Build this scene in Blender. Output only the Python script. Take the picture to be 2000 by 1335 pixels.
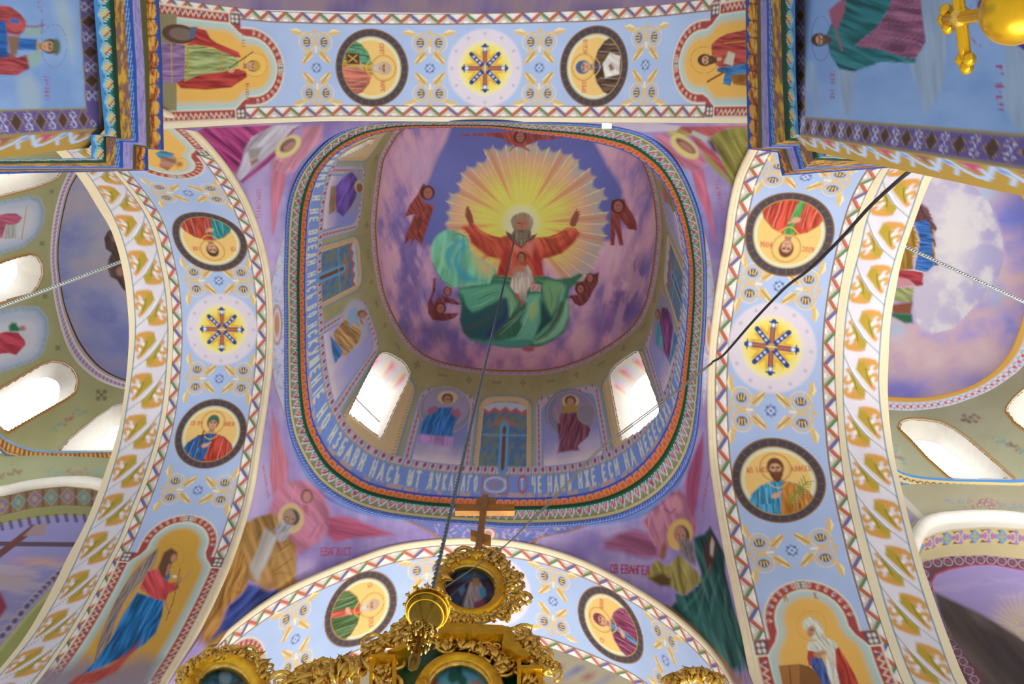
import bpy, bmesh, math, random
import numpy as np
from mathutils import Vector, Matrix
random.seed(3); rng=np.random.default_rng(7)
C=bpy.context.scene.collection
for o in list(bpy.data.objects): bpy.data.objects.remove(o)
# ---------------------------------------------------------------- camera, sky, lights, exposure
SC=14.0; EYE=1.6                       # metres per unit of the survey, eye height
CX,CY=0.08023,-0.24226                 # where the photographer stands inside the crossing
FPX=1800.0
def _basis():
    zu,zv,yaw=1088.,190.,0.02078
    Z=np.array([zu-1000,zv-667.5,FPX]);Z/=np.linalg.norm(Z)
    D=np.array([0,1.,0]);Y=D-Z*(D@Z);Y/=np.linalg.norm(Y)
    X=np.cross(Y,Z)
    c,s=math.cos(yaw),math.sin(yaw)
    return np.array([c*X+s*Y,-s*X+c*Y,Z])
M=_basis(); CAM=np.array([CX,CY,0.])
cd=bpy.data.cameras.new('camera'); cam=bpy.data.objects.new('camera',cd); C.objects.link(cam)
cd.sensor_width=36; cd.lens=FPX/2000*36; cd.clip_start=.05; cd.clip_end=500
R3=Matrix((( M[0,0],-M[0,1],-M[0,2]),(M[1,0],-M[1,1],-M[1,2]),(M[2,0],-M[2,1],-M[2,2])))
cam.matrix_world=Matrix.Translation(Vector((CX*SC,CY*SC,EYE)))@R3.to_4x4()
sc=bpy.context.scene; sc.camera=cam
sc.view_settings.view_transform='Standard'; sc.view_settings.look='None'; sc.view_settings.gamma=1
sc.view_settings.exposure=0.0
w=bpy.data.worlds.new('sky'); sc.world=w; w.use_nodes=True
w.node_tree.nodes['Background'].inputs[0].default_value=(.93,.96,1,1)
w.node_tree.nodes['Background'].inputs[1].default_value=.66
LP=2500
def area(name,loc,to,size,power,col=(1,1,1)):
    l=bpy.data.lights.new(name,'AREA'); l.shape='RECTANGLE'; l.size,l.size_y=size; l.energy=power; l.color=col
    o=bpy.data.objects.new(name,l); C.objects.link(o); o.location=loc
    o.rotation_euler=(Vector(to)-Vector(loc)).to_track_quat('-Z','Y').to_euler(); return o
area('floor_fill_light',(3.4,6.4,.3),(2.4,5.2,10),(8,8),LP,(1,.97,.93))  # unseen upward fill added near the floor to brighten dome and far arch
for sx,pw in((1,420),(-1,260)):
    l_=area('chapel_fill_light',(sx*11.2,.6,11.5),(sx*11.2,.6,20),(3,4),pw,(1,.98,.95)); l_.data.spread=math.radians(130)  # unseen fill lights added inside the side chapels to brighten their vaults
# ---------------------------------------------------------------- survey helpers
def ray(px):
    px=np.atleast_2d(np.array(px,float))
    return np.stack([px[:,0]-1000,px[:,1]-667.5,np.full(len(px),FPX)],1)@M.T
def un(px,ax,val):                      # image bearing -> point on the plane ax=val
    d=ray(px); t=(val-CAM[ax])/d[:,ax]; return CAM+d*t[:,None]
def proj(P):
    c=(np.asarray(P)-CAM)@M; z=np.where(c[...,2]>1e-4,c[...,2],np.nan)
    return np.nan_to_num(1000+FPX*c[...,0]/z,nan=-9999),np.nan_to_num(667.5+FPX*c[...,1]/z,nan=-9999)
def W(P): P=np.asarray(P,float); return P*SC+np.array([0,0,EYE])
def hexc(h):
    if isinstance(h,str):
        h=h.lstrip('#'); h=h if len(h)==6 else ''.join(c*2 for c in h); a=np.array([int(h[i:i+2],16) for i in (0,2,4)])/255.
    else: a=np.asarray(h,float)
    return np.where(a<=.04045,a/12.92,((a+.055)/1.055)**2.4)
def smooth(pts,n,closed=False):          # Catmull-Rom through 3D points, n samples by arc length
    P=np.asarray(pts,float); m=len(P)
    if closed: Q=np.concatenate([P[-1:],P,P[:2]]); segs=m
    else: Q=np.concatenate([2*P[:1]-P[1:2],P,2*P[-1:]-P[-2:-1]]); segs=m-1
    out=[]; k=16
    for i in range(segs):
        a,b,c,d=Q[i:i+4]; t=np.linspace(0,1,k,endpoint=False)[:,None]
        out.append(.5*((2*b)+(c-a)*t+(2*a-5*b+4*c-d)*t*t+(3*b-a-3*c+d)*t**3))
    out.append(Q[segs+1:segs+2] if not closed else P[:1]); o=np.concatenate(out)
    s=np.r_[0,np.cumsum(np.linalg.norm(np.diff(o,axis=0),axis=1))]; u=np.linspace(0,s[-1],n)
    return np.stack([np.interp(u,s,o[:,i]) for i in range(3)],1)
# noise
_lat=rng.random((8,257,257))
def vn(x,y,seed=0):
    L=_lat[seed%8]; x=np.asarray(x)+seed*17.3; y=np.asarray(y)+seed*9.1
    xi=np.floor(x).astype(int);yi=np.floor(y).astype(int);fx=x-xi;fy=y-yi
    fx=fx*fx*(3-2*fx);fy=fy*fy*(3-2*fy);xi%=256;yi%=256
    return (L[xi,yi]*(1-fx)+L[xi+1,yi]*fx)*(1-fy)+(L[xi,yi+1]*(1-fx)+L[xi+1,yi+1]*fx)*fy
def fbm(x,y,o=4,seed=0):
    r=0;a=.5;t=0
    for k in range(o): r=r+a*vn(np.asarray(x)*2**k,np.asarray(y)*2**k,seed+k);t+=a;a*=.55
    return r/t
def sst(a,b,x): t=np.clip((x-a)/(b-a),0,1); return t*t*(3-2*t)
def ramp(x,stops):
    xs=[s[0] for s in stops]; cs=np.array([hexc(s[1]) for s in stops])
    return np.stack([np.interp(x,xs,cs[:,i]) for i in range(3)],-1)
# ---------------------------------------------------------------- materials
_mats={}
def paint_mat():
    if 'paint' in _mats: return _mats['paint']
    m=bpy.data.materials.new('painted_plaster'); m.use_nodes=True; nt=m.node_tree; b=nt.nodes['Principled BSDF']
    a=nt.nodes.new('ShaderNodeVertexColor'); a.layer_name='Col'
    tc=nt.nodes.new('ShaderNodeTexCoord'); n=nt.nodes.new('ShaderNodeTexNoise'); n.inputs['Scale'].default_value=2.2; n.inputs['Detail'].default_value=6
    mr=nt.nodes.new('ShaderNodeMapRange'); mr.inputs[3].default_value=.93; mr.inputs[4].default_value=1.05
    mx=nt.nodes.new('ShaderNodeVectorMath'); mx.operation='SCALE'
    nt.links.new(tc.outputs['Object'],n.inputs['Vector']); nt.links.new(n.outputs['Fac'],mr.inputs[0])
    nt.links.new(a.outputs['Color'],mx.inputs[0]); nt.links.new(mr.outputs[0],mx.inputs['Scale'])
    nt.links.new(mx.outputs[0],b.inputs['Base Color']); b.inputs['Roughness'].default_value=.75
    b.inputs['Specular IOR Level'].default_value=.25
    _mats['paint']=m; return m
def mat(name,col,rough=.5,metal=0,noise=.08,scale=6,emit=0,bump=0,alpha=1):
    if name in _mats: return _mats[name]
    m=bpy.data.materials.new(name); m.use_nodes=True; nt=m.node_tree; b=nt.nodes['Principled BSDF']
    c=hexc(col); tc=nt.nodes.new('ShaderNodeTexCoord'); n=nt.nodes.new('ShaderNodeTexNoise'); n.inputs['Scale'].default_value=scale; n.inputs['Detail'].default_value=5
    r=nt.nodes.new('ShaderNodeValToRGB'); r.color_ramp.elements[0].position=.3; r.color_ramp.elements[1].position=.7
    r.color_ramp.elements[0].color=(*np.clip(c*(1-noise*2),0,1),1); r.color_ramp.elements[1].color=(*np.clip(c*(1+noise),0,1),1)
    nt.links.new(tc.outputs['Object'],n.inputs['Vector']); nt.links.new(n.outputs['Fac'],r.inputs[0]); nt.links.new(r.outputs[0],b.inputs['Base Color'])
    b.inputs['Roughness'].default_value=rough; b.inputs['Metallic'].default_value=metal
    if emit: b.inputs['Emission Color'].default_value=(*c,1); b.inputs['Emission Strength'].default_value=emit
    if bump:
        bp=nt.nodes.new('ShaderNodeBump'); bp.inputs['Strength'].default_value=bump; bp.inputs['Distance'].default_value=.02
        nt.links.new(n.outputs['Fac'],bp.inputs['Height']); nt.links.new(bp.outputs[0],b.inputs['Normal'])
    if alpha<1: b.inputs['Alpha'].default_value=alpha
    _mats[name]=m; return m
# ---------------------------------------------------------------- objects
def link(name,me,parent=None):
    o=bpy.data.objects.new(name,me); C.objects.link(o)
    if parent is not None: o.parent=parent
    return o
def tag(o,label=None,cat=None,group=None,kind=None):
    if label: o['label']=label
    if cat: o['category']=cat
    if group: o['group']=group
    if kind: o['kind']=kind
    return o
def mesh(name,V,F,m,parent=None,smooth_=True,col=None):
    me=bpy.data.meshes.new(name); V=np.asarray(V,np.float32); 
    if isinstance(F,np.ndarray) and F.ndim==2:
        n,k=F.shape; me.vertices.add(len(V)); me.vertices.foreach_set('co',V.ravel())
        me.loops.add(n*k); me.loops.foreach_set('vertex_index',F.ravel().astype(np.int32))
        me.polygons.add(n); me.polygons.foreach_set('loop_start',np.arange(0,n*k,k,dtype=np.int32))
        me.update(calc_edges=True)
    else: me.from_pydata(V.tolist(),[],[list(map(int,f)) for f in F])
    if smooth_: me.polygons.foreach_set('use_smooth',np.ones(len(me.polygons),bool))
    me.materials.append(m)
    if col is not None:
        a=me.color_attributes.new('Col','FLOAT_COLOR','POINT'); c=np.ones((len(V),4),np.float32); c[:,:3]=col; a.data.foreach_set('color',c.ravel())
    me.update(); return link(name,me,parent)
IDS=[None]                      # registry of painted things and parts
class Thing:
    def __init__(s,name,label,cat,group=None): s.name,s.label,s.cat,s.group=name,label,cat,group; s.parts={}; s.root=None
    def part(s,p,label=None):
        if p not in s.parts: IDS.append((s,p,label)); s.parts[p]=len(IDS)-1
        return s.parts[p]
HOLE=-1
STUFFY={'lettering','flames','border_ring','frame','halo','rays','border','jagged_border','gold_ground','ground','pale_disc','yellow_glow','sky','panel'}
ALB=1.0
class Surf:
    def __init__(s,name,P,kind='structure'):
        s.name=name; s.P=np.asarray(P,float); s.nu,s.nv=P.shape[:2]
        X,Y=proj(s.P); s.X=X.ravel();s.Y=Y.ravel()
        u,v=np.meshgrid(np.linspace(0,1,s.nu),np.linspace(0,1,s.nv),indexing='ij')
        s.U=u.ravel();s.V=v.ravel()
        s.C=np.ones((len(s.X),3))*.7; s.I=np.zeros(len(s.X),int); s.cur=0
        s.met=None; s.sp='p'; s.ob=None
    def metric(s):               # metres along / across for patterns on the surface itself
        P=s.P*SC; du=np.zeros((s.nu,s.nv));dv=np.zeros((s.nu,s.nv))
        du[1:]=np.linalg.norm(np.diff(P,axis=0),axis=2);dv[:,1:]=np.linalg.norm(np.diff(P,axis=1),axis=2)
        S=np.cumsum(du,0);T=np.cumsum(dv,1); s.S=S.ravel();s.T=T.ravel(); return s
    def co(s):
        if s.sp=='p': return s.X,s.Y
        if s.sp=='m': return s.S,s.T
        if s.sp=='u': return s.U,s.V
        return s.A,s.B
    def put(s,idx,a,col):
        col=np.asarray(col) if not isinstance(col,str) else hexc(col)
        if isinstance(s.cur,int) and s.cur==HOLE: s.I[idx[a>.5]]=HOLE; return
        s.C[idx]=s.C[idx]*(1-a[:,None])+col*a[:,None]
        if s.cur: s.I[idx[a>.5]]=s.cur
    def box(s,x0,y0,x1,y1,pad):
        A,B=s.co(); return np.nonzero((A>x0-pad)&(A<x1+pad)&(B>y0-pad)&(B<y1+pad))[0]
    def fill(s,col): 
        s.C[:]=hexc(col) if isinstance(col,str) else col; return s
    def poly(s,pts,col,f=1.0,a=1.0,fold=None,seed=0):
        P=np.array(pts,float).reshape(-1,2); idx=s.box(P[:,0].min(),P[:,1].min(),P[:,0].max(),P[:,1].max(),f)
        if not len(idx): return s
        A,B=s.co(); x=A[idx];y=B[idx]; Q=np.roll(P,-1,0); inside=np.zeros(len(x),bool); d2=np.full(len(x),1e18)
        for (x0,y0),(x1,y1) in zip(P,Q):
            ex,ey=x1-x0,y1-y0; L=ex*ex+ey*ey+1e-12; t=np.clip(((x-x0)*ex+(y-y0)*ey)/L,0,1)
            d2=np.minimum(d2,(x-x0-t*ex)**2+(y-y0-t*ey)**2)
            c=(y0>y)!=(y1>y)
            if c.any(): inside^=c&(x<(x1-x0)*(y-y0)/((y1-y0) if y1!=y0 else 1e-12)+x0)
        d=np.sqrt(d2)*np.where(inside,1,-1); al=np.clip(d/f*.5+.5,0,1)*a
        c=hexc(col) if isinstance(col,str) else np.asarray(col)
        if fold:
            ang,fr,amp=fold; ca,sa=math.cos(math.radians(ang)),math.sin(math.radians(ang))
            al_=x*ca+y*sa; pe=-x*sa+y*ca
            n=vn(pe*fr+2.2*vn(al_*fr*.13,pe*fr*.25,seed+3),al_*fr*.12,seed)*.65+vn(pe*fr*2.3,al_*fr*.22,seed+1)*.35
            k=np.clip((n-.5)*3.4,-1,1.15)*amp; k=np.where(k<0,k*1.1,k*.9)
            c=np.clip(c[None]*(1+k[:,None])+np.clip(k,0,1)[:,None]*.05,0,1)
        s.put(idx,al,c); return s
    def line(s,pts,w,col,f=1.0,a=1.0,taper=None):
        P=np.array(pts,float).reshape(-1,2); m=(w if np.isscalar(w) else max(w))/2
        idx=s.box(P[:,0].min(),P[:,1].min(),P[:,0].max(),P[:,1].max(),m+f)
        if not len(idx): return s
        A,B=s.co(); x=A[idx];y=B[idx]; al=np.zeros(len(x)); n=len(P)-1
        for i in range(n):
            x0,y0=P[i];x1,y1=P[i+1]; ex,ey=x1-x0,y1-y0; L=ex*ex+ey*ey+1e-12; t=np.clip(((x-x0)*ex+(y-y0)*ey)/L,0,1)
            ww=w/2 if not taper else (np.interp((i+t)/n,np.linspace(0,1,len(taper)),taper)*w/2)
            d=ww-np.hypot(x-x0-t*ex,y-y0-t*ey); al=np.maximum(al,np.clip(d/f+.5,0,1))
        s.put(idx,al*a,col); return s
    def ell(s,cx,cy,rx,ry=None,ang=0,col='#fff',f=1.0,a=1.0,ring=None):
        ry=ry or rx; r=max(rx,ry); idx=s.box(cx-r,cy-r,cx+r,cy+r,f)
        if not len(idx): return s
        A,B=s.co(); x=A[idx]-cx;y=B[idx]-cy; c,n=math.cos(math.radians(ang)),math.sin(math.radians(ang))
        p=x*c+y*n;q=-x*n+y*c; rr=np.sqrt((p/rx)**2+(q/ry)**2); m=min(rx,ry)
        if ring: al=np.clip((ring/2-np.abs(rr-1)*m)/f+.5,0,1)
        else: al=np.clip((1-rr)*m/f*.5+.5,0,1)
        s.put(idx,al*a,col); return s
    def mask(s,m,col,a=1.0):
        m=m if m.dtype!=bool else m.astype(float); idx=np.nonzero(m>.003)[0]
        c=col
        if not isinstance(col,str):
            c=np.asarray(col)
            if c.ndim==2: c=c[idx]
        s.put(idx,m[idx]*a,c); return s
    def at(s,px,py,off=0):
        i=np.argmin((s.X-px)**2+(s.Y-py)**2); iu,iv=divmod(i,s.nv); iu=min(max(iu,1),s.nu-2);iv=min(max(iv,1),s.nv-2)
        n=np.cross(s.P[iu+1,iv]-s.P[iu-1,iv],s.P[iu,iv+1]-s.P[iu,iv-1]); n/=np.linalg.norm(n)+1e-12
        d=ray([(px,py)])[0]
        if n@d>0:n=-n
        t=((s.P[iu,iv]-CAM)@n+off)/(d@n) ; return CAM+d*t,n
    def emit(s,name=None,label=None,parent=None,kind='structure'):
        V=W(s.P.reshape(-1,3)); i,j=np.meshgrid(np.arange(s.nu-1),np.arange(s.nv-1),indexing='ij'); a=(i*s.nv+j).ravel()
        F=np.stack([a,a+s.nv,a+s.nv+1,a+1],1)
        c=(s.P[s.nu//2,s.nv//2]-CAM); e=np.cross(s.P[min(s.nu//2+1,s.nu-1),s.nv//2]-s.P[s.nu//2,s.nv//2],s.P[s.nu//2,min(s.nv//2+1,s.nv-1)]-s.P[s.nu//2,s.nv//2])
        if e@c>0: F=F[:,::-1]
        ids=s.I[F]; fid=ids.max(1); hole=(ids==HOLE).all(1)|((ids==HOLE).sum(1)>=3); col=np.clip(s.C*ALB,0,.95)
        s.F=F; base=None
        def sub(mask,nm,par):
            f=F[mask]; u,inv=np.unique(f,return_inverse=True); return mesh(nm,V[u],inv.reshape(-1,4),paint_mat(),par,col=col[u])
        if ((fid<=0)&~hole).any():
            base=sub((fid<=0)&~hole,name or s.name,parent); tag(base,label,kind=kind)
        for k in np.unique(fid[fid>0]):
            t,p,l=IDS[k]; m_=(fid==k)&~hole
            if not m_.any(): continue
            if t.root is None:
                e=bpy.data.objects.new(t.name,None); C.objects.link(e); cc=V[np.unique(F[m_])].mean(0); e.location=cc; e.empty_display_size=.1
                if isinstance(t.cat,str): tag(e,t.label,t.cat,t.group)
                else: e.parent=t.cat[0]
                t.root=e
            fi=np.nonzero(m_)[0]; f=F[fi]; u,inv=np.unique(f,return_inverse=True); q=inv.reshape(-1,4); lab=np.arange(len(u))
            while True:
                mn=lab[q].min(1); new=lab.copy(); np.minimum.at(new,q.ravel(),np.repeat(mn,4)); new=new[new]
                if (new==lab).all(): break
                lab=new
            fl=lab[q[:,0]]; ks,cn=np.unique(fl,return_counts=True); big=ks[cn>=25]
            if len(big)==0: big=ks[np.argmax(cn):np.argmax(cn)+1]
            split=1<len(big)<=8 and p not in STUFFY
            groups=[fl==b_ for b_ in big] if split else [np.isin(fl,ks)]
            if split: groups[0]=groups[0]|~np.isin(fl,big)
            for g_ in groups:
                mm=np.zeros(len(F),bool); mm[fi[g_]]=True
                o=sub(mm,p,t.root); o.matrix_parent_inverse=Matrix.Translation(-Vector(t.root.location))
                if l: o['label']=l
                if not split and len(ks)>1: o['kind']='stuff'
        s.ob=base; return base
def pxlen(a,b):
    xa,ya=proj(a);xb,yb=proj(b); return np.hypot(xa-xb,ya-yb)
def loft(rails,nv,curve=False):           # rails: list of (n,3); returns n x nv x 3
    R=np.stack(rails,1); k=R.shape[1]; t=np.linspace(0,k-1,nv); i=np.minimum(t.astype(int),k-2); f=(t-i)[None,:,None]
    if not curve: return R[:,i]*(1-f)+R[:,i+1]*f
    g=lambda j:R[:,np.clip(j,0,k-1)]
    a,b,c,d=g(i-1),g(i),g(i+1),g(i+2); return .5*((2*b)+(c-a)*f+(2*a-5*b+4*c-d)*f*f+(3*b-a-3*c+d)*f**3)
# ================================================================ STRUCTURE GEOMETRY (survey units)
RX,RY,RZ=0.25516,0.23781,0.33432; Z0=1-RZ
def arch(ax,val,px,n,f0=0.,f1=math.pi,r=None):
    P=un(px,ax,val); q=P[:,1-ax]; r=r or (RY if ax==0 else RX)
    ph=np.arctan2((P[:,2]-Z0)/RZ,q/r); rho=np.hypot(q/r,(P[:,2]-Z0)/RZ); o=np.argsort(ph)
    f=np.linspace(f0,f1,n); R=np.interp(f,ph[o],rho[o]); k=max(3,n//30)|1; R=np.convolve(np.pad(R,k//2,mode='edge'),np.ones(k)/k,'valid')
    fe=np.maximum(0,-f)+np.maximum(0,f-math.pi); f=np.clip(f,0,math.pi)
    out=np.zeros((n,3)); out[:,ax]=val; out[:,1-ax]=np.cos(f)*r*R; out[:,2]=Z0+RZ*np.sin(f)*R-fe*RZ
    return out
def loop(px,z,n,cen=(.02,.004)):
    P=smooth(un(px,2,z),1500,True); a=np.arctan2(P[:,1]-cen[1],P[:,0]-cen[0]); r=np.hypot(P[:,1]-cen[1],P[:,0]-cen[0])
    o=np.argsort(a); a=a[o];r=r[o]; a=np.r_[a-2*math.pi,a,a+2*math.pi]; r=np.r_[r,r,r]; th=np.linspace(-math.pi,math.pi,n)
    R=np.interp(th,a,r); k=max(3,n//90)|1; R=np.convolve(np.pad(R,k//2,mode='wrap'),np.ones(k)/k,'valid')
    R[-1]=R[0]
    return np.stack([cen[0]+R*np.cos(th),cen[1]+R*np.sin(th),np.full(n,z)],1)
# traced outlines
L0=[(381,259),(416,297),(451,343),(481,395),(504,455),(518,504),(528,574),(530,644),(527,714),(518,784),(507,854),(502,889),(488,973),(465,1050),(434,1130),(409,1183)]
R0=[(1464,301),(1440,353),(1426,420),(1421,469),(1408,539),(1398,609),(1389,679),(1386,749),(1387,819),(1389,868),(1391,901),(1399,955),(1415,1050),(1436,1148),(1456,1240),(1475,1335)]
F0=[(542,1162),(630,1120),(700,1092),(760,1070),(825,1059),(930,1054),(1000,1059),(1105,1085),(1210,1134),(1280,1176),(1352,1232),(1405,1288),(1433,1335)]
N0=[(320,252),(511,241),(650,236),(800,237),(1000,238),(1200,239),(1350,240),(1457,241)]
L2=[(238,345),(253,362),(275,391),(290,412),(308,451),(320,504),(331,556),(336,609),(338,644),(336,696),(332,749),(326,801),(315,854),(304,890),(283,952),(263,998),(243,1053),(227,1080),(183,1166),(134,1248),(71,1335)]
L2b=[(x-8,y) for x,y in L2]
L3=[(172,343),(201,389),(226,435),(243,484),(254,530),(261,600),(263,640),(259,700),(251,760),(241,820),(233,870),(218,918),(195,987),(168,1045),(153,1080),(116,1156),(63,1242),(0,1315)]
L4=[(153,345),(189,404),(216,446),(233,498),(243,546),(249,600),(252,643),(249,706),(241,779),(231,840),(210,907),(189,966),(159,1039),(134,1080),(95,1162),(50,1242),(-12,1318)]
R2=[(1720,332),(1708,350),(1685,395),(1666,455),(1650,521),(1638,591),(1632,644),(1631,696),(1632,749),(1637,819),(1641,868),(1650,938),(1671,1036),(1695,1130),(1723,1218),(1765,1335)]
R2b=[(1732,332),(1713,372),(1690,430),(1678,490),(1660,556),(1649,630),(1645,714),(1645,784),(1650,854),(1654,880),(1664,938),(1688,1043),(1713,1130),(1739,1218),(1783,1335)]
R3=[(1807,336),(1790,392),(1771,445),(1751,504),(1737,556),(1725,630),(1720,696),(1718,749),(1722,801),(1729,850),(1735,890),(1748,938),(1769,1025),(1797,1130),(1829,1225),(1869,1335)]
R4=[(1823,340),(1804,385),(1784,440),(1762,504),(1750,567),(1739,630),(1736,696),(1734,766),(1737,819),(1743,865),(1749,905),(1762,955),(1790,1064),(1818,1148),(1849,1235),(1888,1335)]
F2=[(560,1358),(600,1335),(650,1308),(700,1285),(800,1262),(960,1252),(1052,1258),(1105,1276),(1175,1304),(1245,1337)]
N2=[(329,21),(490,20),(650,26),(850,27),(1000,25),(1150,20),(1300,8),(1400,-5),(1460,-16)]
AL,AR,AF,AN=-.23897,.25811,.26871,-.21795
RA=[(960,236),(850,236),(750,238),(708,242),(676,253),(649,268),(624,291),(603,314),(588,335),(576,360),(566,390),(561,430),(559,471),(558,510),(557,560),(558,615),(558,699),(559,790),(562,815),(568,844),(580,878),(599,913),(624,945),(658,970),(700,991),(750,1005),(813,1014),(876,1020),(939,1024),(990,1028),(1052,1027),(1121,1024),(1190,1015),(1236,1001),(1282,976),(1316,944),(1340,907),(1356,863),(1364,806),(1368,755),(1370,710),(1375,657),(1378,594),(1378,531),(1376,492),(1370,440),(1359,398),(1342,356),(1319,314),(1292,285),(1260,262),(1218,250),(1166,243),(1103,240),(1040,238)]
RF=[(960,251),(850,250),(790,252),(746,260),(708,272),(670,291),(645,312),(624,339),(611,373),(603,408),(600,440),(597,510),(596,560),(597,620),(598,680),(600,730),(604,770),(611,819),(624,850),(645,886),(674,913),(718,941),(771,955),(834,965),(900,969),(960,971),(1029,972),(1098,969),(1160,958),(1220,931),(1264,893),(1292,852),(1313,806),(1324,767),(1332,712),(1338,663),(1341,619),(1344,573),(1344,520),(1342,503),(1334,457),(1323,419),(1307,377),(1281,339),(1250,314),(1218,295),(1166,280),(1103,269),(1040,262)]
RJ=[(1050,238),(960,236),(870,238),(815,244),(784,257),(765,285),(750,314),(743,356),(738,398),(735,440),(737,482),(740,510),(746,548),(754,579),(769,615),(792,655),(819,684),(855,703),(897,713),(960,721),(1040,722),(1082,717),(1124,705),(1166,686),(1208,659),(1239,630),(1258,594),(1269,552),(1276,510),(1281,450),(1277,398),(1269,360),(1258,327),(1240,295),(1205,265),(1150,246)]
def grow(px,c,d): return [(x+(x-c[0])/math.hypot(x-c[0],y-c[1])*d,y+(y-c[1])/math.hypot(x-c[0],y-c[1])*d) for x,y in px]
RI=grow(RJ,(1008,480),11)
ZA,ZF,ZI,ZJ,ZT=1.0,1.035,1.43,1.45,1.66
S={}
# soffits of the four crossing arches
def soff(nm,ax,v0,p0,v2,p2,nu,nv,f0=0.,f1=math.pi,r=None):
    a=arch(ax,v0,p0,nu,f0,f1,r); b=arch(ax,v2,p2,nu,f0,f1,r); t=np.linspace(0,1,nv)[None,:,None]
    S[nm]=Surf(nm,a[:,None]*(1-t)+b[:,None]*t).metric(); return a,b
VL2,VR2,VF2,VN2=-.352,.374,.40,-.337
L0a,L2a=soff('arch_left',0,AL,L0,VL2,L2,840,118,-.4,math.pi)
R0a,R2a=soff('arch_right',0,AR,R0,VR2,R2,860,146,-.4,math.pi)
F0a,F2a=soff('arch_far',1,AF,F0,VF2,F2,700,122,-.3,math.pi+.3)
def arch_n(v,px,n):
    f=np.linspace(.0,math.pi,n); P=np.stack([np.cos(f)*RX+.006,np.full(n,v),Z0+RZ*np.sin(f)],1); T=np.array(px,float)
    for _ in range(12):
        X,Y=proj(P); P[:,1]+=(np.interp(X,T[:,0],T[:,1])-Y)/FPX*P[:,2]*.9
    k=25; P[:,1]=np.convolve(np.pad(P[:,1],k//2,mode='edge'),np.ones(k)/k,'valid'); P[:,1]=np.clip(P[:,1],v-.02,v+.02); return P
N0a=arch_n(AN,N0,820); N2a=arch_n(VN2,N2,820); t=np.linspace(0,1,130)[None,:,None]; S['arch_near']=Surf('arch_near',N0a[:,None]*(1-t)+N2a[:,None]*t).metric()
soff('leaf_arch_left',0,-.356,L2b,-.40,L3,600,44,-.4,math.pi)
soff('leaf_arch_right',0,.385,R2b,.43,R3,600,46,-.4,math.pi)
# pendentives: arch-edge loop -> ring
cen=np.array([.02,.004])
def edge_loop(th):
    # matching point of the four arch edges at azimuth th
    out=np.zeros((len(th),3)); c,s=np.cos(th),np.sin(th)
    prof={}
    for k,(E,ax,v) in dict(L=(L0a,0,AL),R=(R0a,0,AR),F=(F0a,1,AF),N=(N0a,1,AN)).items():
        q=E[:,1-ax]; o=np.argsort(q); prof[k]=(q[o],E[o,2],ax,v)
    for i in range(len(th)):
        best=1e9
        for k,(q,z,ax,v) in prof.items():
            d=(c[i],s[i])[ax]; 
            if abs(d)<1e-9: continue
            t=(v-cen[ax])/d
            if 0<t<best: best=t; kk=k
        q,z,ax,v=prof[kk]; o=cen[1-ax]+best*(c[i],s[i])[1-ax]
        out[i,ax]=v if kk!='N' else np.interp(o,q,N0a[np.argsort(N0a[:,0]),1]); out[i,1-ax]=o; out[i,2]=np.interp(o,q,z)
    return out
def pend(nm,th0,th1,nu,nv):
    th=np.linspace(th0,th1,nu); E=edge_loop(th); A=loop(RA,ZA,2000); ta=np.linspace(-math.pi,math.pi,2000)
    w_=(th+math.pi)%(2*math.pi)-math.pi; T=np.stack([np.interp(w_,ta,A[:,k]) for k in range(3)],1); T[:,2]=np.maximum(ZA,E[:,2]+.001) if 0 else ZA
    t=np.linspace(0,1,nv)[None,:,None]; P=E[:,None]*(1-t)+T[:,None]*t; tz=t[...,0]
    P[:,:,2]=E[:,None,2]+(T[:,None,2]-E[:,None,2])*(1-(1-tz)**1.9)
    w0=np.sin(np.linspace(0,math.pi,nu))**.7; nb=60
    pad=np.concatenate([2*P[:1]-P[nb:0:-1],P,2*P[-1:]-P[-2:-nb-2:-1]])
    for j in range(1,nv-1):
        sg=3+34*(j/(nv-1))**.6; kx=np.arange(-nb,nb+1); kk=np.exp(-.5*(kx/sg)**2); kk/=kk.sum()
        sm=np.stack([np.convolve(pad[:,j,c],kk,'valid') for c in range(3)],1); f=w0*min(1,(j/(nv-1))*6)*min(1,(1-j/(nv-1))*6)
        P[:,j]=P[:,j]*(1-f[:,None])+sm*f[:,None]
    S[nm]=Surf(nm,P)
q=math.pi/2
pend('pendentive_far_right',0,q,420,120); pend('pendentive_far_left',q,2*q,420,120)
pend('pendentive_near_left',2*q,3*q,420,110); pend('pendentive_near_right',3*q,4*q,420,110)
# cornice ring, drum and dome
N=1300
A_=loop(RA,ZA,N); F_=loop(RF,ZF,N); I_=loop(RI,ZI,N); J_=loop(RJ,ZJ,900)
def mixr(f,dz=0,pull=0):
    P=A_*(1-f)+F_*f; P=P.copy(); P[:,2]+=dz; c=np.array([cen[0],cen[1],0]); d=P-c; d[:,2]=0; P-=d*pull; return P
S['cornice']=Surf('cornice',loft([mixr(0,.004,-.012),mixr(0,-.004),mixr(.1,-.0075),mixr(.2,-.003),mixr(.24,0),mixr(.58,0),mixr(.62,-.004),mixr(.68,-.004),mixr(.7,.001),mixr(.97,-.001),mixr(1,0),mixr(1,.006,-.02)],46))
c0=np.array([cen[0],cen[1],0]); Fw=F_+(F_-c0)*np.array([.012,.012,0])
S['drum']=Surf('drum',loft([Fw,Fw*.5+I_*.5,I_],100))
J9=loop(RJ,ZJ,1000); S['dome_ring']=Surf('dome_ring',loft([loop(RI,ZI,1000),J9],8))
ap=un((1003,475),2,ZT)[0]; t=np.linspace(0,1,130)[None,:,None]; J7=loop(RJ,ZJ,760); ph=t*math.pi/2
P=ap+(J7[:,None]-ap)*np.cos(ph); P[:,:,2]=ZJ+(ZT-ZJ)*np.sin(ph[...,0]); S['dome']=Surf('dome',P)
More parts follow.
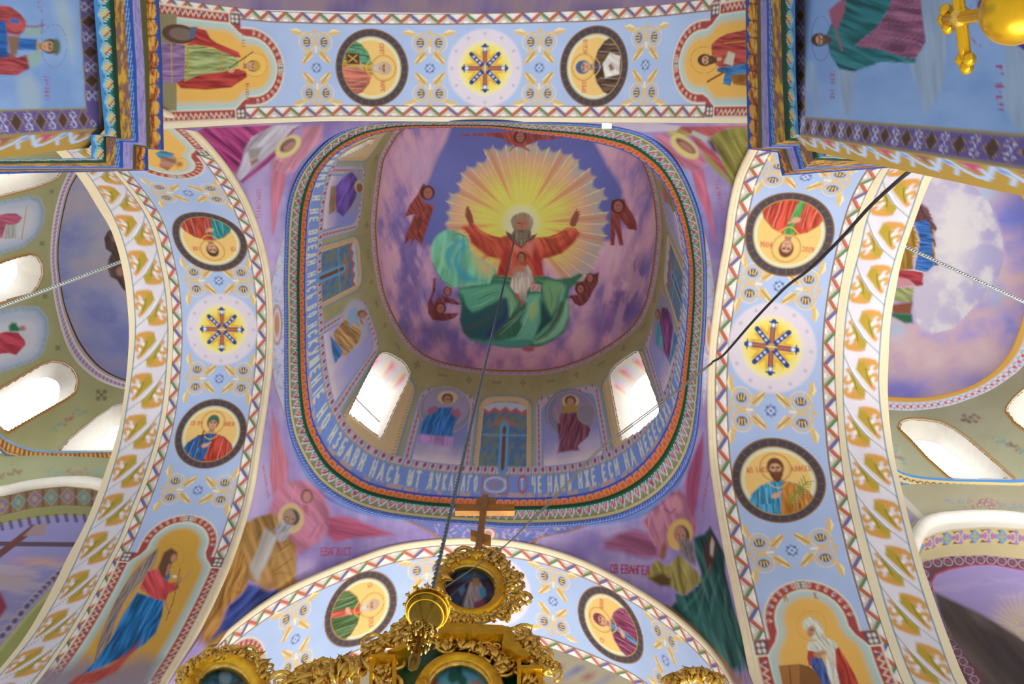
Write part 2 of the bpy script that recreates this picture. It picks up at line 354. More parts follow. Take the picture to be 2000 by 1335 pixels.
# steps between the crossing arch and the leaf arch, and the cream edge beyond
def strip(nm,a,b,nv=4): S[nm]=Surf(nm,loft([a,b],nv)); return S[nm]
f=560
strip('step_left',arch(0,VL2,L2,f,-.4),arch(0,-.356,L2b,f,-.4)); strip('step_right',arch(0,VR2,R2,f,-.4),arch(0,.385,R2b,f,-.4))
strip('edge_left',arch(0,-.40,L3,f,-.4),arch(0,-.408,L4,f,-.4),7); strip('edge_right',arch(0,.43,R3,f,-.4),arch(0,.438,R4,f,-.4),8)
# side chapels: half domes over half drums
def half(nm,J,I,F,zI,zF,apx):
    n=420; Jr=smooth(un(J,2,zI+.01),n); Ir=smooth(un(I,2,zI),n); Fr=smooth(un(F,2,zF),n); Fw=smooth(un(F,2,zF),n)
    S[nm+'_drum']=Surf(nm+'_drum',loft([Fr,Ir],110)); S[nm+'_ring']=Surf(nm+'_ring',loft([Ir,Jr],12))
    ap=(Jr[0]+Jr[-1])/2; ap[2]=zI+.16; t=np.linspace(0,1,110)[None,:,None]; ph=t*math.pi/2
    P=ap+(Jr[:,None]-ap)*np.cos(ph); P[:,:,2]=zI+.01+.15*np.sin(ph[...,0]); S[nm+'_dome']=Surf(nm+'_dome',P)
    return Fr
ZL=1.53
JL=[(175,305),(151,343),(136,372),(126,408),(117,456),(114,498),(117,538),(126,590),(138,626),(155,664),(178,697),(205,722),(245,741),(300,755)]
IL=[(150,305),(128,347),(113,387),(103,435),(98,498),(102,551),(109,600),(126,664),(147,704),(178,733),(210,750),(243,760),(300,772)]
FL=[(60,262),(-10,292),(-75,350),(-120,450),(-130,560),(-115,660),(-70,770),(0,846),(27,863),(63,876),(117,880),(195,880),(275,880)]
JR=[(1850,300),(1905,310),(1950,335),(1992,379),(2012,430),(2020,500),(2016,560),(2000,612),(1990,645),(1970,690),(1936,728),(1891,755),(1835,771),(1790,776),(1736,774),(1680,770)]
IR=[(1858,272),(1920,286),(1975,318),(2020,370),(2042,430),(2052,500),(2048,580),(2032,655),(2000,712),(1965,742),(1925,766),(1857,791),(1790,801),(1736,800),(1680,795)]
FR=[(2070,290),(2180,370),(2250,480),(2270,640),(2240,790),(2160,890),(2075,925),(2000,935),(1925,935),(1857,934),(1808,931),(1774,925),(1753,916),(1720,892),(1690,860)]
yl=un((200,750),2,ZL)[0][1]; yr=un((1857,791),2,ZL)[0][1]
ZFL=un((130,880),1,yl)[0][2]; ZFR=un((1857,934),1,yr)[0][2]
FrL=half('chapel_left',JL,IL,FL,ZL,ZFL,None); FrR=half('chapel_right',JR,IR,FR,ZL,ZFR,None)
FL2=[(x,y) for x,y in grow(FL[:7],(300,560),22)]+[(0,880),(27,894),(63,902),(126,905),(212,901),(285,899)]
FR2=grow(FR[:6],(1750,560),22)+[(2078,955),(2000,968),(1925,965),(1857,959),(1790,952),(1774,947),(1759,943),(1722,916),(1690,884)]
n=420
a=smooth(un(FL,2,ZFL),n);b=smooth(un(FL2,2,ZFL-.012),n); S['chapel_left_cornice']=Surf('c',loft([a,b],22))
a=smooth(un(FR,2,ZFR),n);b=smooth(un(FR2,2,ZFR-.012),n); S['chapel_right_cornice']=Surf('c',loft([a,b],24))
def wall(nm,ax,val,q0,q1,z0,z1,nu,nv):
    a=np.linspace(q0,q1,nu)[:,None];b=np.linspace(z0,z1,nv)[None,:]; P=np.zeros((nu,nv,3)); P[...,ax]=val; P[...,1-ax]=a; P[...,2]=b; S[nm]=Surf(nm,P)
YWL=yl+.006; YWR=yr+.006
wall('wall_chapel_left',1,YWL,-.80,-.412,.60,ZFL,230,340)
wall('wall_chapel_right',1,YWR,.445,.80,.60,ZFR,230,340)
# apse behind the screen, nave vault behind the near arch
wall('wall_apse',1,.62,-.45,.5,.5,1.5,60,60)
a=np.linspace(-.5,.5,120)[:,None]; P=np.zeros((120,40,3)); b=np.linspace(-1.3,-.335,40)[None,:]; P[...,0]=a;P[...,1]=b; P[...,2]=1.12-.5*(a**2)*1.0+0*b; S['nave_vault']=Surf('nave_vault',P)
# piers
def pier(nm,x,y,z1,dx,d=.010,zc=.6):
    wall(nm,0,x,-.37,y,.20,z1,190,290)
    P=np.zeros((26,240,3)); t=np.linspace(0,1,26)[:,None]; P[...,0]=x+dx*d*t; P[...,1]=y+d*t; P[...,2]=np.linspace(.20,zc+.01,240)[None]; S[nm+'_chamfer']=Surf(nm,P)
pier('pier_left',-.22,-.2195,.68,-1,.0125,.606); pier('pier_right',.22,-.2225,.655,1,.0095,.556)
P=un([(0,259)],0,-.22)
# pier capitals: bands traced one above the other
CAPL=[[(178,-60),(193,130),(205,262),(178,263),(178,308),(-60,313)],[(212,-60),(221,130),(229,268),(203,266),(204,313),(-60,316)],[(220,-60),(230,130),(237,270),(208,268),(207,318),(-60,320)],
[(240,-60),(252,130),(259,273),(228,272),(226,325),(-60,324)],[(255,-60),(267,130),(271,279),(241,277),(241,328),(-60,327)],[(270,-60),(283,130),(287,285),(261,282),(260,330),(-60,330)],
[(284,-60),(292,130),(294,289),(267,286),(266,331),(-60,333)],[(304,-60),(312,130),(315,292),(285,289),(284,332),(-60,336)],[(307,-60),(317,130),(320,293),(289,291),(290,333),(-60,341)]]
CAPR=[[(1552,-60),(1554,140),(1560,262),(1612,270),(1614,304),(1745,314)],[(1532,-60),(1536,140),(1543,270),(1592,272),(1592,308),(1745,315)],[(1523,-60),(1527,140),(1533,275),(1580,277),(1589,312),(1745,317)],
[(1505,-60),(1508,140),(1513,283),(1560,283),(1572,328),(1745,319)],[(1496,-60),(1498,140),(1502,287),(1548,287),(1561,331),(1745,320)],[(1484,-60),(1486,140),(1488,289),(1534,290),(1548,333),(1745,321)],
[(1478,-60),(1479,140),(1481,289),(1526,292),(1545,335),(1745,322)],[(1458,-60),(1459,140),(1464,290),(1520,295),(1530,341),(1745,324)],[(1456,-60),(1457,140),(1461,291),(1519,298),(1527,343),(1745,327)]]
def capital(nm,C_,z0,z1):
    rails=[]
    for k,c in enumerate(C_):
        P=un(c,2,z0+(z1-z0)*k/(len(C_)-1)); seg=[150,90,40,40,120]; out=[]
        for i,m in enumerate(seg): t=np.linspace(0,1,m,endpoint=(i==len(seg)-1))[:,None]; out.append(P[i]*(1-t)+P[i+1]*t)
        rails.append(np.concatenate(out))
    S[nm]=Surf(nm,loft(rails,73)).metric()
capital('capital_left',CAPL,.60,.67); capital('capital_right',CAPR,.55,.68)
#DBG
# local frame of each crossing arch: A along from the crown star, B across from the middle, unit = its width
def frame(nm,star):
    s=S[nm]; mid=s.P[:,s.nv//2]; L=np.r_[0,np.cumsum(np.linalg.norm(np.diff(mid,axis=0),axis=1))]; wd=np.linalg.norm(s.P[s.nu//2,0]-s.P[s.nu//2,-1])
    X,Y=proj(mid); i=np.argmin((X-star[0])**2+(Y-star[1])**2)
    s.A=np.repeat((L-L[i])/wd,s.nv); s.B=s.V-.5; s.wd=wd
    return s
frame('arch_left',(427,642)); frame('arch_right',(1513,677)); frame('arch_near',(948,130)); frame('arch_far',(962,1165))
# ================================================================ PAINT: shared motifs
class Loc:
    # local drawing frame: x right, y up, mapped to a surface's drawing coordinates
    def __init__(s,S_,sp,o,ex,ey,f): s.S=S_;s.sp=sp;s.o=np.array(o,float);s.M=np.array([ex,ey],float);s.f=f; s.th=None
    def T(s,p): return np.array(p,float).reshape(-1,2)@s.M+s.o
    def k(s): return math.sqrt(abs(np.linalg.det(s.M)))
    def id(s,t,part,label=None): s.S.cur=t.part(part,label) if t else 0; return s
    def poly(s,p,col,f=1,**k): s.S.sp=s.sp; s.S.poly(s.T(p),col,f=s.f*f,**k); s.S.sp='p'; return s
    def line(s,p,w,col,f=1,**k): s.S.sp=s.sp; s.S.line(s.T(p),np.asarray(w)*s.k(),col,f=s.f*f,**k); s.S.sp='p'; return s
    def ell(s,x,y,rx,ry=None,col='#fff',f=1,ang=0,a=1,n=26):
        ry=ry or rx; t=np.linspace(0,2*math.pi,n,endpoint=False); c,q=math.cos(math.radians(ang)),math.sin(math.radians(ang))
        X,Y=rx*np.cos(t),ry*np.sin(t); return s.poly(np.stack([x+X*c-Y*q,y+X*q+Y*c],1),col,f=f,a=a)
    def ring(s,x,y,r,w,col,f=1,a=1,n=40,ry=None):
        t=np.linspace(0,2*math.pi,n+1); return s.line(np.stack([x+r*np.cos(t),y+(ry or r)*np.sin(t)],1),w,col,f=f,a=a)
SKIN='#d2a280'
def head(L,x,y,r,hair='#6b4a34',beard=None,ang=0,look=0,halo=None,cap=None,t=None,skin=SKIN,blur=1):
    c,q=math.cos(math.radians(ang)),math.sin(math.radians(ang)); g=lambda a,b:(x+r*(a*c-b*q),y+r*(a*q+b*c)); G=lambda ps:[g(*p) for p in ps]
    if halo:
        L.id(t,'halo'); L.ell(x,y+r*.1,r*halo[0],r*halo[0],halo[1],a=halo[3] if len(halo)>3 else 1); L.ring(x,y+r*.1,r*halo[0],r*.07,halo[2])
    L.id(t,'head'); L.poly(G([(-.3,-.6),(.3,-.6),(.42,-1.35),(-.42,-1.35)]),'#a87a5c')
    L.ell(*g(0,.15),r*.86,r*1.02,hair,ang=ang)
    if beard: L.poly(G([(-.62,-.1),(.62,-.1),(.6,-.75),(.3,-1.35),(0,-1.6),(-.3,-1.35),(-.6,-.75)]),beard)
    L.ell(*g(look*.1,-.05),r*.6,r*.82,skin,ang=ang)
    L.poly(G([(-.62,.25),(-.5,.75),(0,.98),(.5,.75),(.62,.25),(.3,.52),(0,.56),(-.3,.52)]),hair)
    for sx in(-1,1):
        L.line(G([(sx*.13+look*.12,.16),(sx*.43+look*.1,.18)]),r*.11,'#5a3a2a'); L.ell(*g(sx*.27+look*.13,.02),r*.11,r*.07,'#2e221d',ang=ang)
    L.line(G([(.02+look*.15,.08),(.07+look*.2,-.25)]),r*.12,'#9a6a50'); L.line(G([(-.18+look*.13,-.46),(.2+look*.13,-.46)]),r*.1,'#964e44')
    if beard:
        L.poly(G([(-.6,-.15),(-.36,-.34),(0,-.3),(.36,-.34),(.6,-.15),(.58,-.75),(.28,-1.3),(0,-1.5),(-.28,-1.3),(-.58,-.75)]),beard,a=.95); L.line(G([(-.16,-.5),(.16,-.5)]),r*.08,'#8a5a4c')
        for k in(-.25,0,.25): L.line(G([(k,-.6),(k*.7,-1.2)]),r*.07,np.clip(hexc(beard)*1.5,0,1),a=.6)
    if cap: L.poly(G([(-.72,.2),(-.7,.75),(-.35,1.12),(0,1.2),(.35,1.12),(.7,.75),(.72,.2),(0,.42)]),cap)
def glyphs(L,x,y,h,n,col,vert=False,sl=0,t=None,gap=.72,wd=.16,txt=None):
    L.id(t,'lettering') if t else None
    txt=txt or 'ИПШНАЛ'*4
    for i in range(n):
        stroke_text(L,txt[i],x+i*h*gap,y+sl*i,h,col,wd)
GL={'А':'0,0 .35,1 .7,0;.12,.35 .58,.35','Б':'.6,1 .05,1 .05,0 .5,0 .6,.25 .5,.5 .05,.5','В':'.05,0 .05,1 .5,1 .6,.77 .45,.53 .05,.53;.45,.53 .62,.27 .5,0 .05,0','Г':'.05,0 .05,1 .6,1','Д':'0,-.15 0,.05 .7,.05 .7,-.15;.15,.05 .35,1 .6,1 .6,.05','Е':'.6,1 .05,1 .05,0 .6,0;.05,.5 .5,.5','Ж':'0,1 .35,.5 0,0;.7,1 .35,.5 .7,0;.35,1 .35,0','З':'.05,.9 .3,1 .58,.8 .3,.53 .6,.27 .3,0 .05,.1','И':'.05,1 .05,0;.6,1 .6,0;.05,.3 .6,.7','К':'.05,0 .05,1;.6,1 .05,.5 .6,0','Л':'0,0 .2,.2 .3,1 .6,1 .6,0','М':'0,0 .05,1 .35,.4 .65,1 .7,0','Н':'.05,0 .05,1;.6,0 .6,1;.05,.55 .6,.45','О':'.35,1 .1,.8 .1,.2 .35,0 .6,.2 .6,.8 .35,1','П':'.05,0 .05,1 .6,1 .6,0','Р':'.05,0 .05,1 .5,1 .6,.75 .5,.5 .05,.5','С':'.6,.85 .35,1 .1,.8 .1,.2 .35,0 .6,.15','Т':'0,1 .7,1;.35,1 .35,0','У':'0,1 .35,.45;.7,1 .3,0 .05,0','Х':'0,1 .7,0;.7,1 0,0','Ч':'.05,1 .05,.55 .6,.5;.6,1 .6,0','Ш':'.02,1 .02,0 .68,0 .68,1;.35,0 .35,1','Ъ':'-.05,1 .15,1 .15,0 .5,0 .62,.25 .5,.5 .15,.5','Ь':'.15,1 .15,0 .5,0 .62,.25 .5,.5 .15,.5','Ы':'.05,1 .05,0 .35,0 .4,.25 .35,.5 .05,.5;.65,1 .65,0','Ѣ':'.2,1.15 .2,0 .5,0 .62,.25 .5,.5 .2,.5;0,.85 .45,.85','І':'.35,0 .35,1','Ѡ':'0,1 0,.2 .18,0 .35,.2 .35,.8;.35,.2 .52,0 .7,.2 .7,1','Ф':'.35,-.1 .35,1.1;.35,.8 .05,.65 .05,.35 .35,.2 .65,.35 .65,.65 .35,.8','Ц':'.05,1 .05,.05 .7,.05 .7,-.15;.6,1 .6,.05','Э':'.1,.85 .35,1 .6,.8 .6,.2 .35,0 .1,.15;.2,.5 .6,.5','Й':'.05,1 .05,0;.6,1 .6,0;.05,.3 .6,.7;.2,1.15 .5,1.15','Я':'.6,0 .6,1 .15,1 .05,.75 .15,.5 .6,.5;.3,.5 .05,0','Ҕ':'0,0 .7,0'}
def stroke_text(L,ch,x,y,h,col,wd=.16):
    for st in GL.get(ch,'').split(';'):
        if st: L.line([(x+h*.62*float(a.split(',')[0]),y+h*float(a.split(',')[1])) for a in st.split()],h*wd,col)
def text(L,s,x,y,h,col,adv=.62,wd=.16,t=None):
    if t: L.id(t,'lettering')
    for ch in s:
        if ch!=' ': stroke_text(L,ch,x,y,h,col,wd)
        x+=h*adv*(.7 if ch==' ' else 1)
GOLDF=('#e8c070')
# ---------------------------------------------------------------- arch soffits
def arch_base(s,e=1):
    s.sp='ab'; A,B=s.A,s.B; V=B+.5
    n=fbm(A*3,B*3,3,2)
    s.fill(ramp(n,[(0,'#a4b9de'),(1,'#b4c6e8')]))
    # chevron borders
    for lo,hi,fl in((.052,.142,0),(.912,1.001,1)):
        m=(V>lo)&(V<hi); y=(V-lo)/(hi-lo); x=A/.178; ph=np.mod(x,1); tw=np.abs(ph*2-1); d=(y-(.12+.76*tw)); seg=np.floor(x*2).astype(int)%4
        base=np.where((d>0)[:,None],hexc('#e6e2da'),hexc('#d0c8bc')); s.mask(m.astype(float),base)
        cols=np.array([hexc('#c8553c'),hexc('#3f7a58'),hexc('#d0623a'),hexc('#4a5f9c')])[seg]; c2=np.array([hexc('#5a8a4a'),hexc('#d8b060'),hexc('#3a4a90'),hexc('#c86050')])[seg]
        al=np.clip((.27-np.abs(d))/.1,0,1)*m; s.mask(al,cols,.95); s.mask(np.clip((.08-np.abs(d+.12))/.08,0,1)*m,c2,.85)
        # white pin dots in the triangles
        s.mask((((np.abs(ph-.5)<.12)&(np.abs(y-.85)<.12))|((np.minimum(ph,1-ph)<.12)&(np.abs(y-.12)<.1)))&m,'#f4f2ee',.8)
    for v,w_,c in((.049,.006,'#8a6a3a'),(.147,.007,'#9a7440'),(.906,.007,'#8a6434'),(.998,.006,'#7a5a34')): s.mask(np.clip((w_-np.abs(V-v))/.006+.3,0,1),c)
    s.mask(np.clip((.047-V)/.008,0,1),'#efe2c4')
    s.sp='p'
def orn(s,a0,k=1):
    for sx in(-1,1):
        for sy in(-1,1):
            L=Loc(s,'ab',(a0,0),(0,sx),(sy,0),.009) # local x: across, y: along
            g='#d9b978'; d='#7c5a24'; lt='#f0deb0'
            L.line([(.33,.262),(.325,.2),(.31,.15),(.285,.12)],.042,g,taper=[.15,.8,1,.6]); L.line([(.338,.25),(.345,.19),(.325,.145)],.022,lt,taper=[.2,1,.6])
            for j in range(4): L.line([(.325-.008*j,.15+.026*j),(.295+.008*j,.165+.026*j)],.012,g)
            L.ring(.235,.088,.066,.011,g); L.ring(.235,.088,.082,.007,lt,a=.7)
            L.ell(.235,.088,.043,.036,d); L.ell(.235,.1,.03,.012,'#5c3f16')
            for j in(-1,0,1): L.line([(.235+j*.02,.075),(.235+j*.026,.11)],.008,lt)
            L.line([(.31,.1),(.318,.05),(.30,.02)],.016,g,taper=[.5,1,.3]); L.line([(.29,.03),(.26,.005),(.2,.012)],.014,g)
            L.line([(.17,.07),(.145,.055),(.15,.03)],.015,g); L.ell(.165,.105,.014,.012,g)
            L.poly([(.13,.02),(.10,.05),(.05,.10),(.028,.15),(.07,.145),(.12,.12),(.155,.085)],g); L.line([(.14,.05),(.05,.13)],.01,d,a=.6); L.line([(.11,.035),(.06,.095)],.008,lt)
            L.line([(.1,.11),(.06,.142)],.008,lt); L.ell(.33,.005,.02,.016,g); L.line([(.19,0),(.15,0)],.02,lt)
    L=Loc(s,'ab',(a0,0),(0,1),(1,0),.009)
    L.poly([(0,.055),(.05,0),(0,-.055),(-.05,0)],'#6f86bd'); L.poly([(0,.03),(.03,0),(0,-.03),(-.03,0)],'#dfe6f2'); L.ell(0,0,.012,.012,'#4a62a8')
    for a,b in((.028,.028),(-.028,.028),(.028,-.028),(-.028,-.028)): L.ell(a,b,.008,.008,'#38508f')
def star(s,label):
    t=Thing('painted_cross_rosette',label,'wall painting','eight-pointed cross rosettes at the arch crowns')
    L=Loc(s,'ab',(0,0),(0,1),(1,0),.009); r=np.hypot(s.A,s.B)
    L.id(t,'pale_disc'); s.sp='ab'; s.mask(np.clip((.375-r)/.03,0,1),'#dcd2dc'); L.id(t,'yellow_glow'); s.mask(np.clip((.27-r)/.05,0,1),ramp(r,[(0,'#e2c23c'),(.17,'#ecd75e'),(.27,'#efe7a8')]))
    for k in range(12):
        c,q=math.cos(k*math.pi/6),math.sin(k*math.pi/6); 
        for a in(0,60,120): ca,sa=math.cos(math.radians(a))*.018,math.sin(math.radians(a))*.018; s.sp='ab'; s.line([(.318*c-ca,.318*q-sa),(.318*c+ca,.318*q+sa)],.006,'#a79fae',f=.008,a=.6)
    L.id(t,'flames')
    for k in range(16):
        an=(k+.5)*math.pi/8; c,q=math.cos(an),math.sin(an); R_=.165 if k%2 else .15
        P=[(R_*1.15*c,R_*1.15*q),(R_*.7*math.cos(an+.22),R_*.7*math.sin(an+.22)),(.03*c,.03*q),(R_*.7*math.cos(an-.22),R_*.7*math.sin(an-.22))]; L.poly(P,'#d99a32'); L.poly([(p[0]*.8,p[1]*.8) for p in P],'#e9c04c')
    L.id(t,'cross')
    for k in range(4):
        an=math.pi/4*k+math.pi/4*0; c,q=math.cos(an),math.sin(an); R_=.205 if k%2==0 else .185
        L.line([(-R_*c,-R_*q),(R_*c,R_*q)],.042,'#2c4486')
        for sg in(-1,1):
            if k%2==0: L.line([(sg*.03*c,sg*.03*q),(sg*.14*c,sg*.14*q)],.026,'#b5673a'); L.ell(sg*.175*c,sg*.175*q,.016,.016,'#dfe8f4')
            else:
                for j in(.07,.11,.15): L.ell(sg*j*c,sg*j*q,.009,.009,'#dfe8f4')
    for k in(0,2):
        an=math.pi/4*k; c,q=math.cos(an),math.sin(an)
        for sg in(-1,1): L.line([(sg*.2*c-.034*q,sg*.2*q+.034*c),(sg*.2*c+.034*q,sg*.2*q-.034*c)],.012,'#2c4486')
    L.ell(0,0,.03,.03,'#c9a24a'); L.line([(-.04,0),(.04,0)],.006,'#e8e0c0'); s.cur=0
def medallion(s,m,h,label,spec):
    t=Thing('painted_medallion',label,'wall painting','round saint medallions on the arches')
    up=-1 if m>0 else 1; r=.285
    L=Loc(s,'ab',(m,0),(0,h*up*r),(up*r,0),.009)
    L.id(t,'gold_ground'); L.ell(0,0,1.02,1.02,'#e9c176',n=60); L.ring(0,0,1.0,.1,'#bfd6cf'); L.ring(0,0,.93,.05,'#ecd9a0')
    spec(L,t)
    L.id(t,'border_ring'); L.ring(0,0,1.14,.24,'#4e4448',n=70)
    for k in range(56):
        a=k*math.pi/28; L.line([(1.09*math.cos(a),1.09*math.sin(a)),(1.19*math.cos(a),1.19*math.sin(a))],.04,'#7a6648' if k%2 else '#3c4472',a=.55)
    L.ring(0,0,1.025,.035,'#b08a4a',n=60); L.ring(0,0,1.255,.04,'#8a6432',n=70); s.cur=0
SH=[(-.98,-.8),(-.78,-.34),(-.5,-.1),(-.16,.02),(.16,.02),(.5,-.1),(.78,-.34),(.98,-.8),(.6,-1.0),(0,-1.15),(-.6,-1.0)]
def bust(robe,cl=None,cr=None,hair='#5b3d2a',beard=None,cap=None,extra=None,fa=80,hr=.25,names=('','')):
    def f(L,t):
        L.id(t,'lettering'); text(L,names[0],-.8,.3,.15,'#c0604a',wd=.15); text(L,names[1],.42,.3,.15,'#c0604a',wd=.15)
        L.id(t,'halo'); L.ring(0,.42,.42,.02,'#a8743c'); L.ring(0,.42,.38,.012,'#c89a50')
        L.id(t,'robe'); fd=(90 if abs(L.M[0,1])<abs(L.M[0,0]) else 0,60,.4); L.poly(SH,robe,fold=fd,seed=1)
        if cl: L.id(t,'cloak'); L.poly([(-.98,-.8),(-.78,-.34),(-.5,-.1),(-.16,.02),(-.1,-.2),(-.22,-.6),(-.3,-1.1),(-.6,-1.0)],cl,fold=fd,seed=2)
        if cr: L.id(t,'cloak'); L.poly([(.98,-.8),(.78,-.34),(.5,-.1),(.16,.02),(.08,-.25),(.0,-.6),(-.1,-1.1),(.6,-1.0)],cr,fold=fd,seed=4)
        L.id(t,'robe'); L.line([(-.1,-.1),(-.22,-.6),(-.3,-1.1)],.035,'#2a1c1c',a=.5); L.line([(.08,-.2),(0,-.6),(-.1,-1.1)],.035,'#2a1c1c',a=.45)
        for a_,b_,c_ in((-.62,-.3,-.7),(-.42,-.2,-.45),(.4,-.15,.34),(.62,-.3,.6),(-.02,-.3,-.12)): L.line([(a_,b_),(c_,-.95)],.025,'#1c1418',a=.3); L.line([(a_+.07,b_),(c_+.06,-.9)],.022,'#ffffff',a=.22)
        L.line([(-.3,0),(-.12,-.16),(0,-.2),(.12,-.16),(.3,0)],.04,'#d8b458',a=.8)
        head(L,0,.40,hr,hair,beard,cap=cap,t=t)
        L.id(t,'hand'); L.ell(-.12,-.42,.13,.08,SKIN,ang=20); L.line([(-.06,-.38),(.06,-.3)],.05,SKIN)
        if extra: extra(L,t)
    return f
FR_O=[(.34*math.cos(a),-.34+.34*math.sin(a)) for a in np.linspace(math.pi,0,19)]+[(.34,-.45),(.458,-.45),(.458,-1.9),(-.458,-1.9),(-.458,-.45),(-.34,-.45)]
def inner(r,w,sh): return [(r*math.cos(a),-.34+r*math.sin(a)) for a in np.linspace(math.pi,0,17)]+[(r,-.4),(r+.03,-.47),(r+.08,-.53),(w,-sh),(w,-1.9),(-w,-1.9),(-w,-sh),(-r-.08,-.53),(-r-.03,-.47),(-r,-.4)]
def niche(s,m,h,label,ground='#e6b45c',paint=None,names=None):
    t=Thing('painted_niche',label,'wall painting','arched saint niches at the arch feet')
    up=-1 if m>0 else 1; L=Loc(s,'ab',(m,0),(0,h*up),(up,0),.009)
    L.id(t,'frame'); L.poly(FR_O,'#efe2c4'); g=lambda k:[(x*(1-.012/.4*k),y if y>-.5 else y) for x,y in FR_O]
    L.poly([(x*.965,(y+.34)*.965-.34 if y>-.46 else y) for x,y in FR_O],'#a5484a'); 
    # curls in the frame
    for k in range(15):
        a=math.pi*(k+.5)/15; c,q=math.cos(a),math.sin(a); cx,cy=.3*c,-.34+.3*q
        if k in(7,): 
            L.poly([(-.045,-.005),(.045,-.005),(.04,-.075),(-.04,-.075)],'#efe2c4'); L.poly([(-.037,-.01),(.037,-.01),(.033,-.07),(-.033,-.07)],'#4a4050')
            for a_,b_ in((-.018,-.028),(.018,-.028),(-.018,-.052),(.018,-.052)): L.ell(a_,b_,.011,.009,'#e6dcd0')
            continue
        L.ell(cx,cy,.02,.012,'#e8cfb0',ang=math.degrees(a)); L.ell(cx*1.02,cy,.008,.008,'#3f4f88' if k%3==0 else '#a5484a')
    for sx in(-1,1):
        L.poly([(sx*.35,-.455),(sx*.45,-.455),(sx*.45,-.56),(sx*.36,-.56)],'#5a4c56')
        for a_,b_ in((.385,-.485),(.42,-.485),(.385,-.53),(.42,-.53)): L.ell(sx*a_,b_,.013,.016,'#e6dcd0')
        L.line([(sx*.345,-.565),(sx*.455,-.565)],.012,'#efe2c4')
        for k in range(22):
            y=-.61-k*.06; L.line([(sx*.39,y),(sx*.43,y-.022),(sx*.40,y-.05)],.016,'#d9b9a0'); 
            if k%4==0: L.ell(sx*.41,y-.02,.012,.012,'#3f4f88')
    L.id(t,'ground'); L.poly(inner(.262,.367,.57),'#f0e2bc'); L.poly(inner(.25,.357,.575),'#a9cfd4'); L.poly(inner(.205,.31,.6),ground,f=4)
    if names:
        L.id(t,'lettering'); text(L,names[0],-.15,-.16,.05,'#c06a44'); text(L,names[1],.08,-.16,.05,'#c06a44')
    if paint: s.sp='p'; paint(Loc(s,'p',(0,0),(1,0),(0,1),1.2),t)
    s.cur=0; return t
def Zm(x0,y0,k): return lambda *p:[(x0+a/k,y0+b/k) for a,b in p]
z1=Zm(0,0,2.857);z2=Zm(650,0,2.857);z3=Zm(1300,0,2.857);z4=Zm(0,434,2.857);z5=Zm(650,434,2.857);z6=Zm(1300,434,2.857);z7=Zm(0,868,2.857);z8=Zm(650,868,2.857);z9=Zm(1300,868,2.857)
HS=dict(arch_left=-1,arch_right=1,arch_near=1,arch_far=-1)
for k in HS: arch_base(S[k])
for k,m in (('arch_left',(-.5,.5,-1.66,1.62)),('arch_right',(-.5,.5,-1.68,1.5)),('arch_near',(-.53,.53,-1.66,1.66)),('arch_far',(-.58,.6,-1.84,1.9))):
    for a in m: orn(S[k],a)
star(S['arch_left'],'faded cross rosette at the crown of the left arch, between two medallions')
star(S['arch_right'],'blue cross rosette at the crown of the right arch, crossed by the black cable')
star(S['arch_near'],'cross rosette on the near arch, above the painted dome')
star(S['arch_far'],'cross rosette at the crown of the far arch behind the oval gilt icon')
def palm(L,t):
    L.id(t,'palm_branch'); L.line([(.2,-.75),(.45,-.35),(.8,-.05)],.04,'#6f8a3a')
    for k in range(8):
        x=.25+k*.07;y=-.66+k*.085; L.line([(x,y),(x+.2,y+.02)],.03,'#8fa24a'); L.line([(x,y),(x-.03,y+.2)],.03,'#7f9440')
def book(L,t): L.id(t,'book'); L.poly([(-.5,-.9),(-.12,-.85),(-.12,-.4),(-.48,-.42)],'#5a3426'); L.line([(-.42,-.8),(-.2,-.5)],.04,'#c9a24a'); L.line([(-.2,-.8),(-.42,-.5)],.04,'#c9a24a')
def crossx(L,t): L.id(t,'hand_cross'); L.line([(-.35,-.5),(-.28,.1)],.05,'#5a3a24'); L.line([(-.45,-.08),(-.15,-.04)],.05,'#5a3a24')
def scroll(L,t): L.id(t,'scroll'); L.poly([(-.25,-.95),(.3,-.95),(.42,-.55),(.1,-.3),(-.35,-.4)],'#dcd6cc',fold=(40,40,.2)); L.poly([(-.1,-.75),(.1,-.62),(.02,-.5),(-.15,-.6)],'#8a6a5a')
M_=medallion
M_(S['arch_left'],.96,-1,'upside-down saint medallion on left arch, red robe with teal cloak',bust('#b8483a','#2f8a8c','#b04436',hair='#4a3424',names=('СВ','ІОВ')))
M_(S['arch_left'],-1.07,-1,'saint medallion low on left arch, young man in red cloak holding a cross',bust('#2f5c96',None,'#b8402e',hair='#3d2c20',cap='#3f6a58',extra=crossx,names=('СВ МЧ','НИКИ')))
M_(S['arch_right'],.95,1,'upside-down saint medallion on right arch, green robe and red cloak',bust('#4f9a4c','#c44a34','#c44a34',hair='#6b3f28',names=('АПОС','ФОМА')))
M_(S['arch_right'],-1.075,1,'saint medallion on right arch, man in blue robe and orange cloak with palm branch',bust('#3f92b8',None,'#b9792e',hair='#6a3d26',beard='#6a3d26',extra=palm,hr=.27,names=('АП ІАКОВ','АЛФЕЕВ')))
M_(S['arch_near'],1.1,1,'saint medallion on near arch, grey bearded man with dark book',bust('#b99a3e','#4f8a66','#c0705c',hair='#b8a898',beard='#c2b4a2',extra=book,names=('СВЯТ','МАРК')))
M_(S['arch_near'],-1.1,1,'saint medallion on near arch, blue hooded figure holding pale scroll',bust('#4a4a6a','#5c4433','#5c4433',hair='#46618e',cap='#46618e',extra=scroll,names=('ПРЕП','ИСАІЯ')))
M_(S['arch_far'],1.24,-1,'saint medallion on far arch, green cloak over red robe',bust('#c0503c','#4f6a3c','#4f6a3c',hair='#b9a58c',beard='#c8bba6',names=('СВ','ЛУКА')))
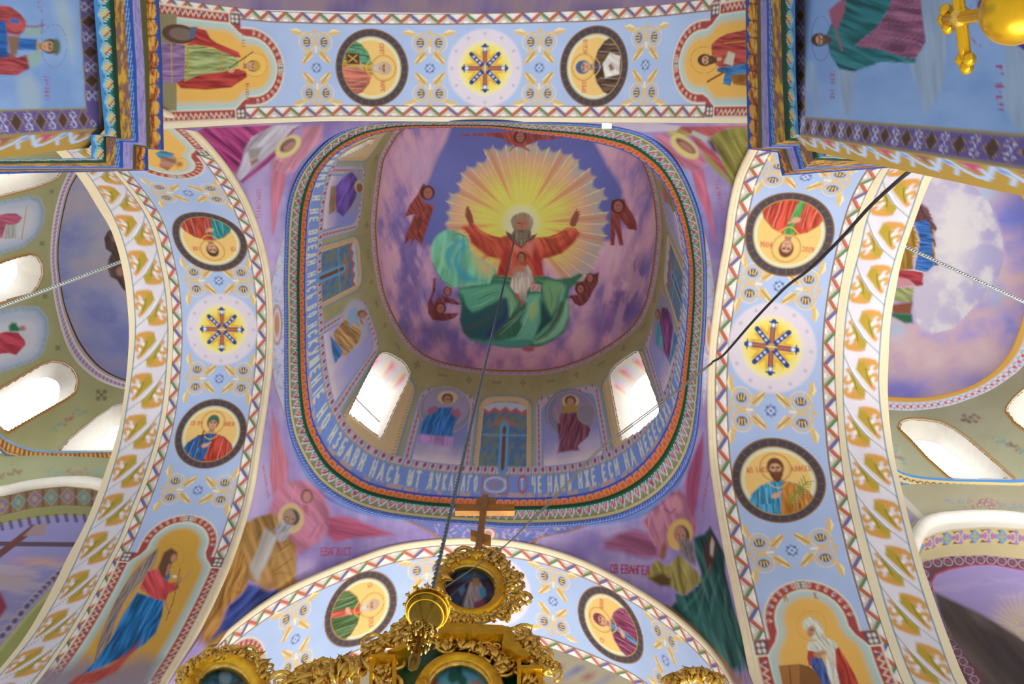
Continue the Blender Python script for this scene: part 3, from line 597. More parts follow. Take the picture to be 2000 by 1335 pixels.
M_(S['arch_far'],-1.2,-1,'saint medallion on far arch, maroon hooded cloak',bust('#5f7fa6','#84385a','#84385a',hair='#7c3350',cap='#7c3350',names=('СВ','АННА')))
# ---- niche figures
def angel_ll(L,t):
    L.id(t,'cloud'); L.poly(z7((180,1200),(330,1240),(480,1190),(650,1230),(800,1180),(900,1200),(800,1420),(100,1420)),'#8f8290',f=14,a=.9)
    L.id(t,'wing'); L.poly(z7((885,575),(872,640),(830,720),(760,790),(690,880),(640,1000),(600,1130),(560,1250),(520,1240),(545,1120),(590,990),(650,860),(730,730),(820,625)),'#8b7a72',fold=(118,.35,.35),f=1.5)
    for a,b in(((860,640),(560,1200)),((840,700),(590,1180)),((800,680),(540,1190))): L.line(z7(a,b),1.6,'#b9aeb0',f=2,a=.7)
    L.id(t,'blue_robe'); L.poly(z7((765,825),(915,870),(905,950),(870,1050),(810,1110),(720,1170),(600,1225),(455,1285),(540,1200),(610,1100),(680,960)),'#1c6fae',fold=(118,.22,.5),f=1.5)
    L.id(t,'red_hem'); L.poly(z7((790,1085),(740,1160),(650,1265),(520,1334),(370,1345),(430,1290),(600,1240),(710,1160)),'#b04a40',fold=(140,.25,.3),f=3)
    L.id(t,'red_tunic'); L.poly(z7((820,710),(870,690),(930,740),(945,770),(990,765),(1000,800),(940,830),(925,870),(860,860),(800,815),(780,800)),'#cc4c50',fold=(70,.2,.3),f=1.5)
    L.id(t,'blue_robe'); L.poly(z7((915,750),(945,700),(950,740),(930,760)),'#2f74a6')
    L.id(t,'hand'); L.line(z7((985,780),(1065,712)),3.5,'#c98c6a',f=2); L.line(z7((920,870),(945,940)),3,'#b8806a',f=2)
    L.id(t,'lily'); L.line(z7((1005,690),(965,880),(925,980)),1.4,'#4a5a3a'); L.ell(*z7((975,735))[0],4,3,'#dfe0d0'); L.line(z7((985,800),(1010,740)),1.5,'#55663a')
    L.id(t,'halo'); L.ring(*z7((965,620))[0],22,.8,'#b9924a',f=1.3)
    L.id(t,'head'); L.poly(z7((880,690),(915,600),(955,575),(990,600),(985,640),(960,660),(925,740),(905,735)),'#6a4636',f=2); L.ell(*z7((968,632))[0],5,8,'#c08a6a',ang=20,f=1.5); L.line(z7((945,670),(930,720)),5,'#b07e62',f=2)
def woman_rl(L,t):
    L.id(t,'box'); L.poly(z9((630,1232),(745,1222),(745,1345),(655,1345)),'#a9713e'); L.poly(z9((745,1222),(800,1235),(870,1290),(890,1345),(745,1345)),'#8a5a30'); L.line(z9((690,1232),(700,1340)),2,'#6a4424')
    L.id(t,'red_cloak'); L.poly(z9((895,1085),(960,1120),(1010,1200),(1060,1290),(1080,1345),(960,1345),(935,1230),(890,1160)),'#bb4436',fold=(70,.25,.45)); L.poly(z9((795,1140),(840,1160),(850,1200),(830,1235),(800,1230),(790,1190)),'#b04038')
    L.id(t,'blue_dress'); L.poly(z9((805,1190),(870,1185),(905,1260),(925,1345),(870,1345),(860,1300),(815,1240)),'#4a5f9e',fold=(80,.3,.5))
    L.id(t,'white_scarf'); L.poly(z9((890,1140),(945,1130),(950,1230),(975,1345),(935,1345),(900,1270)),'#d9d6c6',fold=(80,.3,.3))
    L.poly(z9((762,990),(785,965),(820,960),(860,990),(885,1040),(890,1075),(940,1090),(965,1125),(930,1160),(860,1160),(790,1145),(788,1115),(815,1080),(790,1040),(770,1025)),'#cfcdbc',fold=(60,.3,.3))
    L.id(t,'head'); L.ell(*z9((812,1040))[0],7,11,'#b98468',ang=15,f=2); L.line(z9((800,1030),(820,1032)),1.3,'#5a3a2a'); L.line(z9((812,1062),(824,1060)),1.5,'#8a4a40')
    L.id(t,'hand'); L.ell(*z9((850,1170))[0],9,5,'#b98464',f=2); L.ell(*z9((878,1158))[0],7,4,'#c08c6a',f=2)
    L.id(t,'halo'); L.ring(*z9((815,1010))[0],29,1,'#caa050')
def saint_nl(L,t):
    L.id(t,'painted_shade'); L.poly([(300,27),(345,27),(345,216),(300,216)],'#8c8560')  # olive strip puts the shade at the niche foot into the colour
    L.id(t,'skirt'); L.poly(z1((880,235),(1035,250),(1030,465),(880,460)),'#8d6f9a',fold=(0,.25,.4))
    L.id(t,'wheel'); L.ell(*z1((1000,190))[0],34,19,'#5c4238',ang=8); L.ell(*z1((1010,190))[0],24,12,'#7a6a60',ang=8); L.poly(z1((1060,150),(1100,150),(1100,215),(1060,215)),'#4f6a88')
    L.id(t,'red_cloak'); L.poly(z1((1095,155),(1150,170),(1175,215),(1210,240),(1330,290),(1345,320),(1300,320),(1190,265),(1100,250),(1035,255),(1080,225)),'#a93a36',fold=(20,.25,.4)); L.poly(z1((985,462),(1090,410),(1230,395),(1330,385),(1375,400),(1378,430),(1290,488),(1150,500),(1010,492)),'#a83a34',fold=(5,.25,.4))
    L.id(t,'green_dress'); L.poly(z1((1032,258),(1110,252),(1220,280),(1290,310),(1330,330),(1330,370),(1250,400),(1120,415),(1060,440),(1030,455)),'#98a46a',fold=(0,.33,.45)); L.line(z1((1048,262),(1048,440)),2.5,'#b8962f'); L.line(z1((1240,300),(1235,390)),2.5,'#b8962f'); L.line(z1((955,245),(960,455)),2,'#c09a4a')
    L.id(t,'palm_branch'); L.line(z1((1280,380),(1410,290)),2.5,'#5a6a3a')
    L.id(t,'halo'); L.ell(*z1((1425,362))[0],23,23,'#e9bc62'); L.ring(*z1((1425,362))[0],23,.9,'#b98a44')
    hL=Loc(L.S,'p',z1((1408,368))[0],(0,1),(1,0),1.2); head(hL,0,0,13,hair='#7a5a34',cap='#c09a3c',t=t)
    L.id(t,'hand'); L.ell(*z1((1290,395))[0],6,4,SKIN)
    L.id(t,'lettering'); 
    for k,ch in enumerate('СВ КАТ'): stroke_text(Loc(L.S,'p',z1((1350,175+k*16))[0],(0,1),(1,0),1.2),ch,0,0,6,'#c06a44')
    for k,ch in enumerate('ВЕЛИКОМ'): stroke_text(Loc(L.S,'p',z1((1372,465+k*15))[0],(0,1),(1,0),1.2),ch,0,0,6,'#c06a44')
def saint_nr(L,t):
    L.id(t,'red_cloak'); L.poly(z3((255,250),(290,215),(340,190),(450,165),(450,370),(390,385),(300,375),(260,345)),'#a8463e',fold=(5,.25,.45)); L.line(z3((450,230),(330,240)),2,'#c9993c')
    L.id(t,'blue_robe'); L.poly(z3((285,380),(340,370),(400,365),(460,345),(460,405),(380,425),(360,480),(320,465),(330,410),(290,400)),'#3a78ae',fold=(10,.3,.45))
    L.id(t,'orange_robe'); L.poly(z3((360,420),(460,405),(460,480),(380,470)),'#a8702e',fold=(0,.3,.4))
    L.id(t,'book'); L.poly(z3((350,285),(388,300),(375,368),(322,352)),'#c9c2ac'); L.line(z3((345,300),(330,350)),1,'#8a7a6a')
    L.id(t,'halo'); L.ring(*z3((215,335))[0],26,.8,'#a97a3a'); hL=Loc(L.S,'p',z3((225,335))[0],(0,-1),(-1,0),1.2); head(hL,0,0,14,hair='#5a3d28',beard='#5a3d28',t=t)
    L.id(t,'hand'); L.ell(*z3((300,330))[0],5,4,SKIN); L.line(z3((235,455),(330,400)),4,'#8a5a34')
def saint_lu(L,t):
    k=Zm(0,140,4.762); L.id(t,'robe'); L.poly(k((1440,760),(1500,730),(1620,760),(1600,830),(1560,860),(1480,800)),'#4a88a6',fold=(10,.2,.4)); L.poly(k((1500,800),(1640,790),(1640,850),(1560,920),(1480,880)),'#a87a66',fold=(10,.2,.4)); L.id(t,'halo'); L.ring(*k((1690,860))[0],12,.7,'#b98a44'); L.id(t,'head'); L.ell(*k((1670,860))[0],6,5,'#a8784f',f=2)
niche(S['arch_left'],-1.93,-1,'niche painting on left arch, winged angel in blue robe holding lily',paint=angel_ll,ground='#cf9f42')
niche(S['arch_right'],-1.94,1,'niche painting on right arch, woman in white headscarf beside wooden box',paint=woman_rl,names=('М','К'))
niche(S['arch_near'],2.0,1,'niche painting on near arch, crowned woman in green dress and purple skirt',paint=saint_nl)
niche(S['arch_near'],-1.98,1,'niche painting on near arch, bearded man in red cloak with book',paint=saint_nr)
niche(S['arch_left'],1.86,-1,'small foreshortened niche painting on left arch beside the left pier capital',paint=saint_lu)
niche(S['arch_right'],1.6,1,'red-framed niche top at the upper end of right arch beside the right pier capital')
niche(S['arch_far'],2.22,-1,'red-framed niche top at the left foot of far arch above the small gilt arch')
niche(S['arch_far'],-2.25,-1,'red-framed niche top at the right foot of far arch')
# ---------------------------------------------------------------- leaf bands
def leafband(s,flip):
    P=s.P*1.0; mid=P[:,s.nv//2]; Ln=np.r_[0,np.cumsum(np.linalg.norm(np.diff(mid,axis=0),axis=1))]; wd=np.linalg.norm(P[s.nu//2,0]-P[s.nu//2,-1])
    s.A=np.repeat(Ln/wd,s.nv); s.B=s.V.copy(); s.fill(ramp(fbm(s.A*2,s.B*2,3,1),[(0,'#d6cfda'),(1,'#e6e0e6')]))
    per=1.07; n=int(s.A.max()/per)+1
    for k in range(n):
        L=Loc(s,'ab',(k*per,0),(0,1),(1,0),.03) if not flip else Loc(s,'ab',(k*per,1),(0,-1),(1,0),.03)
        o='#d39a4a';y='#b79a34';w_='#f2ecec'; 
        # upper leaf and its lobes, then the lower one turned about
        for r in(0,1):
            T=(lambda p:[(a*.98+.01,b*.9+.07) for a,b in p]) if r==0 else (lambda p:[(1-a*.98-.01,1-b*.9-.07) for a,b in p])
            L.poly(T([(.42,.97),(.52,1.0),(.70,.98),(.88,.93),(.98,.82),(.96,.70),(.86,.65),(.82,.72),(.86,.79),(.79,.80),(.72,.72),(.56,.84)]),o)
            L.poly(T([(.70,.74),(.80,.60),(.92,.63),(.98,.53),(.96,.42),(.88,.37),(.85,.44),(.89,.50),(.81,.49),(.80,.38),(.92,.24),(.84,.17),(.72,.28),(.62,.42),(.60,.60)]),o)
            L.poly(T([(.36,.72),(.42,.97),(.58,.88),(.70,.74),(.79,.56),(.80,.36),(.68,.36),(.52,.52)]),y)
            L.ell(*T([(.74,.62)])[0],.045,.05,w_); L.ell(*T([(.82,.46)])[0],.035,.04,w_); L.line(T([(.78,.3),(.68,.5),(.62,.72)]),.018,'#5f6a2a')
        L.line([(.05,1.03),(.26,.70),(.52,.38),(.95,-.03)],.10,'#bcb6bc',taper=[.3,1,1,.2]); L.line([(.06,1.02),(.28,.70),(.54,.37),(.95,-.03)],.055,'#efeaec',taper=[.3,1,1,.2])
        L.line([(.03,1.05),(.28,.64),(.54,.32),(.97,-.04)],.012,'#5f7f74')
    for v in(.03,.97): s.mask(np.clip((.014-np.abs(s.V-v))/.02+.5,0,1),'#4f7a70')
leafband(S['leaf_arch_left'],False); leafband(S['leaf_arch_right'],False)
for k in('step_left','step_right','edge_left','edge_right'): S[k].fill('#ecdcb8')
# ================================================================ PAINT: dome
da=Zm(770,240,4.);db=Zm(820,390,5.263);dc=Zm(820,520,5.263)
D=S['dome']; X,Y=D.X,D.Y
n1=fbm(X/46+.3*Y/60,Y/85,5,3); n2=fbm(X/30,Y/38,4,5); n3=fbm(X/90,Y/90,3,1)
r0=np.hypot(X-1008,Y-480)
wisp=fbm((X+ .25*(Y-480)*np.sign(X-1008))/17,Y/60,4,6)
side=sst(110,200,np.abs(X-1008))
v=.55*n1+.45*(wisp*side+n2*(1-side))
D.fill(ramp(v,[(.26,'#6a5a98'),(.37,'#8a76b0'),(.44,'#a88cba'),(.49,'#c49ab8'),(.56,'#d6a8c0'),(.7,'#e4bcc4')]))
low=sst(640,710,Y); D.mask(low*.75,ramp(n2,[(.3,'#8f6a9c'),(.5,'#b480a8'),(.7,'#cf9ab0')]))
for cx,cy,rx,ry,c,a in((1215,590,38,60,'#4a3a86',.75),(1180,640,36,36,'#5240a0',.6),(1240,520,16,55,'#4e3c74',.6),(805,560,22,55,'#6f5a9c',.7),(845,650,50,28,'#5b4f7c',.7),(850,455,16,40,'#6a5696',.6)):
    D.mask(np.exp(-(((X-cx)/rx)**2+((Y-cy)/ry)**2)*1.1)*sst(.3,.55,n2+.12),c,a)
D.mask(sst(.56,.66,wisp)*side*.35,'#e0b4c0'); D.mask(sst(.62,.72,n1)*.3*(1-side),'#e2b6b4')
blue=[(884,240),(868,275),(852,312),(838,342),(826,368),(814,402),(802,440),(835,480),(1195,470),(1213,435),(1219,405),(1216,372),(1201,347),(1190,325),(1172,300),(1160,275),(1150,235)]
wob=[(x+3*math.sin(i*2.3),y) for i,(x,y) in enumerate(blue)]
D.poly(wob,'#646cae',f=5); D.mask(np.exp(-((X-845)/70)**2-((Y-330)/60)**2),'#7c7db8',.35)
D.poly([(868,272),(872,262),(850,318),(836,348),(822,380),(812,404),(806,404),(830,352)],'#c9a6a0',f=5,a=.6)
# glory
gx,gy=1018,436; th=np.arctan2(Y-gy,X-gx); r=np.hypot(X-gx,Y-gy)
ns=46; sec=((th+math.pi)/(2*math.pi)*ns); si=np.floor(sec).astype(int)%ns; fr=sec-np.floor(sec); gr=np.random.default_rng(11)
rad=gr.uniform(146,160,ns); rad[::2]+=5; tone=gr.random(ns); width=np.abs(fr-.5)*2
Rr=rad[si]+3*np.cos(fr*6); ext=1+.06*np.cos(th-.2); al=np.clip((Rr*ext-r)/7+.5,0,1)
al*=np.where(Y>gy+50,np.clip((470+1.1*(X-1085)-Y+75)/30,0,1)*(X>1040)+np.clip((X-850)/20,0,1)*(X<=1040),1)
tgl=Thing('painted_glory','ragged yellow sunburst painted behind the bearded figure in the dome','wall painting'); D.cur=tgl.part('rays')
base=ramp(r/165,[(0,'#ece6a0'),(.2,'#e4d562'),(.45,'#e2c95a'),(.62,'#ddb070'),(.8,'#cfa68c'),(.88,'#b8ac9c'),(1.1,'#b2a8a8')])
D.mask(al,base); D.cur=0; tg=tgl.part('rays')
streak=np.clip(1-width*1.15,0,1)*(r>35)
D.mask(al*streak*(tone[si]>.62)*sst(40,80,r)*.75,'#c98660'); D.mask(al*streak*(tone[si]<.34)*sst(150,60,r)*.8,'#efe25c'); D.mask(al*streak*((tone[si]>.34)&(tone[si]<.5))*sst(60,120,r)*.8,'#e8b878')
D.mask(al*(fr<.12)*sst(20,60,r)*.5,'#f2dc9c'); D.mask(al*sst(26,8,r-18)*.6,'#f2ecc0')
# cherubs
def cher(polys,face,label,c='#8a4038'):
    t=Thing('painted_cherub',label,'wall painting','red winged cherubs painted in the dome'); L=Loc(D,'p',(0,0),(1,0),(0,1),1.3)
    L.id(t,'wing'); 
    for i,p in enumerate(polys): L.poly(p,c,fold=(75 if i else 60,.3,.35),seed=i)
    L.id(t,'face'); (x,y),rr,an=face; L.ell(x,y,rr*1.25,rr*1.3,'#4f2c2c'); L.ell(x+.5,y+.5,rr*.8,rr,'#a8685a'); L.line([(x-rr*.4,y-rr*.1),(x+rr*.5,y-rr*.1)],.9,'#4a2a24'); L.line([(x-rr*.2,y+rr*.5),(x+rr*.3,y+rr*.5)],.9,'#7a3a34'); D.cur=0
cher([da((235,465),(215,490),(180,560),(120,640),(80,735),(160,710),(150,740),(95,860),(75,955),(130,900),(135,955),(160,900),(215,955),(240,870),(290,720),(312,645),(270,640),(220,600),(250,500)),da((185,740),(270,650),(300,600),(200,820),(130,950))],(da((262,545))[0],11,0),'red cherub with folded wings beside the left edge of the sunburst')
cher([da((1700,600),(1690,700),(1690,955),(1720,955),(1730,830),(1760,955),(1790,955),(1770,800),(1760,740),(1830,830),(1898,838),(1890,770),(1850,690),(1815,640),(1800,590),(1760,600)),da((1700,680),(1720,700),(1700,955),(1690,955))],(da((1748,650))[0],11,0),'red cherub with folded wings beside the right edge of the sunburst')
cher([da((505,92),(640,85),(800,75),(920,62),(1060,62),(1180,85),(1330,115),(1240,128),(1120,135),(1060,165),(1020,180),(1060,215),(1050,222),(985,185),(935,190),(905,222),(900,212),(940,175),(880,150),(840,120),(700,100),(510,100))],(da((982,108))[0],10,0),'red cherub with outspread wings above the sunburst at the cornice','#9c4a48')
cher([dc((165,120),(160,250),(130,330),(140,380),(180,330),(230,300),(330,330),(420,380),(400,400),(270,370),(240,430),(250,480),(400,480),(360,530),(250,560),(130,550),(85,480),(80,380),(120,280),(130,250),(140,120))],(dc((210,430))[0],9,0),'pair of dark red cherub heads under the left end of the green mantle','#7a3a3c')
D.cur=0
cher([dc((1500,320),(1560,295),(1620,290),(1590,230),(1600,160),(1680,150),(1720,90),(1780,80),(1840,60),(1830,170),(1770,270),(1740,340),(1680,400),(1640,410),(1590,380),(1560,330))],(dc((1650,230))[0],8,0),'pair of dark red cherub heads at the right end of the green mantle','#7a3a3a')
L=Loc(D,'p',(0,0),(1,0),(0,1),1.3)
for (x,y) in (dc((285,255))[0],dc((1750,120))[0]): L.ell(x,y,8,10,'#4f2c30'); L.ell(x,y,5.5,8,'#a8685c')
# father with mantle and child
t=Thing('painted_creator','bearded man in red robe with outstretched arms painted at the centre of the dome','wall painting')
L.id(t,'green_mantle')
L.poly(db((118,520),(130,440),(170,370),(240,320),(330,305),(400,330),(470,380),(500,440),(520,520),(600,600),(700,660),(770,700),(800,770),(820,840),(780,895),(300,895),(220,820),(150,700),(120,600)),'#74c4a0',fold=(95,.13,.22),f=1.6)
for p,c in (((250,500,300,430,400,400,450,420,350,470,320,560,330,640,360,740,300,700,250,600),'#3fa3b8'),((440,440,480,480,420,540,400,620,430,700,520,780,600,830,480,850,400,800,340,700,330,600,370,520),'#3d9fb4'),((200,560,240,500,300,440,340,440,270,500,240,590,270,700,230,680),'#9cd89a'),((380,520,420,470,350,560,340,650,370,760,350,720,320,620),'#8fd0a4'),((520,520,560,560,660,640,740,690,780,760,700,820,620,780,560,700,530,620),'#b4c483'),((600,620,680,660,740,720,720,780,640,720),'#d2b884')):
    P=[(p[i],p[i+1]) for i in range(0,len(p),2)]; L.poly(db(*P),c,f=4,a=.85)
L.line(db((320,370),(400,350),(470,375),(490,410)),3,'#6a6a40',f=2,a=.7,taper=[.2,1,.4]); L.line(db((480,390),(500,450),(490,510)),3.5,'#76b0a8',f=2,a=.8)
L.line(db((135,650),(170,740),(230,830),(330,890)),2,'#5c4a3c',f=1.5,a=.6)
L.poly(dc((400,230),(520,200),(720,180),(760,80),(960,110),(1000,150),(1160,90),(1300,100),(1400,130),(1560,110),(1640,70),(1680,80),(1600,180),(1540,240),(1520,330),(1535,420),(1530,560),(1480,680),(1380,760),(1250,820),(1100,835),(900,835),(700,800),(520,760),(450,690),(410,560),(430,420),(395,300)),'#3b7a5e',fold=(80,.1,.2),f=1.8)
for p,c,a in (((400,240,440,300,470,400,520,470,600,450,720,390,840,320,920,320,960,300,900,200,800,180,560,220,440,230),'#5fb08c',1),((440,300,470,400,540,480,640,450,760,390,860,330,920,340,900,520,800,600,740,700,620,740,520,740,450,680,415,560,430,430),'#2a5c62',1),((900,340,920,420,900,560,840,640,700,750,640,760,720,640,860,500),'#2c3f78',.8),((480,600,620,560,760,480,700,560,560,640,490,660),'#4a5a50',.7),
 ((1080,330,1130,290,1240,280,1250,360,1245,480,1240,580,1200,680,1160,760,1050,760,960,770,880,760,1000,720,1060,620,1040,560,1090,440),'#6cba9a',1),((1120,400,1200,330,1210,460,1160,560,1110,520),'#a8c46e',.75),((900,230,960,300,1000,380,980,440,920,520,915,420,900,330,860,260),'#78b486',1),((1240,340,1290,420,1330,500,1380,560,1340,640,1260,690,1200,690,1245,560),'#23534f',1),((1300,140,1420,160,1500,200,1450,260,1420,320,1400,420,1350,500,1320,440,1280,340,1260,200),'#7ab07c',.9),
 ((1450,250,1500,220,1480,320,1470,420,1440,520,1400,600,1320,680,1240,730,1160,760,1260,650,1360,560,1410,460,1430,340),'#69b292',1),((1500,340,1530,360,1525,520,1480,640,1400,720,1280,780,1180,800,1160,770,1300,720,1400,620,1460,500),'#86c49c',1),((1440,370,1490,340,1470,450,1420,560,1340,660,1230,740,1200,760,1320,640,1400,500),'#4a4a22',.85),((500,740,640,770,820,760,960,760,1100,760,1160,790,1080,830,900,830,700,800),'#4e9c92',.9),((760,680,860,600,980,460,1060,400,1100,380,1060,470,960,600,860,700,780,740),'#3f6a54',.9)):
    P=[(p[i],p[i+1]) for i in range(0,len(p),2)]; L.poly(dc(*P),c,f=2.6,a=a)
for p,c,w_ in (((1080,440,980,560,820,700),'#8cc49c',2.2),((1040,460,960,550,860,620),'#9ccaa0',1.4),((1180,330,1110,480,1050,640,1000,720),'#9ad0b0',2),((1230,320,1235,480,1200,640),'#4c8c78',2),((940,360,950,450,930,520),'#a8d0a0',1.6),((520,300,620,260,740,230),'#8cc490',2.2),((600,340,700,290,820,250),'#2f6a4e',2),((1330,200,1360,320,1350,420),'#4c7a4a',2),((1450,190,1480,240,1440,330),'#a4b884',2),((780,130,900,140,1000,170),'#5fa85c',3),((1200,130,1300,170,1440,180),'#6aa868',4),((1440,150,1560,140,1640,100),'#4a6a44',3),((700,280,760,300,840,260),'#7a7a3c',1.6),((540,420,640,390,760,320),'#a4d8b4',1.6)):
    P=[(p[i],p[i+1]) for i in range(0,len(p),2)]; L.line(dc(*P),w_,c,f=2,a=.8,taper=[.3,1,.3])
L.id(t,'foot'); L.poly(dc((1050,825),(1120,815),(1180,830),(1170,865),(1120,880),(1060,860)),'#a8646a',f=2)
L.id(t,'red_robe')
L.poly(db((440,285),(500,265),(560,240),(600,290),(690,355),(830,385),(900,360),(960,420),(1040,480),(1130,420),(1200,385),(1320,380),(1420,340),(1520,280),(1600,290),(1640,340),(1620,370),(1590,430),(1520,500),(1460,550),(1350,590),(1270,600),(1250,640),(1275,780),(1000,790),(795,775),(830,610),(700,580),(620,520),(530,440),(500,350)),'#c2543a',fold=(60,.16,.4),f=1.5)
L.poly(db((440,285),(500,270),(560,330),(640,420),(700,500),(780,560),(830,610),(700,580),(620,520),(530,440),(490,340)),'#8f2f22',f=5,a=.6); L.poly(db((1640,340),(1600,420),(1520,490),(1440,540),(1340,570),(1260,600),(1300,560),(1420,500),(1520,420),(1590,340)),'#8a2a22',f=4,a=.7)
L.poly(db((880,480),(960,520),(930,640),(900,775),(795,775),(840,600)),'#9a2420',f=3,a=.75); L.poly(db((1180,500),(1260,600),(1275,780),(1180,780),(1160,620)),'#9a2222',f=3,a=.75)
L.poly(db((940,430),(1040,500),(1160,400),(1200,420),(1150,560),(1040,520),(960,540)),'#dc8474',f=4,a=.7)
for p in ((600,330,700,400,800,480),(640,310,760,390,860,430),(700,380,760,450,780,520),(1240,430,1300,480,1380,460),(1350,380,1420,420,1520,370),(900,420,880,520,840,600),(1180,440,1220,520,1230,580)):
    P=[(p[i],p[i+1]) for i in range(0,len(p),2)]; L.line(db(*P),2.4,'#a23c2a',f=2,a=.6,taper=[.3,1,.2])
for p in ((560,290,640,350,740,410),(1450,330,1520,300,1580,310),(1300,400,1400,380,1480,350),(950,560,940,660,930,740)):
    P=[(p[i],p[i+1]) for i in range(0,len(p),2)]; L.line(db(*P),2.4,'#e0805c',f=2,a=.7,taper=[.3,1,.2])
L.id(t,'hand'); L.poly(db((465,160),(475,90),(495,75),(520,110),(540,160),(555,230),(520,280),(490,220)),'#8a4a3c'); L.line(db((485,90),(480,60)),1.6,'#8a4a3c'); L.line(db((505,95),(500,70)),1.6,'#8a4a3c')
L.poly(db((1560,180),(1590,130),(1620,110),(1640,150),(1630,200),(1600,270),(1560,280),(1540,250)),'#8f5040'); L.line(db((1600,130),(1612,92)),1.6,'#8f5040'); L.line(db((1628,140),(1636,112)),1.6,'#8f5040'); L.line(db((1632,170),(1642,150)),1.5,'#8f5040')
L.id(t,'collar'); L.poly(db((880,320),(960,360),(1040,470),(1150,370),(1205,345),(1180,400),(1100,440),(1040,500),(980,450),(900,380)),'#6a4a4c')
L.id(t,'head'); L.poly(db((930,220),(950,170),(1000,140),(1060,125),(1120,145),(1160,190),(1168,240),(1150,300),(1130,330),(980,330),(950,280)),'#8f866c',fold=(90,.5,.25))
L.poly(db((985,200),(1040,170),(1110,185),(1130,240),(1110,300),(1060,320),(1000,300),(980,250)),'#a87458',f=2.5)
L.line(db((1000,235),(1035,238)),1.6,'#4a3028'); L.line(db((1062,238),(1100,240)),1.6,'#4a3028'); L.line(db((1048,240),(1050,290)),1.6,'#7c503c'); L.line(db((1022,206),(1084,206)),1,'#8a5c46',a=.6)
L.id(t,'beard'); L.poly(db((965,310),(1010,300),(1045,315),(1090,300),(1140,320),(1150,370),(1110,420),(1075,470),(1045,490),(1010,450),(960,400),(945,350)),'#736550',fold=(90,.6,.45)); L.line(db((1020,318),(1075,318)),1.2,'#4a3a30'); L.line(db((1045,350),(1040,470)),1,'#a89c80',a=.7); L.line(db((1000,340),(1015,420)),1,'#9c9078',a=.6); L.line(db((1090,340),(1075,420)),1,'#9c9078',a=.6)
t2=Thing('painted_child','small child in white cloth on the lap of the red robed man in the dome','wall painting')
L.id(t2,'body'); L.poly(db((930,700),(980,680),(1050,670),(1120,690),(1150,760),(1180,850),(1200,895),(1150,890),(1110,790),(960,790),(920,740)),'#b87860',f=1.5); L.line(db((945,745),(925,690),(940,640)),2.8,'#b06e58')
L.id(t2,'white_cloth'); L.poly(db((975,740),(1080,745),(1075,690),(1110,670),(1150,740),(1165,830),(1140,895),(1100,895),(930,895),(960,820)),'#bdb2a2',fold=(80,.3,.3),f=1.5)
L.poly(dc((950,110),(1120,110),(1130,200),(1100,260),(1090,340),(1060,380),(1030,330),(960,250),(920,200)),'#c4b9a8',fold=(90,.3,.4),f=1.6)
L.id(t2,'legs'); L.poly(dc((975,270),(1015,280),(1030,330),(1010,370),(990,330)),'#a8644e',f=1.5); L.poly(dc((1035,350),(1070,350),(1060,390),(1045,415)),'#a8644e',f=1.5)
L.id(t2,'book'); L.poly(dc((1140,195),(1190,180),(1245,190),(1240,260),(1185,250),(1135,262)),'#c8a8a0'); 
for y in(210,225,240): L.line(dc((1150,y),(1232,y-2)),1,'#a85a5c',a=.8)
L.id(t2,'head'); L.ell(*db((1045,590))[0],9,11,'#4c3328'); L.ell(*db((1043,600))[0],6.5,9,'#a8704f'); L.line(db((1022,590),(1066,590)),1.1,'#5a3828',a=.8); L.line(db((1035,628),(1056,628)),1,'#7c3f34')
D.cur=0

D.C=np.clip(D.C*1.32+.012,0,.92)  # whole dome paint lightened to make up for the dim light there
# ================================================================ PAINT: rings, drum, pendentives
s=S['dome_ring']; s.sp='u'
s.fill('#c8a8a4'); k=s.U*230; ph=k%1
s.mask(((s.V>.2)&(s.V<.68)).astype(float),'#d3bcc6'); s.mask(((ph<.42)&(s.V>.3)&(s.V<.62)).astype(float),'#b0708c',.8); s.mask(((ph>.5)&(ph<.85)&(s.V>.15)&(s.V<.45)).astype(float),'#8c9ac8',.7)
s.mask(sst(.66,.76,s.V),'#a07038'); s.sp='p'
# cornice: blue roll, diamond frieze, green lip, orange teeth
s=S['cornice']; n=158; k=s.U*n; ph=k%1; V=s.V
R_=np.linspace(0,1,12); Vb=lambda i:i/11
f_=np.interp(V,[Vb(0),Vb(1),Vb(2),Vb(3),Vb(4),Vb(5),Vb(6),Vb(7),Vb(8),Vb(9),Vb(10),1],[0,0,.1,.2,.24,.58,.62,.68,.7,.97,1,1.05])
s.F_=f_; s.fill('#4a63ae')
s.mask(sst(.03,.0,f_),'#4a4a5a'); rope=((s.U*n*3+V*9)%1); s.mask(((rope<.45)&(f_>.07)&(f_<.16)).astype(float),'#9ab0de',.65)
s.mask(((f_>.19)&(f_<.245)).astype(float),'#d8ca8c'); m=(f_>=.235)&(f_<.6); y=(f_-.24)/.36
s.mask(m.astype(float),'#6c7458'); s.mask((m&(np.abs(ph-.5)*2>y*1.05)).astype(float),'#86865c'); s.mask((m&(y>.72)).astype(float),'#24604a',.9)
d=np.abs(ph-.5)*1.9+np.abs(y-.56)*1.9; s.mask(np.clip((.98-d)/.12,0,1)*m,'#b8c8e0'); s.mask(np.clip((.76-d)/.12,0,1)*m,'#a8484c'); s.mask(((np.abs(ph-.5)*1.9-np.abs(y-.56)*1.9<.08)&(np.abs(y-.56)*1.9-np.abs(ph-.5)*1.9<.08)&(d<.6)&m).astype(float),'#e0a888',.75)
tw=np.abs(((s.U*n)%1)*2-1); s.mask(np.clip((.13-np.abs(y-tw))/.08,0,1)*m,'#ccd4ea',.75)
s.mask(((f_>=.6)&(f_<.7)).astype(float),'#1e5638')
m=(f_>=.7)&(f_<1.0); yy=(f_-.7)/.28; k2=s.U*n*.95; p2=k2%1; tooth=yy<(.66+.3*np.sin(p2*math.pi)); s.mask(m.astype(float),'#3f56aa'); s.mask((m&tooth).astype(float),'#d0763c')
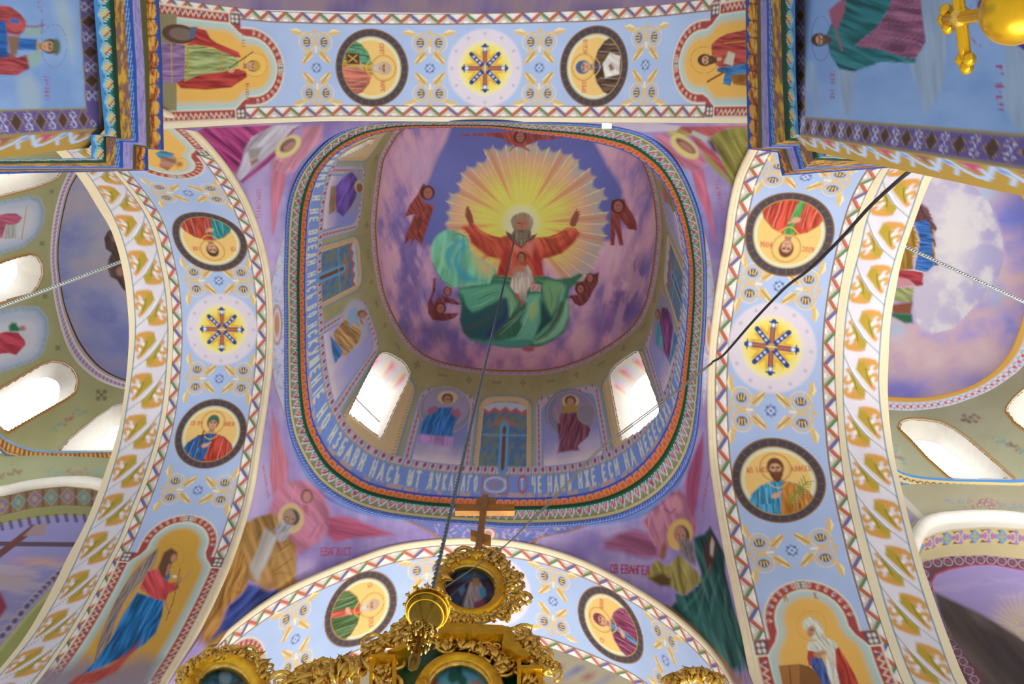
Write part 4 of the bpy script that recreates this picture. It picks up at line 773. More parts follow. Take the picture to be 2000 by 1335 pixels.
s.mask((m&tooth&(yy>.15)&(yy<.6)&(np.abs(p2-.5)<.22)).astype(float),'#a84c34',.7); s.mask((m&tooth&(np.abs(p2-.5)>.44)).astype(float),'#6a3a4a',.6)
s.mask(((f_>1.0)).astype(float),'#5c80cc')
# drum wall
s=S['drum']; V=s.V; U0=(s.U-.25)%1
g_=np.interp(U0,[0,.2,.27,.34,.40,.45,.485,.525,.55,.62,.65,.69,.73,.8,.86,1],[-.01,-.01,-.012,-.007,-.006,-.002,.004,.008,.013,.012,.011,0,-.012,-.012,-.01,-.01])
U=U0-g_*(V-.5)/.55; s.U_=U
s.fill(ramp(fbm(U*60,V*6,3,2),[(0,'#9a9466'),(1,'#b0a97a')]))
# heights: 0 text band .155 border .20 panels .80 olive
vt0,vt1,vb1,vp=.035,.16,.215,.80
s.mask((V<vt1).astype(float),'#7c98d8'); s.mask((V<.02).astype(float),'#4a66b8')
m=(V>.02)&(V<.045); s.mask(((fbm(U*300,V*30,2,3)>.5)&m).astype(float),'#cfae9a',.8)
m=(V>=vt1)&(V<vb1); s.mask(m.astype(float),'#b4c4cc'); ph=(U0*150)%1; yb=(V-vt1)/(vb1-vt1); dd=np.hypot((ph-.5)*1.1,(yb-.6)*.9); s.mask(m*np.clip((.46-dd)/.08,0,1),'#d8a8bc'); s.mask(m*np.clip((.26-dd)/.08,0,1),'#8c5058'); s.mask((m&(yb<.16)).astype(float),'#a8966c',.8); s.mask((m&(np.minimum(ph,1-ph)<.05)).astype(float),'#5f9ab0')
def arched(u0,u1,v0,v1,col,f=1.5,inset=0.,rnd=.35,a=1.,n=14):
    w_=(u1-u0)/2; uc=(u0+u1)/2; h=v1-v0; rv=min(h*rnd,.12); P=[(u0,v0),(u1,v0),(u1,v1-rv)]
    for k in range(n+1):
        an=math.pi*k/n; P.append((uc+w_*math.cos(an)**1 if 0 else uc+w_*math.copysign(abs(math.cos(an))**.6,math.cos(an)),v1-rv+rv*abs(math.sin(an))**.9))
    s.sp='u2'; s.A=U*US; s.B=V*VS; s.sp='ab'; s.poly([(a_*US,b_*VS) for a_,b_ in P],col,f=f,a=a); s.sp='p'
US=2300.;VS=170.
names=[]
def panel(u0,u1,v1=.80,bg='#8f92c4',t=None):
    w_=u1-u0; e=.0026
    s.cur=0
    arched(u0,u1,vb1,v1,'#7fa3c8',inset=0); arched(u0+e*.5,u1-e*.5,vb1,v1-.006,'#c6aeb4')
    # diamond studs in the frame
    arched(u0+e*2.6,u1-e*2.6,vb1,v1-.055,'#6f9cc6'); 
    if t: s.cur=t.part('ground')
    arched(u0+e*3.1,u1-e*3.1,vb1,v1-.062,bg)
    x=(U-(u0+u1)/2)/w_; n_=fbm(U*90,V*5,3,4); m=(np.abs(x)<.5-e*3.2/w_)&(V>vb1)&(V<v1-.12)
    s.mask(m*sst(.45,.25,V+.2*(n_-.5)),'#cdbccb',.8); s.mask(m*sst(.3,.22,V+.06*(n_-.5)),'#dfd2cf',.8); s.cur=0
    for k in range(14):
        v=vb1+.02+k*.042
        if v>v1-.09: break
        for uq in(u0+e*1.5,u1-e*1.5): s.A=U*US;s.B=V*VS;s.sp='ab'; s.ell(uq*US,v*VS,1.8,2.6,0,'#8c5058',f=1.4); s.sp='p'
    for k in range(9):
        x=u0+e*3+(w_-6*e)*k/8; s.sp='ab'; s.ell(x*US,(v1-.035)*VS,1.8,2.4,0,'#8c5058',f=1.4); s.sp='p'
def pilaster(u0,u1,v1=.83):
    arched(u0,u1,vb1-.004,v1,'#5f8fae'); arched(u0+.0012,u1-.0012,vb1-.004,v1-.01,'#d2b888'); w_=u1-u0
    s.A=U*US;s.B=V*VS;s.sp='ab'
    for k in range(34):
        v=vb1+k*.018
        if v>v1-.03: break
        for uq in(u0+.003,u1-.003): s.line([((uq-.0016)*US,v*VS),((uq+.0016)*US,(v+.009)*VS)],1.0,'#9a7a48',a=.7)
    s.sp='p'
def falsewin(u0,u1,v1=.80,label=''):
    t=Thing('painted_false_window',label,'wall painting','painted false windows in the drum')
    pilaster(u0,u1,v1); a=u0+.0062;b=u1-.0062; s.cur=t.part('panel')
    arched(a,b,vb1,v1-.06,'#5d7f9a'); n_=fbm(U*260,V*26,3,5); m=(U>a)&(U<b)&(V>vb1)&(V<v1-.17); s.mask(m*sst(.5,.6,n_)*.7,'#7f8458'); s.mask(m*sst(.58,.66,1-n_)*.6,'#4c6a9c')
    s.cur=t.part('jagged_border'); uc=(a+b)/2; s.A=U*US;s.B=V*VS;s.sp='ab'; w_=(b-a)
    P=[(a*US,(v1-.12)*VS)]; 
    for k in range(9): P.append(((a+w_*k/8)*US,(v1-.135-(.035 if k%2 else 0)-.02*abs(k-4)/4)*VS))
    P.append((b*US,(v1-.12)*VS)); 
    for k in range(9): an=math.pi*k/8; P.append(((uc+w_/2*math.cos(an))*US,(v1-.12+.055*math.sin(an))*VS))
    s.poly(P,'#c4605c',f=1.2); s.poly([(p[0],p[1]+.03*VS) if i>0 and i<10 else p for i,p in enumerate(P)],'#bcc8d0',f=1.2)
    s.poly([((uc-.35*w_)*US,(v1-.27)*VS),((uc+.35*w_)*US,(v1-.27)*VS),(uc*US,(v1-.2)*VS)],'#b8743c',f=2,a=.8)
    s.cur=t.part('cross'); s.line([(uc*US,vb1*VS),(uc*US,(v1-.3)*VS)],w_*US*.2,'#5fa0d0'); s.line([(uc*US,vb1*VS),(uc*US,(v1-.3)*VS)],w_*US*.08,'#7a4a28'); s.line([(a*US+2,.45*VS),(b*US-2,.45*VS)],3,'#6fa8c4',a=.6)
    s.sp='p'; s.cur=0

def fold_fig(L,t,parts):
    for nm,p,c,fd in parts: L.id(t,nm); L.poly(p,c,fold=fd) if fd else L.poly(p,c)
PB=[]
def pan(u0,u1,label,bg='#8f92c4',v1=.80,name='painted_angel'):
    t=Thing(name,label,'wall painting','painted angels between the drum windows') if label else None
    panel(u0,u1,v1,bg,t); return t
tR=pan(.398,.471,'winged angel in maroon robe with round shield on the far drum wall')
tB=pan(.5355,.5965,'winged angel in bright blue robe over pink hem on the far drum wall','#8289bb')
tT=pan(.657,.722,'winged figure in tan robe with blue hem on the drum wall','#a4a3d2')
tP=pan(.794,.852,'figure in purple robe on the left drum wall above the false window','#8b90cc')
tM=pan(.272,.336,'figure in magenta and teal robe on the right drum wall','#9c9cd0')
tU=pan(.145,.205,'figure in green and red on the drum wall, half hidden by the cornice','#a29cc0')
falsewin(.4735,.534,.80,'painted false window with a cross between the blue and the maroon angels')
falsewin(.734,.790,.80,'painted false window on the left drum wall')
falsewin(.210,.268,.80,'painted false window on the right drum wall')
for a,b in((.0,.06),(.065,.13),(.91,.99)): pan(a,b,None)
pilaster(.336,.3965,.80); pilaster(.600,.655,.80); pilaster(.855,.905,.80)
# olive frieze
m=V>.80; s.mask(sst(.80,.83,V)*.0+(V>.86),ramp(fbm(U*60,V*6,3,2),[(0,'#999260'),(1,'#aea772')]))
for k in range(32):
    u=(k+.5)/32; s.sp='ab'; s.A=U*US;s.B=V*VS; c='#7a4a4c' if k%2 else '#5f6a6a'
    for a,b in((0,0),(6,0),(-6,0),(0,4),(0,-4)) if k%2 else ((0,0),(-5,0),(5,0),(-10,0),(10,0)): s.ell(u*US+a,.925*VS+b,1.8,1.8,0,c,f=1.6,a=.8)
s.sp='p'
# drum figures
L=Loc(s,'p',(0,0),(1,0),(0,1),1.3)
zc=Zm(540,760,4.762);zd=Zm(960,760,4.348);zb=Zm(540,510,4.762);za=Zm(540,230,4.762);ze=Zm(1040,510,4.762)
t=tB; L.id(t,'wing'); L.ell(*zc((1560,200))[0],52,47,'#8e8c98',a=.9); L.ell(*zc((1580,160))[0],44,38,'#a59cb6',a=.8); L.ring(*zc((1570,190))[0],50,1.4,'#c0bcc4',a=.7,ry=45)
L.id(t,'halo'); L.ell(*zc((1590,75))[0],20,13,'#cdbf96'); L.id(t,'blue_robe'); L.poly(zc((1480,170),(1640,165),(1660,240),(1700,260),(1670,300),(1640,380),(1640,450),(1500,440),(1335,415),(1360,300),(1400,240)),'#2f76b8',fold=(110,.4,.45)); L.id(t,'pink_hem'); L.poly(zc((1330,420),(1650,440),(1640,520),(1540,530),(1310,490)),'#b48cc0',fold=(90,.4,.3),f=2)
L.id(t,'arm'); L.poly(zc((1420,170),(1480,150),(1500,190),(1430,240),(1400,210)),'#a4687c',f=2); L.poly(zc((1620,190),(1690,180),(1720,240),(1690,270),(1640,240)),'#a86a80',f=2); L.id(t,'head'); L.ell(*zc((1590,85))[0],11,10,'#6a4430'); L.ell(*zc((1590,95))[0],7,8,'#bc8a6c'); L.line(zc((1565,90),(1615,90)),1.3,'#4a3024',a=.8)
t=tR; L.id(t,'wing'); L.ell(*zd((670,200))[0],50,48,'#7f7f8e',a=.85); L.ell(*zd((700,180))[0],42,38,'#9a88a8',a=.8); L.ring(*zd((675,210))[0],47,1.4,'#b9b6bf',a=.6,ry=45)
L.id(t,'halo'); L.ell(*zd((670,100))[0],17,13,'#cbb98a'); L.id(t,'maroon_robe'); L.poly(zd((590,200),(740,190),(800,290),(840,340),(820,400),(730,480),(750,520),(680,520),(560,540),(575,460),(560,300)),'#7f4658',fold=(105,.35,.5)); L.poly(zd((590,140),(720,130),(740,190),(600,200)),'#a88a3c',f=2)
L.id(t,'shield'); L.ell(*zd((805,205))[0],18,21,'#8c8794'); L.ring(*zd((805,205))[0],17,1.6,'#b09a68',ry=20); L.id(t,'sword'); L.line(zd((535,150),(575,280)),2.4,'#c29548'); L.id(t,'head'); L.ell(*zd((670,95))[0],11,10,'#6a4430'); L.ell(*zd((670,105))[0],7,8,'#bc8a6c')
t=tT; L.id(t,'wing'); L.poly(zb((700,350),(760,350),(820,430),(840,560),(830,700),(760,800),(640,860),(560,700),(590,560),(640,430)),'#b4b4c0',f=3)
L.id(t,'tan_robe'); L.poly(zb((660,520),(720,560),(760,580),(790,660),(770,740),(700,820),(640,890),(600,880),(540,760),(530,660),(600,580)),'#bd935c',fold=(40,.3,.45)); L.id(t,'blue_hem'); L.poly(zb((500,690),(540,740),(620,830),(600,880),(545,950),(520,860)),'#3c78b4',fold=(60,.3,.4)); L.id(t,'pale_cape'); L.poly(zb((670,460),(740,420),(770,500),(760,600),(720,560),(690,620),(665,540)),'#8fb0cc',f=2); L.id(t,'head'); L.ell(*zb((795,490))[0],9,8,'#8a5c40'); L.ell(*zb((800,500))[0],6,6,'#b98464'); L.line(zb((780,540),(800,580)),4,'#b07a58')
t=tP; L.id(t,'wing'); L.poly(za((640,500),(760,460),(800,520),(810,620),(790,760),(700,900),(640,820)),'#9a98a8',f=3); L.id(t,'purple_robe'); L.poly(za((545,640),(640,540),(700,500),(750,560),(760,650),(740,740),(690,830),(620,920),(560,870),(545,760)),'#6f4fa8',fold=(110,.3,.45)); L.id(t,'brown_hem'); L.poly(za((510,640),(550,630),(550,860),(490,900),(490,800)),'#9a7850',fold=(95,.3,.3)); L.id(t,'head'); L.ell(*za((768,640))[0],9,12,'#c2b27c'); L.ell(*za((772,650))[0],6,9,'#8a5c3c')
t=tM; L.id(t,'wing'); L.poly(ze((1190,300),(1260,330),(1300,460),(1300,600),(1220,860),(1130,760),(1120,600),(1150,420)),'#94929e',f=3); L.id(t,'magenta_robe'); L.poly(ze((1200,430),(1250,430),(1290,500),(1310,620),(1290,780),(1270,930),(1220,840),(1210,700),(1180,600)),'#7c3f7c',fold=(85,.3,.45)); L.id(t,'teal_robe'); L.poly(ze((1160,560),(1190,600),(1210,760),(1190,820),(1150,770),(1145,640)),'#4f97b0',fold=(90,.3,.3)); L.poly(ze((1310,640),(1350,700),(1320,850),(1280,970),(1270,940),(1300,780)),'#3a84ae',fold=(80,.3,.3)); L.id(t,'head'); L.ell(*ze((1165,490))[0],5,10,'#6a4430'); L.ell(*ze((1160,495))[0],3.4,8,'#a8785c')
t=tU; zf=Zm(1040,230,4.762); L.id(t,'robe'); L.poly(zf((1170,560),(1220,620),(1290,740),(1340,860),(1310,880),(1240,760),(1180,660)),'#8a8a50',fold=(60,.3,.4)); L.poly(zf((1200,640),(1250,700),(1270,800),(1230,780)),'#b0605c',f=2); s.cur=0
# Lord's prayer on the text band
s.A=U*US; s.B=V*VS; s.sp='p'
def ring_text(txt,u_start,adv,h=15.5,wd=.19,v=.052):
    u=u_start
    for ch in txt:
        Lc=Loc(s,'ab',(u*US,v*VS),(-1,0),(0,1),1.3); stroke_text(Lc,ch,0,0,h,'#ddeac8',wd); u-=adv*(.62 if ch in' І' else 1)
tl=Thing('painted_inscription','pale Cyrillic prayer lettering on the blue band at the foot of the drum','inscription'); s.cur=tl.part('lettering')
UT=US
ring_text('ЧЕ НАШЪ ИЖЕ ЕСИ НА НЕБЕСѢХЪ ДА СВЯТИТСЯ ИМЯ ТВОЕ ДА ПРІИДЕТЪ ЦАРСТВІЕ ТВОЕ',.474,.0060); 
# ends just left of the ornamental box
txt='ДОЛЖНИКОМЪ НАШИМЪ И НЕ ВВЕДИ НАСЪ ВО ИСКУШЕНІЕ НО ИЗБАВИ НАСЪ ѠТ ЛУКАВАГО'
wid=sum(.62 if c in' І' else 1 for c in txt)*.0060; ring_text(txt,.524+wid,.0060)
s.sp='ab'
uc=.5095
for rr,c in((13,'#b86a78'),): s.ell(.4835*US,.10*VS,10,9,0,'#bb5f78',f=1.3,ring=3)
Lc=Loc(s,'ab',(.4835*US+4,.067*VS),(-1,0),(0,1),1.3); stroke_text(Lc,'Т',0,0,11,'#dcebd8',.18)
s.sp='ab'
s.poly([((uc-.016)*US+8,.03*VS),((uc+.016)*US-6,.03*VS),((uc+.016)*US-6,.155*VS),((uc-.016)*US+8,.155*VS)],'#a87a78',f=1.2); s.poly([((uc-.016)*US+12,.045*VS),((uc+.016)*US-10,.045*VS),((uc+.016)*US-10,.142*VS),((uc-.016)*US+12,.142*VS)],'#7c98d8',f=1.2)
s.ell(uc*US+1,.093*VS,24,8,0,'#c8cfe0',f=1.3,ring=2)
for k in range(-2,3): s.ell(uc*US+1+k*6,.093*VS,2.4,5,0,'#a88a80',f=1.5,a=.8)
s.sp='p'; s.cur=0

s.C=np.clip(s.C*1.25+.012,0,.9)
# ---------------------------------------------------------------- windows cut through the drums
glassm=mat('daylight_glass','#fbfdff',.3,0,.01,3,emit=3.4); glassc=mat('chapel_glass','#fbfdff',.3,0,.01,3,emit=2.2); plast=mat('white_plaster','#dcd6ca',.7,0,.03,4); framem=mat('window_bar','#8a8478',.6)
WN=[0]
dr=S['drum']
def window(s,px,depth,label,shr=.8,bars=(1,),shift=(0,0),orn_=False,rev='#e4ddd0',rope=None):
    px=[tuple(p) for p in px]; cx=sum(p[0] for p in px)/len(px); cy=sum(p[1] for p in px)/len(px)
    if rope: 
        s.sp='p'; s.line(px+[px[0]],rope[0],rope[1],f=1.4)
        P=np.array(px+[px[0]],float); sg=np.r_[0,np.cumsum(np.hypot(*np.diff(P,axis=0).T))]
        for d in np.arange(0,sg[-1],6.5):
            x=np.interp(d,sg,P[:,0]);y=np.interp(d,sg,P[:,1]); s.line([(x-2.4,y-2.4),(x+2.4,y+2.4)],1.5,rope[2],f=1.3,a=.8)
    s.cur=HOLE; s.poly([(cx+(x-cx)*1.0,cy+(y-cy)*1.0) for x,y in px],'#000',f=.6); s.cur=0
    Q=[];P=np.array(px+[px[0]],float); sg=np.r_[0,np.cumsum(np.hypot(*np.diff(P,axis=0).T))]; n=48
    fr=[];ns=[]
    for d in np.linspace(0,sg[-1],n,endpoint=False):
        x=np.interp(d,sg,P[:,0]);y=np.interp(d,sg,P[:,1]); x,y=cx+(x-cx)*1.03,cy+(y-cy)*1.03; p,nn=s.at(x,y); fr.append(p);ns.append(nn)
    fr=np.array(fr); N_=np.mean(ns,0); N_/=np.linalg.norm(N_); 
    c=fr.mean(0); 
    if N_@(c-CAM)<0: N_=-N_
    N_[2]*=.25; N_/=np.linalg.norm(N_)
    mid=c+(fr-c)*(1+shr)/2+N_*depth*.45; bk=c+(fr-c)*shr+N_*depth; bk[:,2]+=shift[1]; bk=bk-((bk-(c+N_*depth))@N_)[:,None]*N_
    WN[0]+=1; WNm='window_%d'%WN[0]
    root=bpy.data.objects.new(WNm,None); C.objects.link(root); root.location=W(c); root['kind']='structure'; root['label']=label; inv=Matrix.Translation(-Vector(root.location))
    V=W(np.concatenate([fr-N_*.0015,fr+(c-fr)*.03+N_*.004,mid,bk])); F=[]
    for k in range(3):
        for i in range(n): a=k*n+i;b=k*n+(i+1)%n; F.append([a,b,b+n,a+n])
    o=mesh('window_reveal',V,F,plast if not orn_ else paint_mat(),root); o.matrix_parent_inverse=inv
    if orn_:
        col=np.tile(hexc('#d8d0c4'),(len(V),1)); me=o.data; a=me.color_attributes.new('Col','FLOAT_COLOR','POINT'); 
        for i in range(n):
            for k in(0,1,2):
                if fr[i][2]>c[2]+.55*(fr[:,2].max()-c[2]) and k==2: col[k*n+i]=hexc(('#e0b8c0','#c6d2e4','#e6d2a4','#d88a98')[i%4])
        cc=np.ones((len(V),4),np.float32); cc[:,:3]=col; a.data.foreach_set('color',cc.ravel())
    g=mesh('pane',W(bk+N_*.001),[list(range(n))],glassm if s is dr else glassc,root,False); g.matrix_parent_inverse=inv
    # glazing bars
    up=np.array([0,0,1.]); sd=np.cross(N_,up); sd/=np.linalg.norm(sd); u_=np.cross(sd,N_)
    a=(bk-c)@sd; b=(bk-c)@u_; cen_=c+N_*(depth-.001)
    def bar(p,q,w_,nm):
        d=(q-p)/np.linalg.norm(q-p); e=np.cross(d,N_)*w_; Vb=np.array([p-e,p+e,q+e,q-e]); Vb=np.concatenate([Vb,Vb-N_*w_*1.5]); o=mesh(nm,W(Vb),[[0,1,2,3],[4,7,6,5],[0,4,5,1],[1,5,6,2],[2,6,7,3],[3,7,4,0]],framem,root,False); o.matrix_parent_inverse=inv
    w_=.0011
    for f in bars: 
        bb=b.min()+(b.max()-b.min())*f; sel=np.abs(b-bb)<(b.max()-b.min())*.12
        if sel.sum()>1: bar(cen_+sd*a[sel].min()+u_*bb,cen_+sd*a[sel].max()+u_*bb,w_,'window_bar')
    return root
dr=S['drum']
window(dr,[(681,807),(700,768),(728,712),(737,696),(748,689),(760,691),(771,697),(784,705),(792,713),(800,729),(797,742),(770,798),(744,857)],.026,'arched drum window lower left with painted reveal',.84,(.35,),orn_=True)
window(dr,[(1191,735),(1195,724),(1205,713),(1218,703),(1239,689),(1247,686),(1251,694),(1257,712),(1284,785),(1288,802),(1282,813),(1246,844),(1215,862),(1203,800)],.026,'arched drum window lower right with painted reveal',.84,(),orn_=True)
window(dr,[(655,309),(680,291),(700,281),(722,271),(729,271),(722,281),(690,297),(662,311)],.03,'drum window upper left, seen at a glancing angle',.9,())
window(dr,[(1293,372),(1310,398),(1322,424),(1318,424),(1305,400),(1288,376)],.03,'drum window on the right, hidden but for a sliver behind the cornice',.9,()) if 0 else None
cl=S['chapel_left_drum']; cr=S['chapel_right_drum']
# ---------------------------------------------------------------- chapels
for s,c0_,c1_ in((S['chapel_left_drum'],'#a4a26c','#bab688'),(S['chapel_right_drum'],'#b0af8c','#c8c6a8')): s.fill(ramp(fbm(s.X/60,s.Y/60,3,2),[(0,c0_),(1,c1_)]))
def cross4(s,x,y,c,r=5,ang=0):
    for k in range(4):
        a=math.radians(ang+90*k+45); s.ell(x+r*math.cos(a),y+r*math.sin(a),r*.5,r*.5,0,c,f=2,a=.75)
    s.ell(x,y,r*.35,r*.35,0,'#5a5248',f=1.5,a=.8)
cross4(cl,101,374,'#6f7048',3);cross4(cl,82,475,'#5a6a58',3.5);cross4(cl,88,578,'#5a6a58',3.5);cross4(cl,113,679,'#66684c',4);cross4(cl,198,771,'#6e6340',9)
rr=np.random.default_rng(4)
def spray(s,x0,y0,x1,y1,cols,n=22,w_=2.2):
    for k in range(n):
        t=k/(n-1); x=x0+(x1-x0)*t+rr.normal(0,3);y=y0+(y1-y0)*t+rr.normal(0,4); c=cols[1] if abs(t-.5)<.2 else cols[0]
        s.ell(x,y,w_*rr.uniform(.8,1.7),w_*rr.uniform(.7,1.4),rr.uniform(0,90),c,f=1.6,a=.75)
spray(cl,104,838,166,800,('#7d9a90','#a8706c'))
# left chapel figures: oval panels
def chap_panel(px,label,nm='painted_saint',frame_=('#a9bccc','#c2a96a')):
    t=Thing(nm,label,'wall painting','oval saint panels in the left chapel drum'); s=cl; s.cur=t.part('frame'); s.poly(px,frame_[0],f=1.6)
    cx=sum(p[0] for p in px)/len(px);cy=sum(p[1] for p in px)/len(px)
    P=np.array(px+[px[0]],float)
    for k in range(70):
        d=k/70*(len(px)); i=int(d); f=d-i; x=P[i][0]*(1-f)+P[i+1][0]*f;y=P[i][1]*(1-f)+P[i+1][1]*f; x=cx+(x-cx)*.93;y=cy+(y-cy)*.93; s.line([(x-2,y-3),(x+2,y+3)],1.4,frame_[1] if k%2 else '#6f95c4',f=1.4,a=.75)
    s.cur=t.part('ground'); s.poly([(cx+(x-cx)*.84,cy+(y-cy)*.84) for x,y in px],'#c2c8dc',f=3); s.poly([(cx+(x-cx)*.6+6,cy+(y-cy)*.6) for x,y in px],'#d8d8de',f=6); return t
lz2=Zm(0,320,4.768);lz3=Zm(0,580,4.768)
t=chap_panel([(-90,398),(0,392),(62,382),(80,388),(88,408),(85,440),(72,462),(48,482),(0,497),(-90,512)],'oval painting of a figure in pink cloak with scroll, left chapel'); L=Loc(cl,'p',(0,0),(1,0),(0,1),1.4)
L.id(t,'pink_cloak'); L.poly(lz2((-100,500),(60,460),(150,460),(210,500),(180,540),(110,590),(60,560),(20,690),(-100,700)),'#c4627e',fold=(10,.3,.3)); L.id(t,'scroll'); L.poly(lz2((60,570),(150,560),(150,690),(30,700)),'#b8b8b0',fold=(90,.4,.2)); L.id(t,'staff'); L.line(lz2((250,390),(200,700)),1.8,'#c2a45c')
t=chap_panel([(-90,640),(-40,612),(40,597),(75,598),(94,620),(96,650),(85,690),(68,705),(40,715),(0,728),(-90,760)],'oval painting of a figure in red robe with green cap, left chapel')
L.id(t,'red_robe'); L.poly(lz3((-100,360),(60,320),(170,330),(230,400),(240,440),(150,540),(80,520),(-100,540)),'#c84458',fold=(20,.3,.3)); L.id(t,'green_cap'); L.poly(lz3((80,270),(110,235),(150,240),(165,270),(200,300),(170,320),(90,320)),'#2c7a52',f=2); L.id(t,'hand'); L.ell(*lz3((210,290))[0],6,5,'#b8806a',f=2); cl.cur=0
rope=(12,'#c49a54','#8a5a48')
window(cl,[(-60,326),(118,334),(112,344),(98,353),(60,366),(0,381),(-60,390)],.034,'left chapel window at the top, partly behind the capital',.88,(.4,.7),rope=rope)
window(cl,[(-60,532),(0,515),(38,502),(59,498),(71,502),(80,517),(81,536),(73,557),(59,572),(0,590),(-60,606)],.034,'left chapel window in the middle, between the two oval saints',.86,(.62,),rope=rope)
window(cl,[(-50,785),(0,760),(80,714),(101,707),(122,710),(138,719),(147,733),(149,746),(145,765),(132,776),(75,808),(15,843),(0,832),(-50,812)],.034,'largest left chapel window with deep white reveal',.84,(),rope=rope)
window(cl,[(262,786),(245,787),(220,794),(189,815),(134,860),(118,879),(262,880)],.034,'left chapel window beside the arch edge',.88,(),rope=(7,'#b08a5c','#8a5a48'))
spray(cr,1748,876,1766,906,('#86b0ac','#b07a78'),12); spray(cr,1948,856,2010,886,('#86b4b4','#9a7068'),26)
for a,b in((-14,-4),(-8,4),(6,-5),(14,0),(0,0),(8,7),(-4,8),(-16,5)): cr.ell(1897+a,815+b,5,3,20,'#9a6868' if a%4 else '#6a5a50',f=1.6,a=.8); cr.ell(1900+a*.6,816+b*.6,1.8,1.8,0,'#c9b480',f=1.4,a=.8)
ropeR=(11,'#c9993c','#8a5430')
window(cr,[(1757,836),(1761,825),(1774,820),(1801,820),(1835,825),(1862,838),(1893,860),(1979,934),(1857,933),(1812,893),(1783,861)],.034,'tall right chapel window with deep white reveal beside the leaf band',.86,(),rope=ropeR)
window(cr,[(1967,803),(1970,793),(1983,777),(2000,762),(2050,740),(2120,880),(2000,836),(1983,824)],.034,'right chapel window at the frame edge',.86,(),rope=ropeR)
for nm,gold in(('chapel_left_ring',0),('chapel_right_ring',1)):
    s=S[nm]; s.fill('#d6cfdc'); n=70 if not gold else 64; k=s.U*n; ph=k%1
    if gold:
        s.mask(sst(.60,.66,s.V),'#c99c4a'); s.mask(sst(.97,1,s.V),'#b07a3c'); 
        d1=np.hypot((ph-.5)*1.2,(s.V-.30)*2.2); s.mask(np.clip((.34-d1)/.1,0,1),'#cf5f68'); d2=np.hypot((np.minimum(ph,1-ph))*1.3,(s.V-.16)*3); s.mask(np.clip((.3-d2)/.1,0,1),'#7ba8d8'); d3=np.hypot((np.minimum(ph,1-ph)-.12)*1.3,(s.V-.46)*3); s.mask(np.clip((.3-d3)/.1,0,1),'#86b0dc')
    else:
        s.mask(sst(.80,.84,s.V),'#4a3020'); s.mask(((s.V>.68)&(s.V<.78)).astype(float),'#b09070'); d1=np.hypot((ph-.5)*1.2,(s.V-.38)*1.8); s.mask(np.clip((.4-d1)/.14,0,1),'#b8668a'); d2=np.hypot((np.minimum(ph,1-ph)),(s.V-.38)*1.4); s.mask(np.clip((.34-d2)/.14,0,1),'#8aa0cc',.8); s.mask((s.V<.1).astype(float),'#d4cfc8')
# left chapel vault: dusky sky with a dark figure
s=S['chapel_left_dome']; n1=fbm(s.X/60,s.Y/45,5,2); n2=fbm(s.X/120,s.Y/120,3,6)
s.fill(ramp(.6*n1+.4*n2,[(.3,'#7f86bc'),(.45,'#9a9cc4'),(.55,'#a8a4be'),(.7,'#b8aab4')])); s.mask(sst(560,740,s.Y)*.5,'#7378b4'); s.mask(np.exp(-((s.X-215)/40)**2-((s.Y-450)/70)**2)*.5,'#b8b4b0')
t=Thing('painted_monk','dark brown robed figure painted on the left chapel vault, cut off by the arch','wall painting'); L=Loc(s,'p',(0,0),(1,0),(0,1),1.5)
L.id(t,'robe'); L.poly(lz2((1040,600),(1000,630),(970,690),(985,790),(1040,830),(1010,890),(1000,970),(1030,1050),(1090,1080),(1140,1160),(1300,1300),(1300,500)),'#5c4a44',fold=(70,.25,.3)); L.id(t,'face'); L.ell(*lz2((1075,690))[0],7,8,'#a07868',f=2); L.ell(*lz2((1125,1000))[0],9,9,'#a87c70',f=2); s.cur=0
# right chapel vault: sky, white cloud, seated figure
s=S['chapel_right_dome']; X,Y=s.X,s.Y; n1=fbm(X/70,Y/55,5,2); n2=fbm(X/110,Y/110,4,6)
s.fill(ramp(.55*n1+.45*n2,[(.3,'#7f84d4'),(.42,'#a49cd4'),(.5,'#c0a8cc'),(.58,'#d2b4bc'),(.72,'#d8c0c4')]))
s.mask(np.exp(-((X-1990)/50)**2-((Y-415)/45)**2)*.8,'#6478d0'); s.mask(np.exp(-((X-1750)/60)**2-((Y-760)/26)**2)*.8,'#7f7cd0'); s.mask(np.exp(-((X-1900)/60)**2-((Y-745)/22)**2)*.6,'#8480d4'); s.mask(np.exp(-((X-1750)/18)**2-((Y-642)/18)**2)*.8,'#a8c4dc'); s.mask(np.exp(-((X-1945)/16)**2-((Y-575)/24)**2)*.7,'#a4bce0'); s.mask(np.exp(-((X-1925)/22)**2-((Y-378)/16)**2)*.8,'#a8c8e4')
rz=Zm(1700,330,4.45); t=Thing('painted_cloud','large white and lilac cloud painted on the right chapel vault','wall painting'); s.cur=t.part('cloud')
s.poly(rz((540,60),(760,90),(900,150),(1020,280),(1100,460),(1150,620),(1160,780),(1120,920),(1020,1100),(900,1190),(840,1260),(720,1380),(620,1410),(540,1430),(450,1400),(380,1300),(360,1180),(370,1040),(440,900),(560,800),(570,520),(500,380),(430,280),(500,150)),'#c8c0d4',f=6)
nn=fbm(X/34,Y/34,4,1); s.mask(((s.I==s.cur)&1).astype(float)*sst(.42,.62,nn),'#dcd8dc',.9); s.mask(((s.I==s.cur)&1).astype(float)*sst(.5,.34,nn)*sst(1790,1930,X),'#a8a4d0',.8)
s.mask(np.exp(-((X-1865)/38)**2-((Y-470)/75)**2)*(s.I==s.cur),'#e2dedc',.8); s.cur=0
t=Thing('painted_seated_figure','figure in blue sleeve and gold robe painted beside the white cloud','wall painting'); L=Loc(s,'p',(0,0),(1,0),(0,1),1.3)
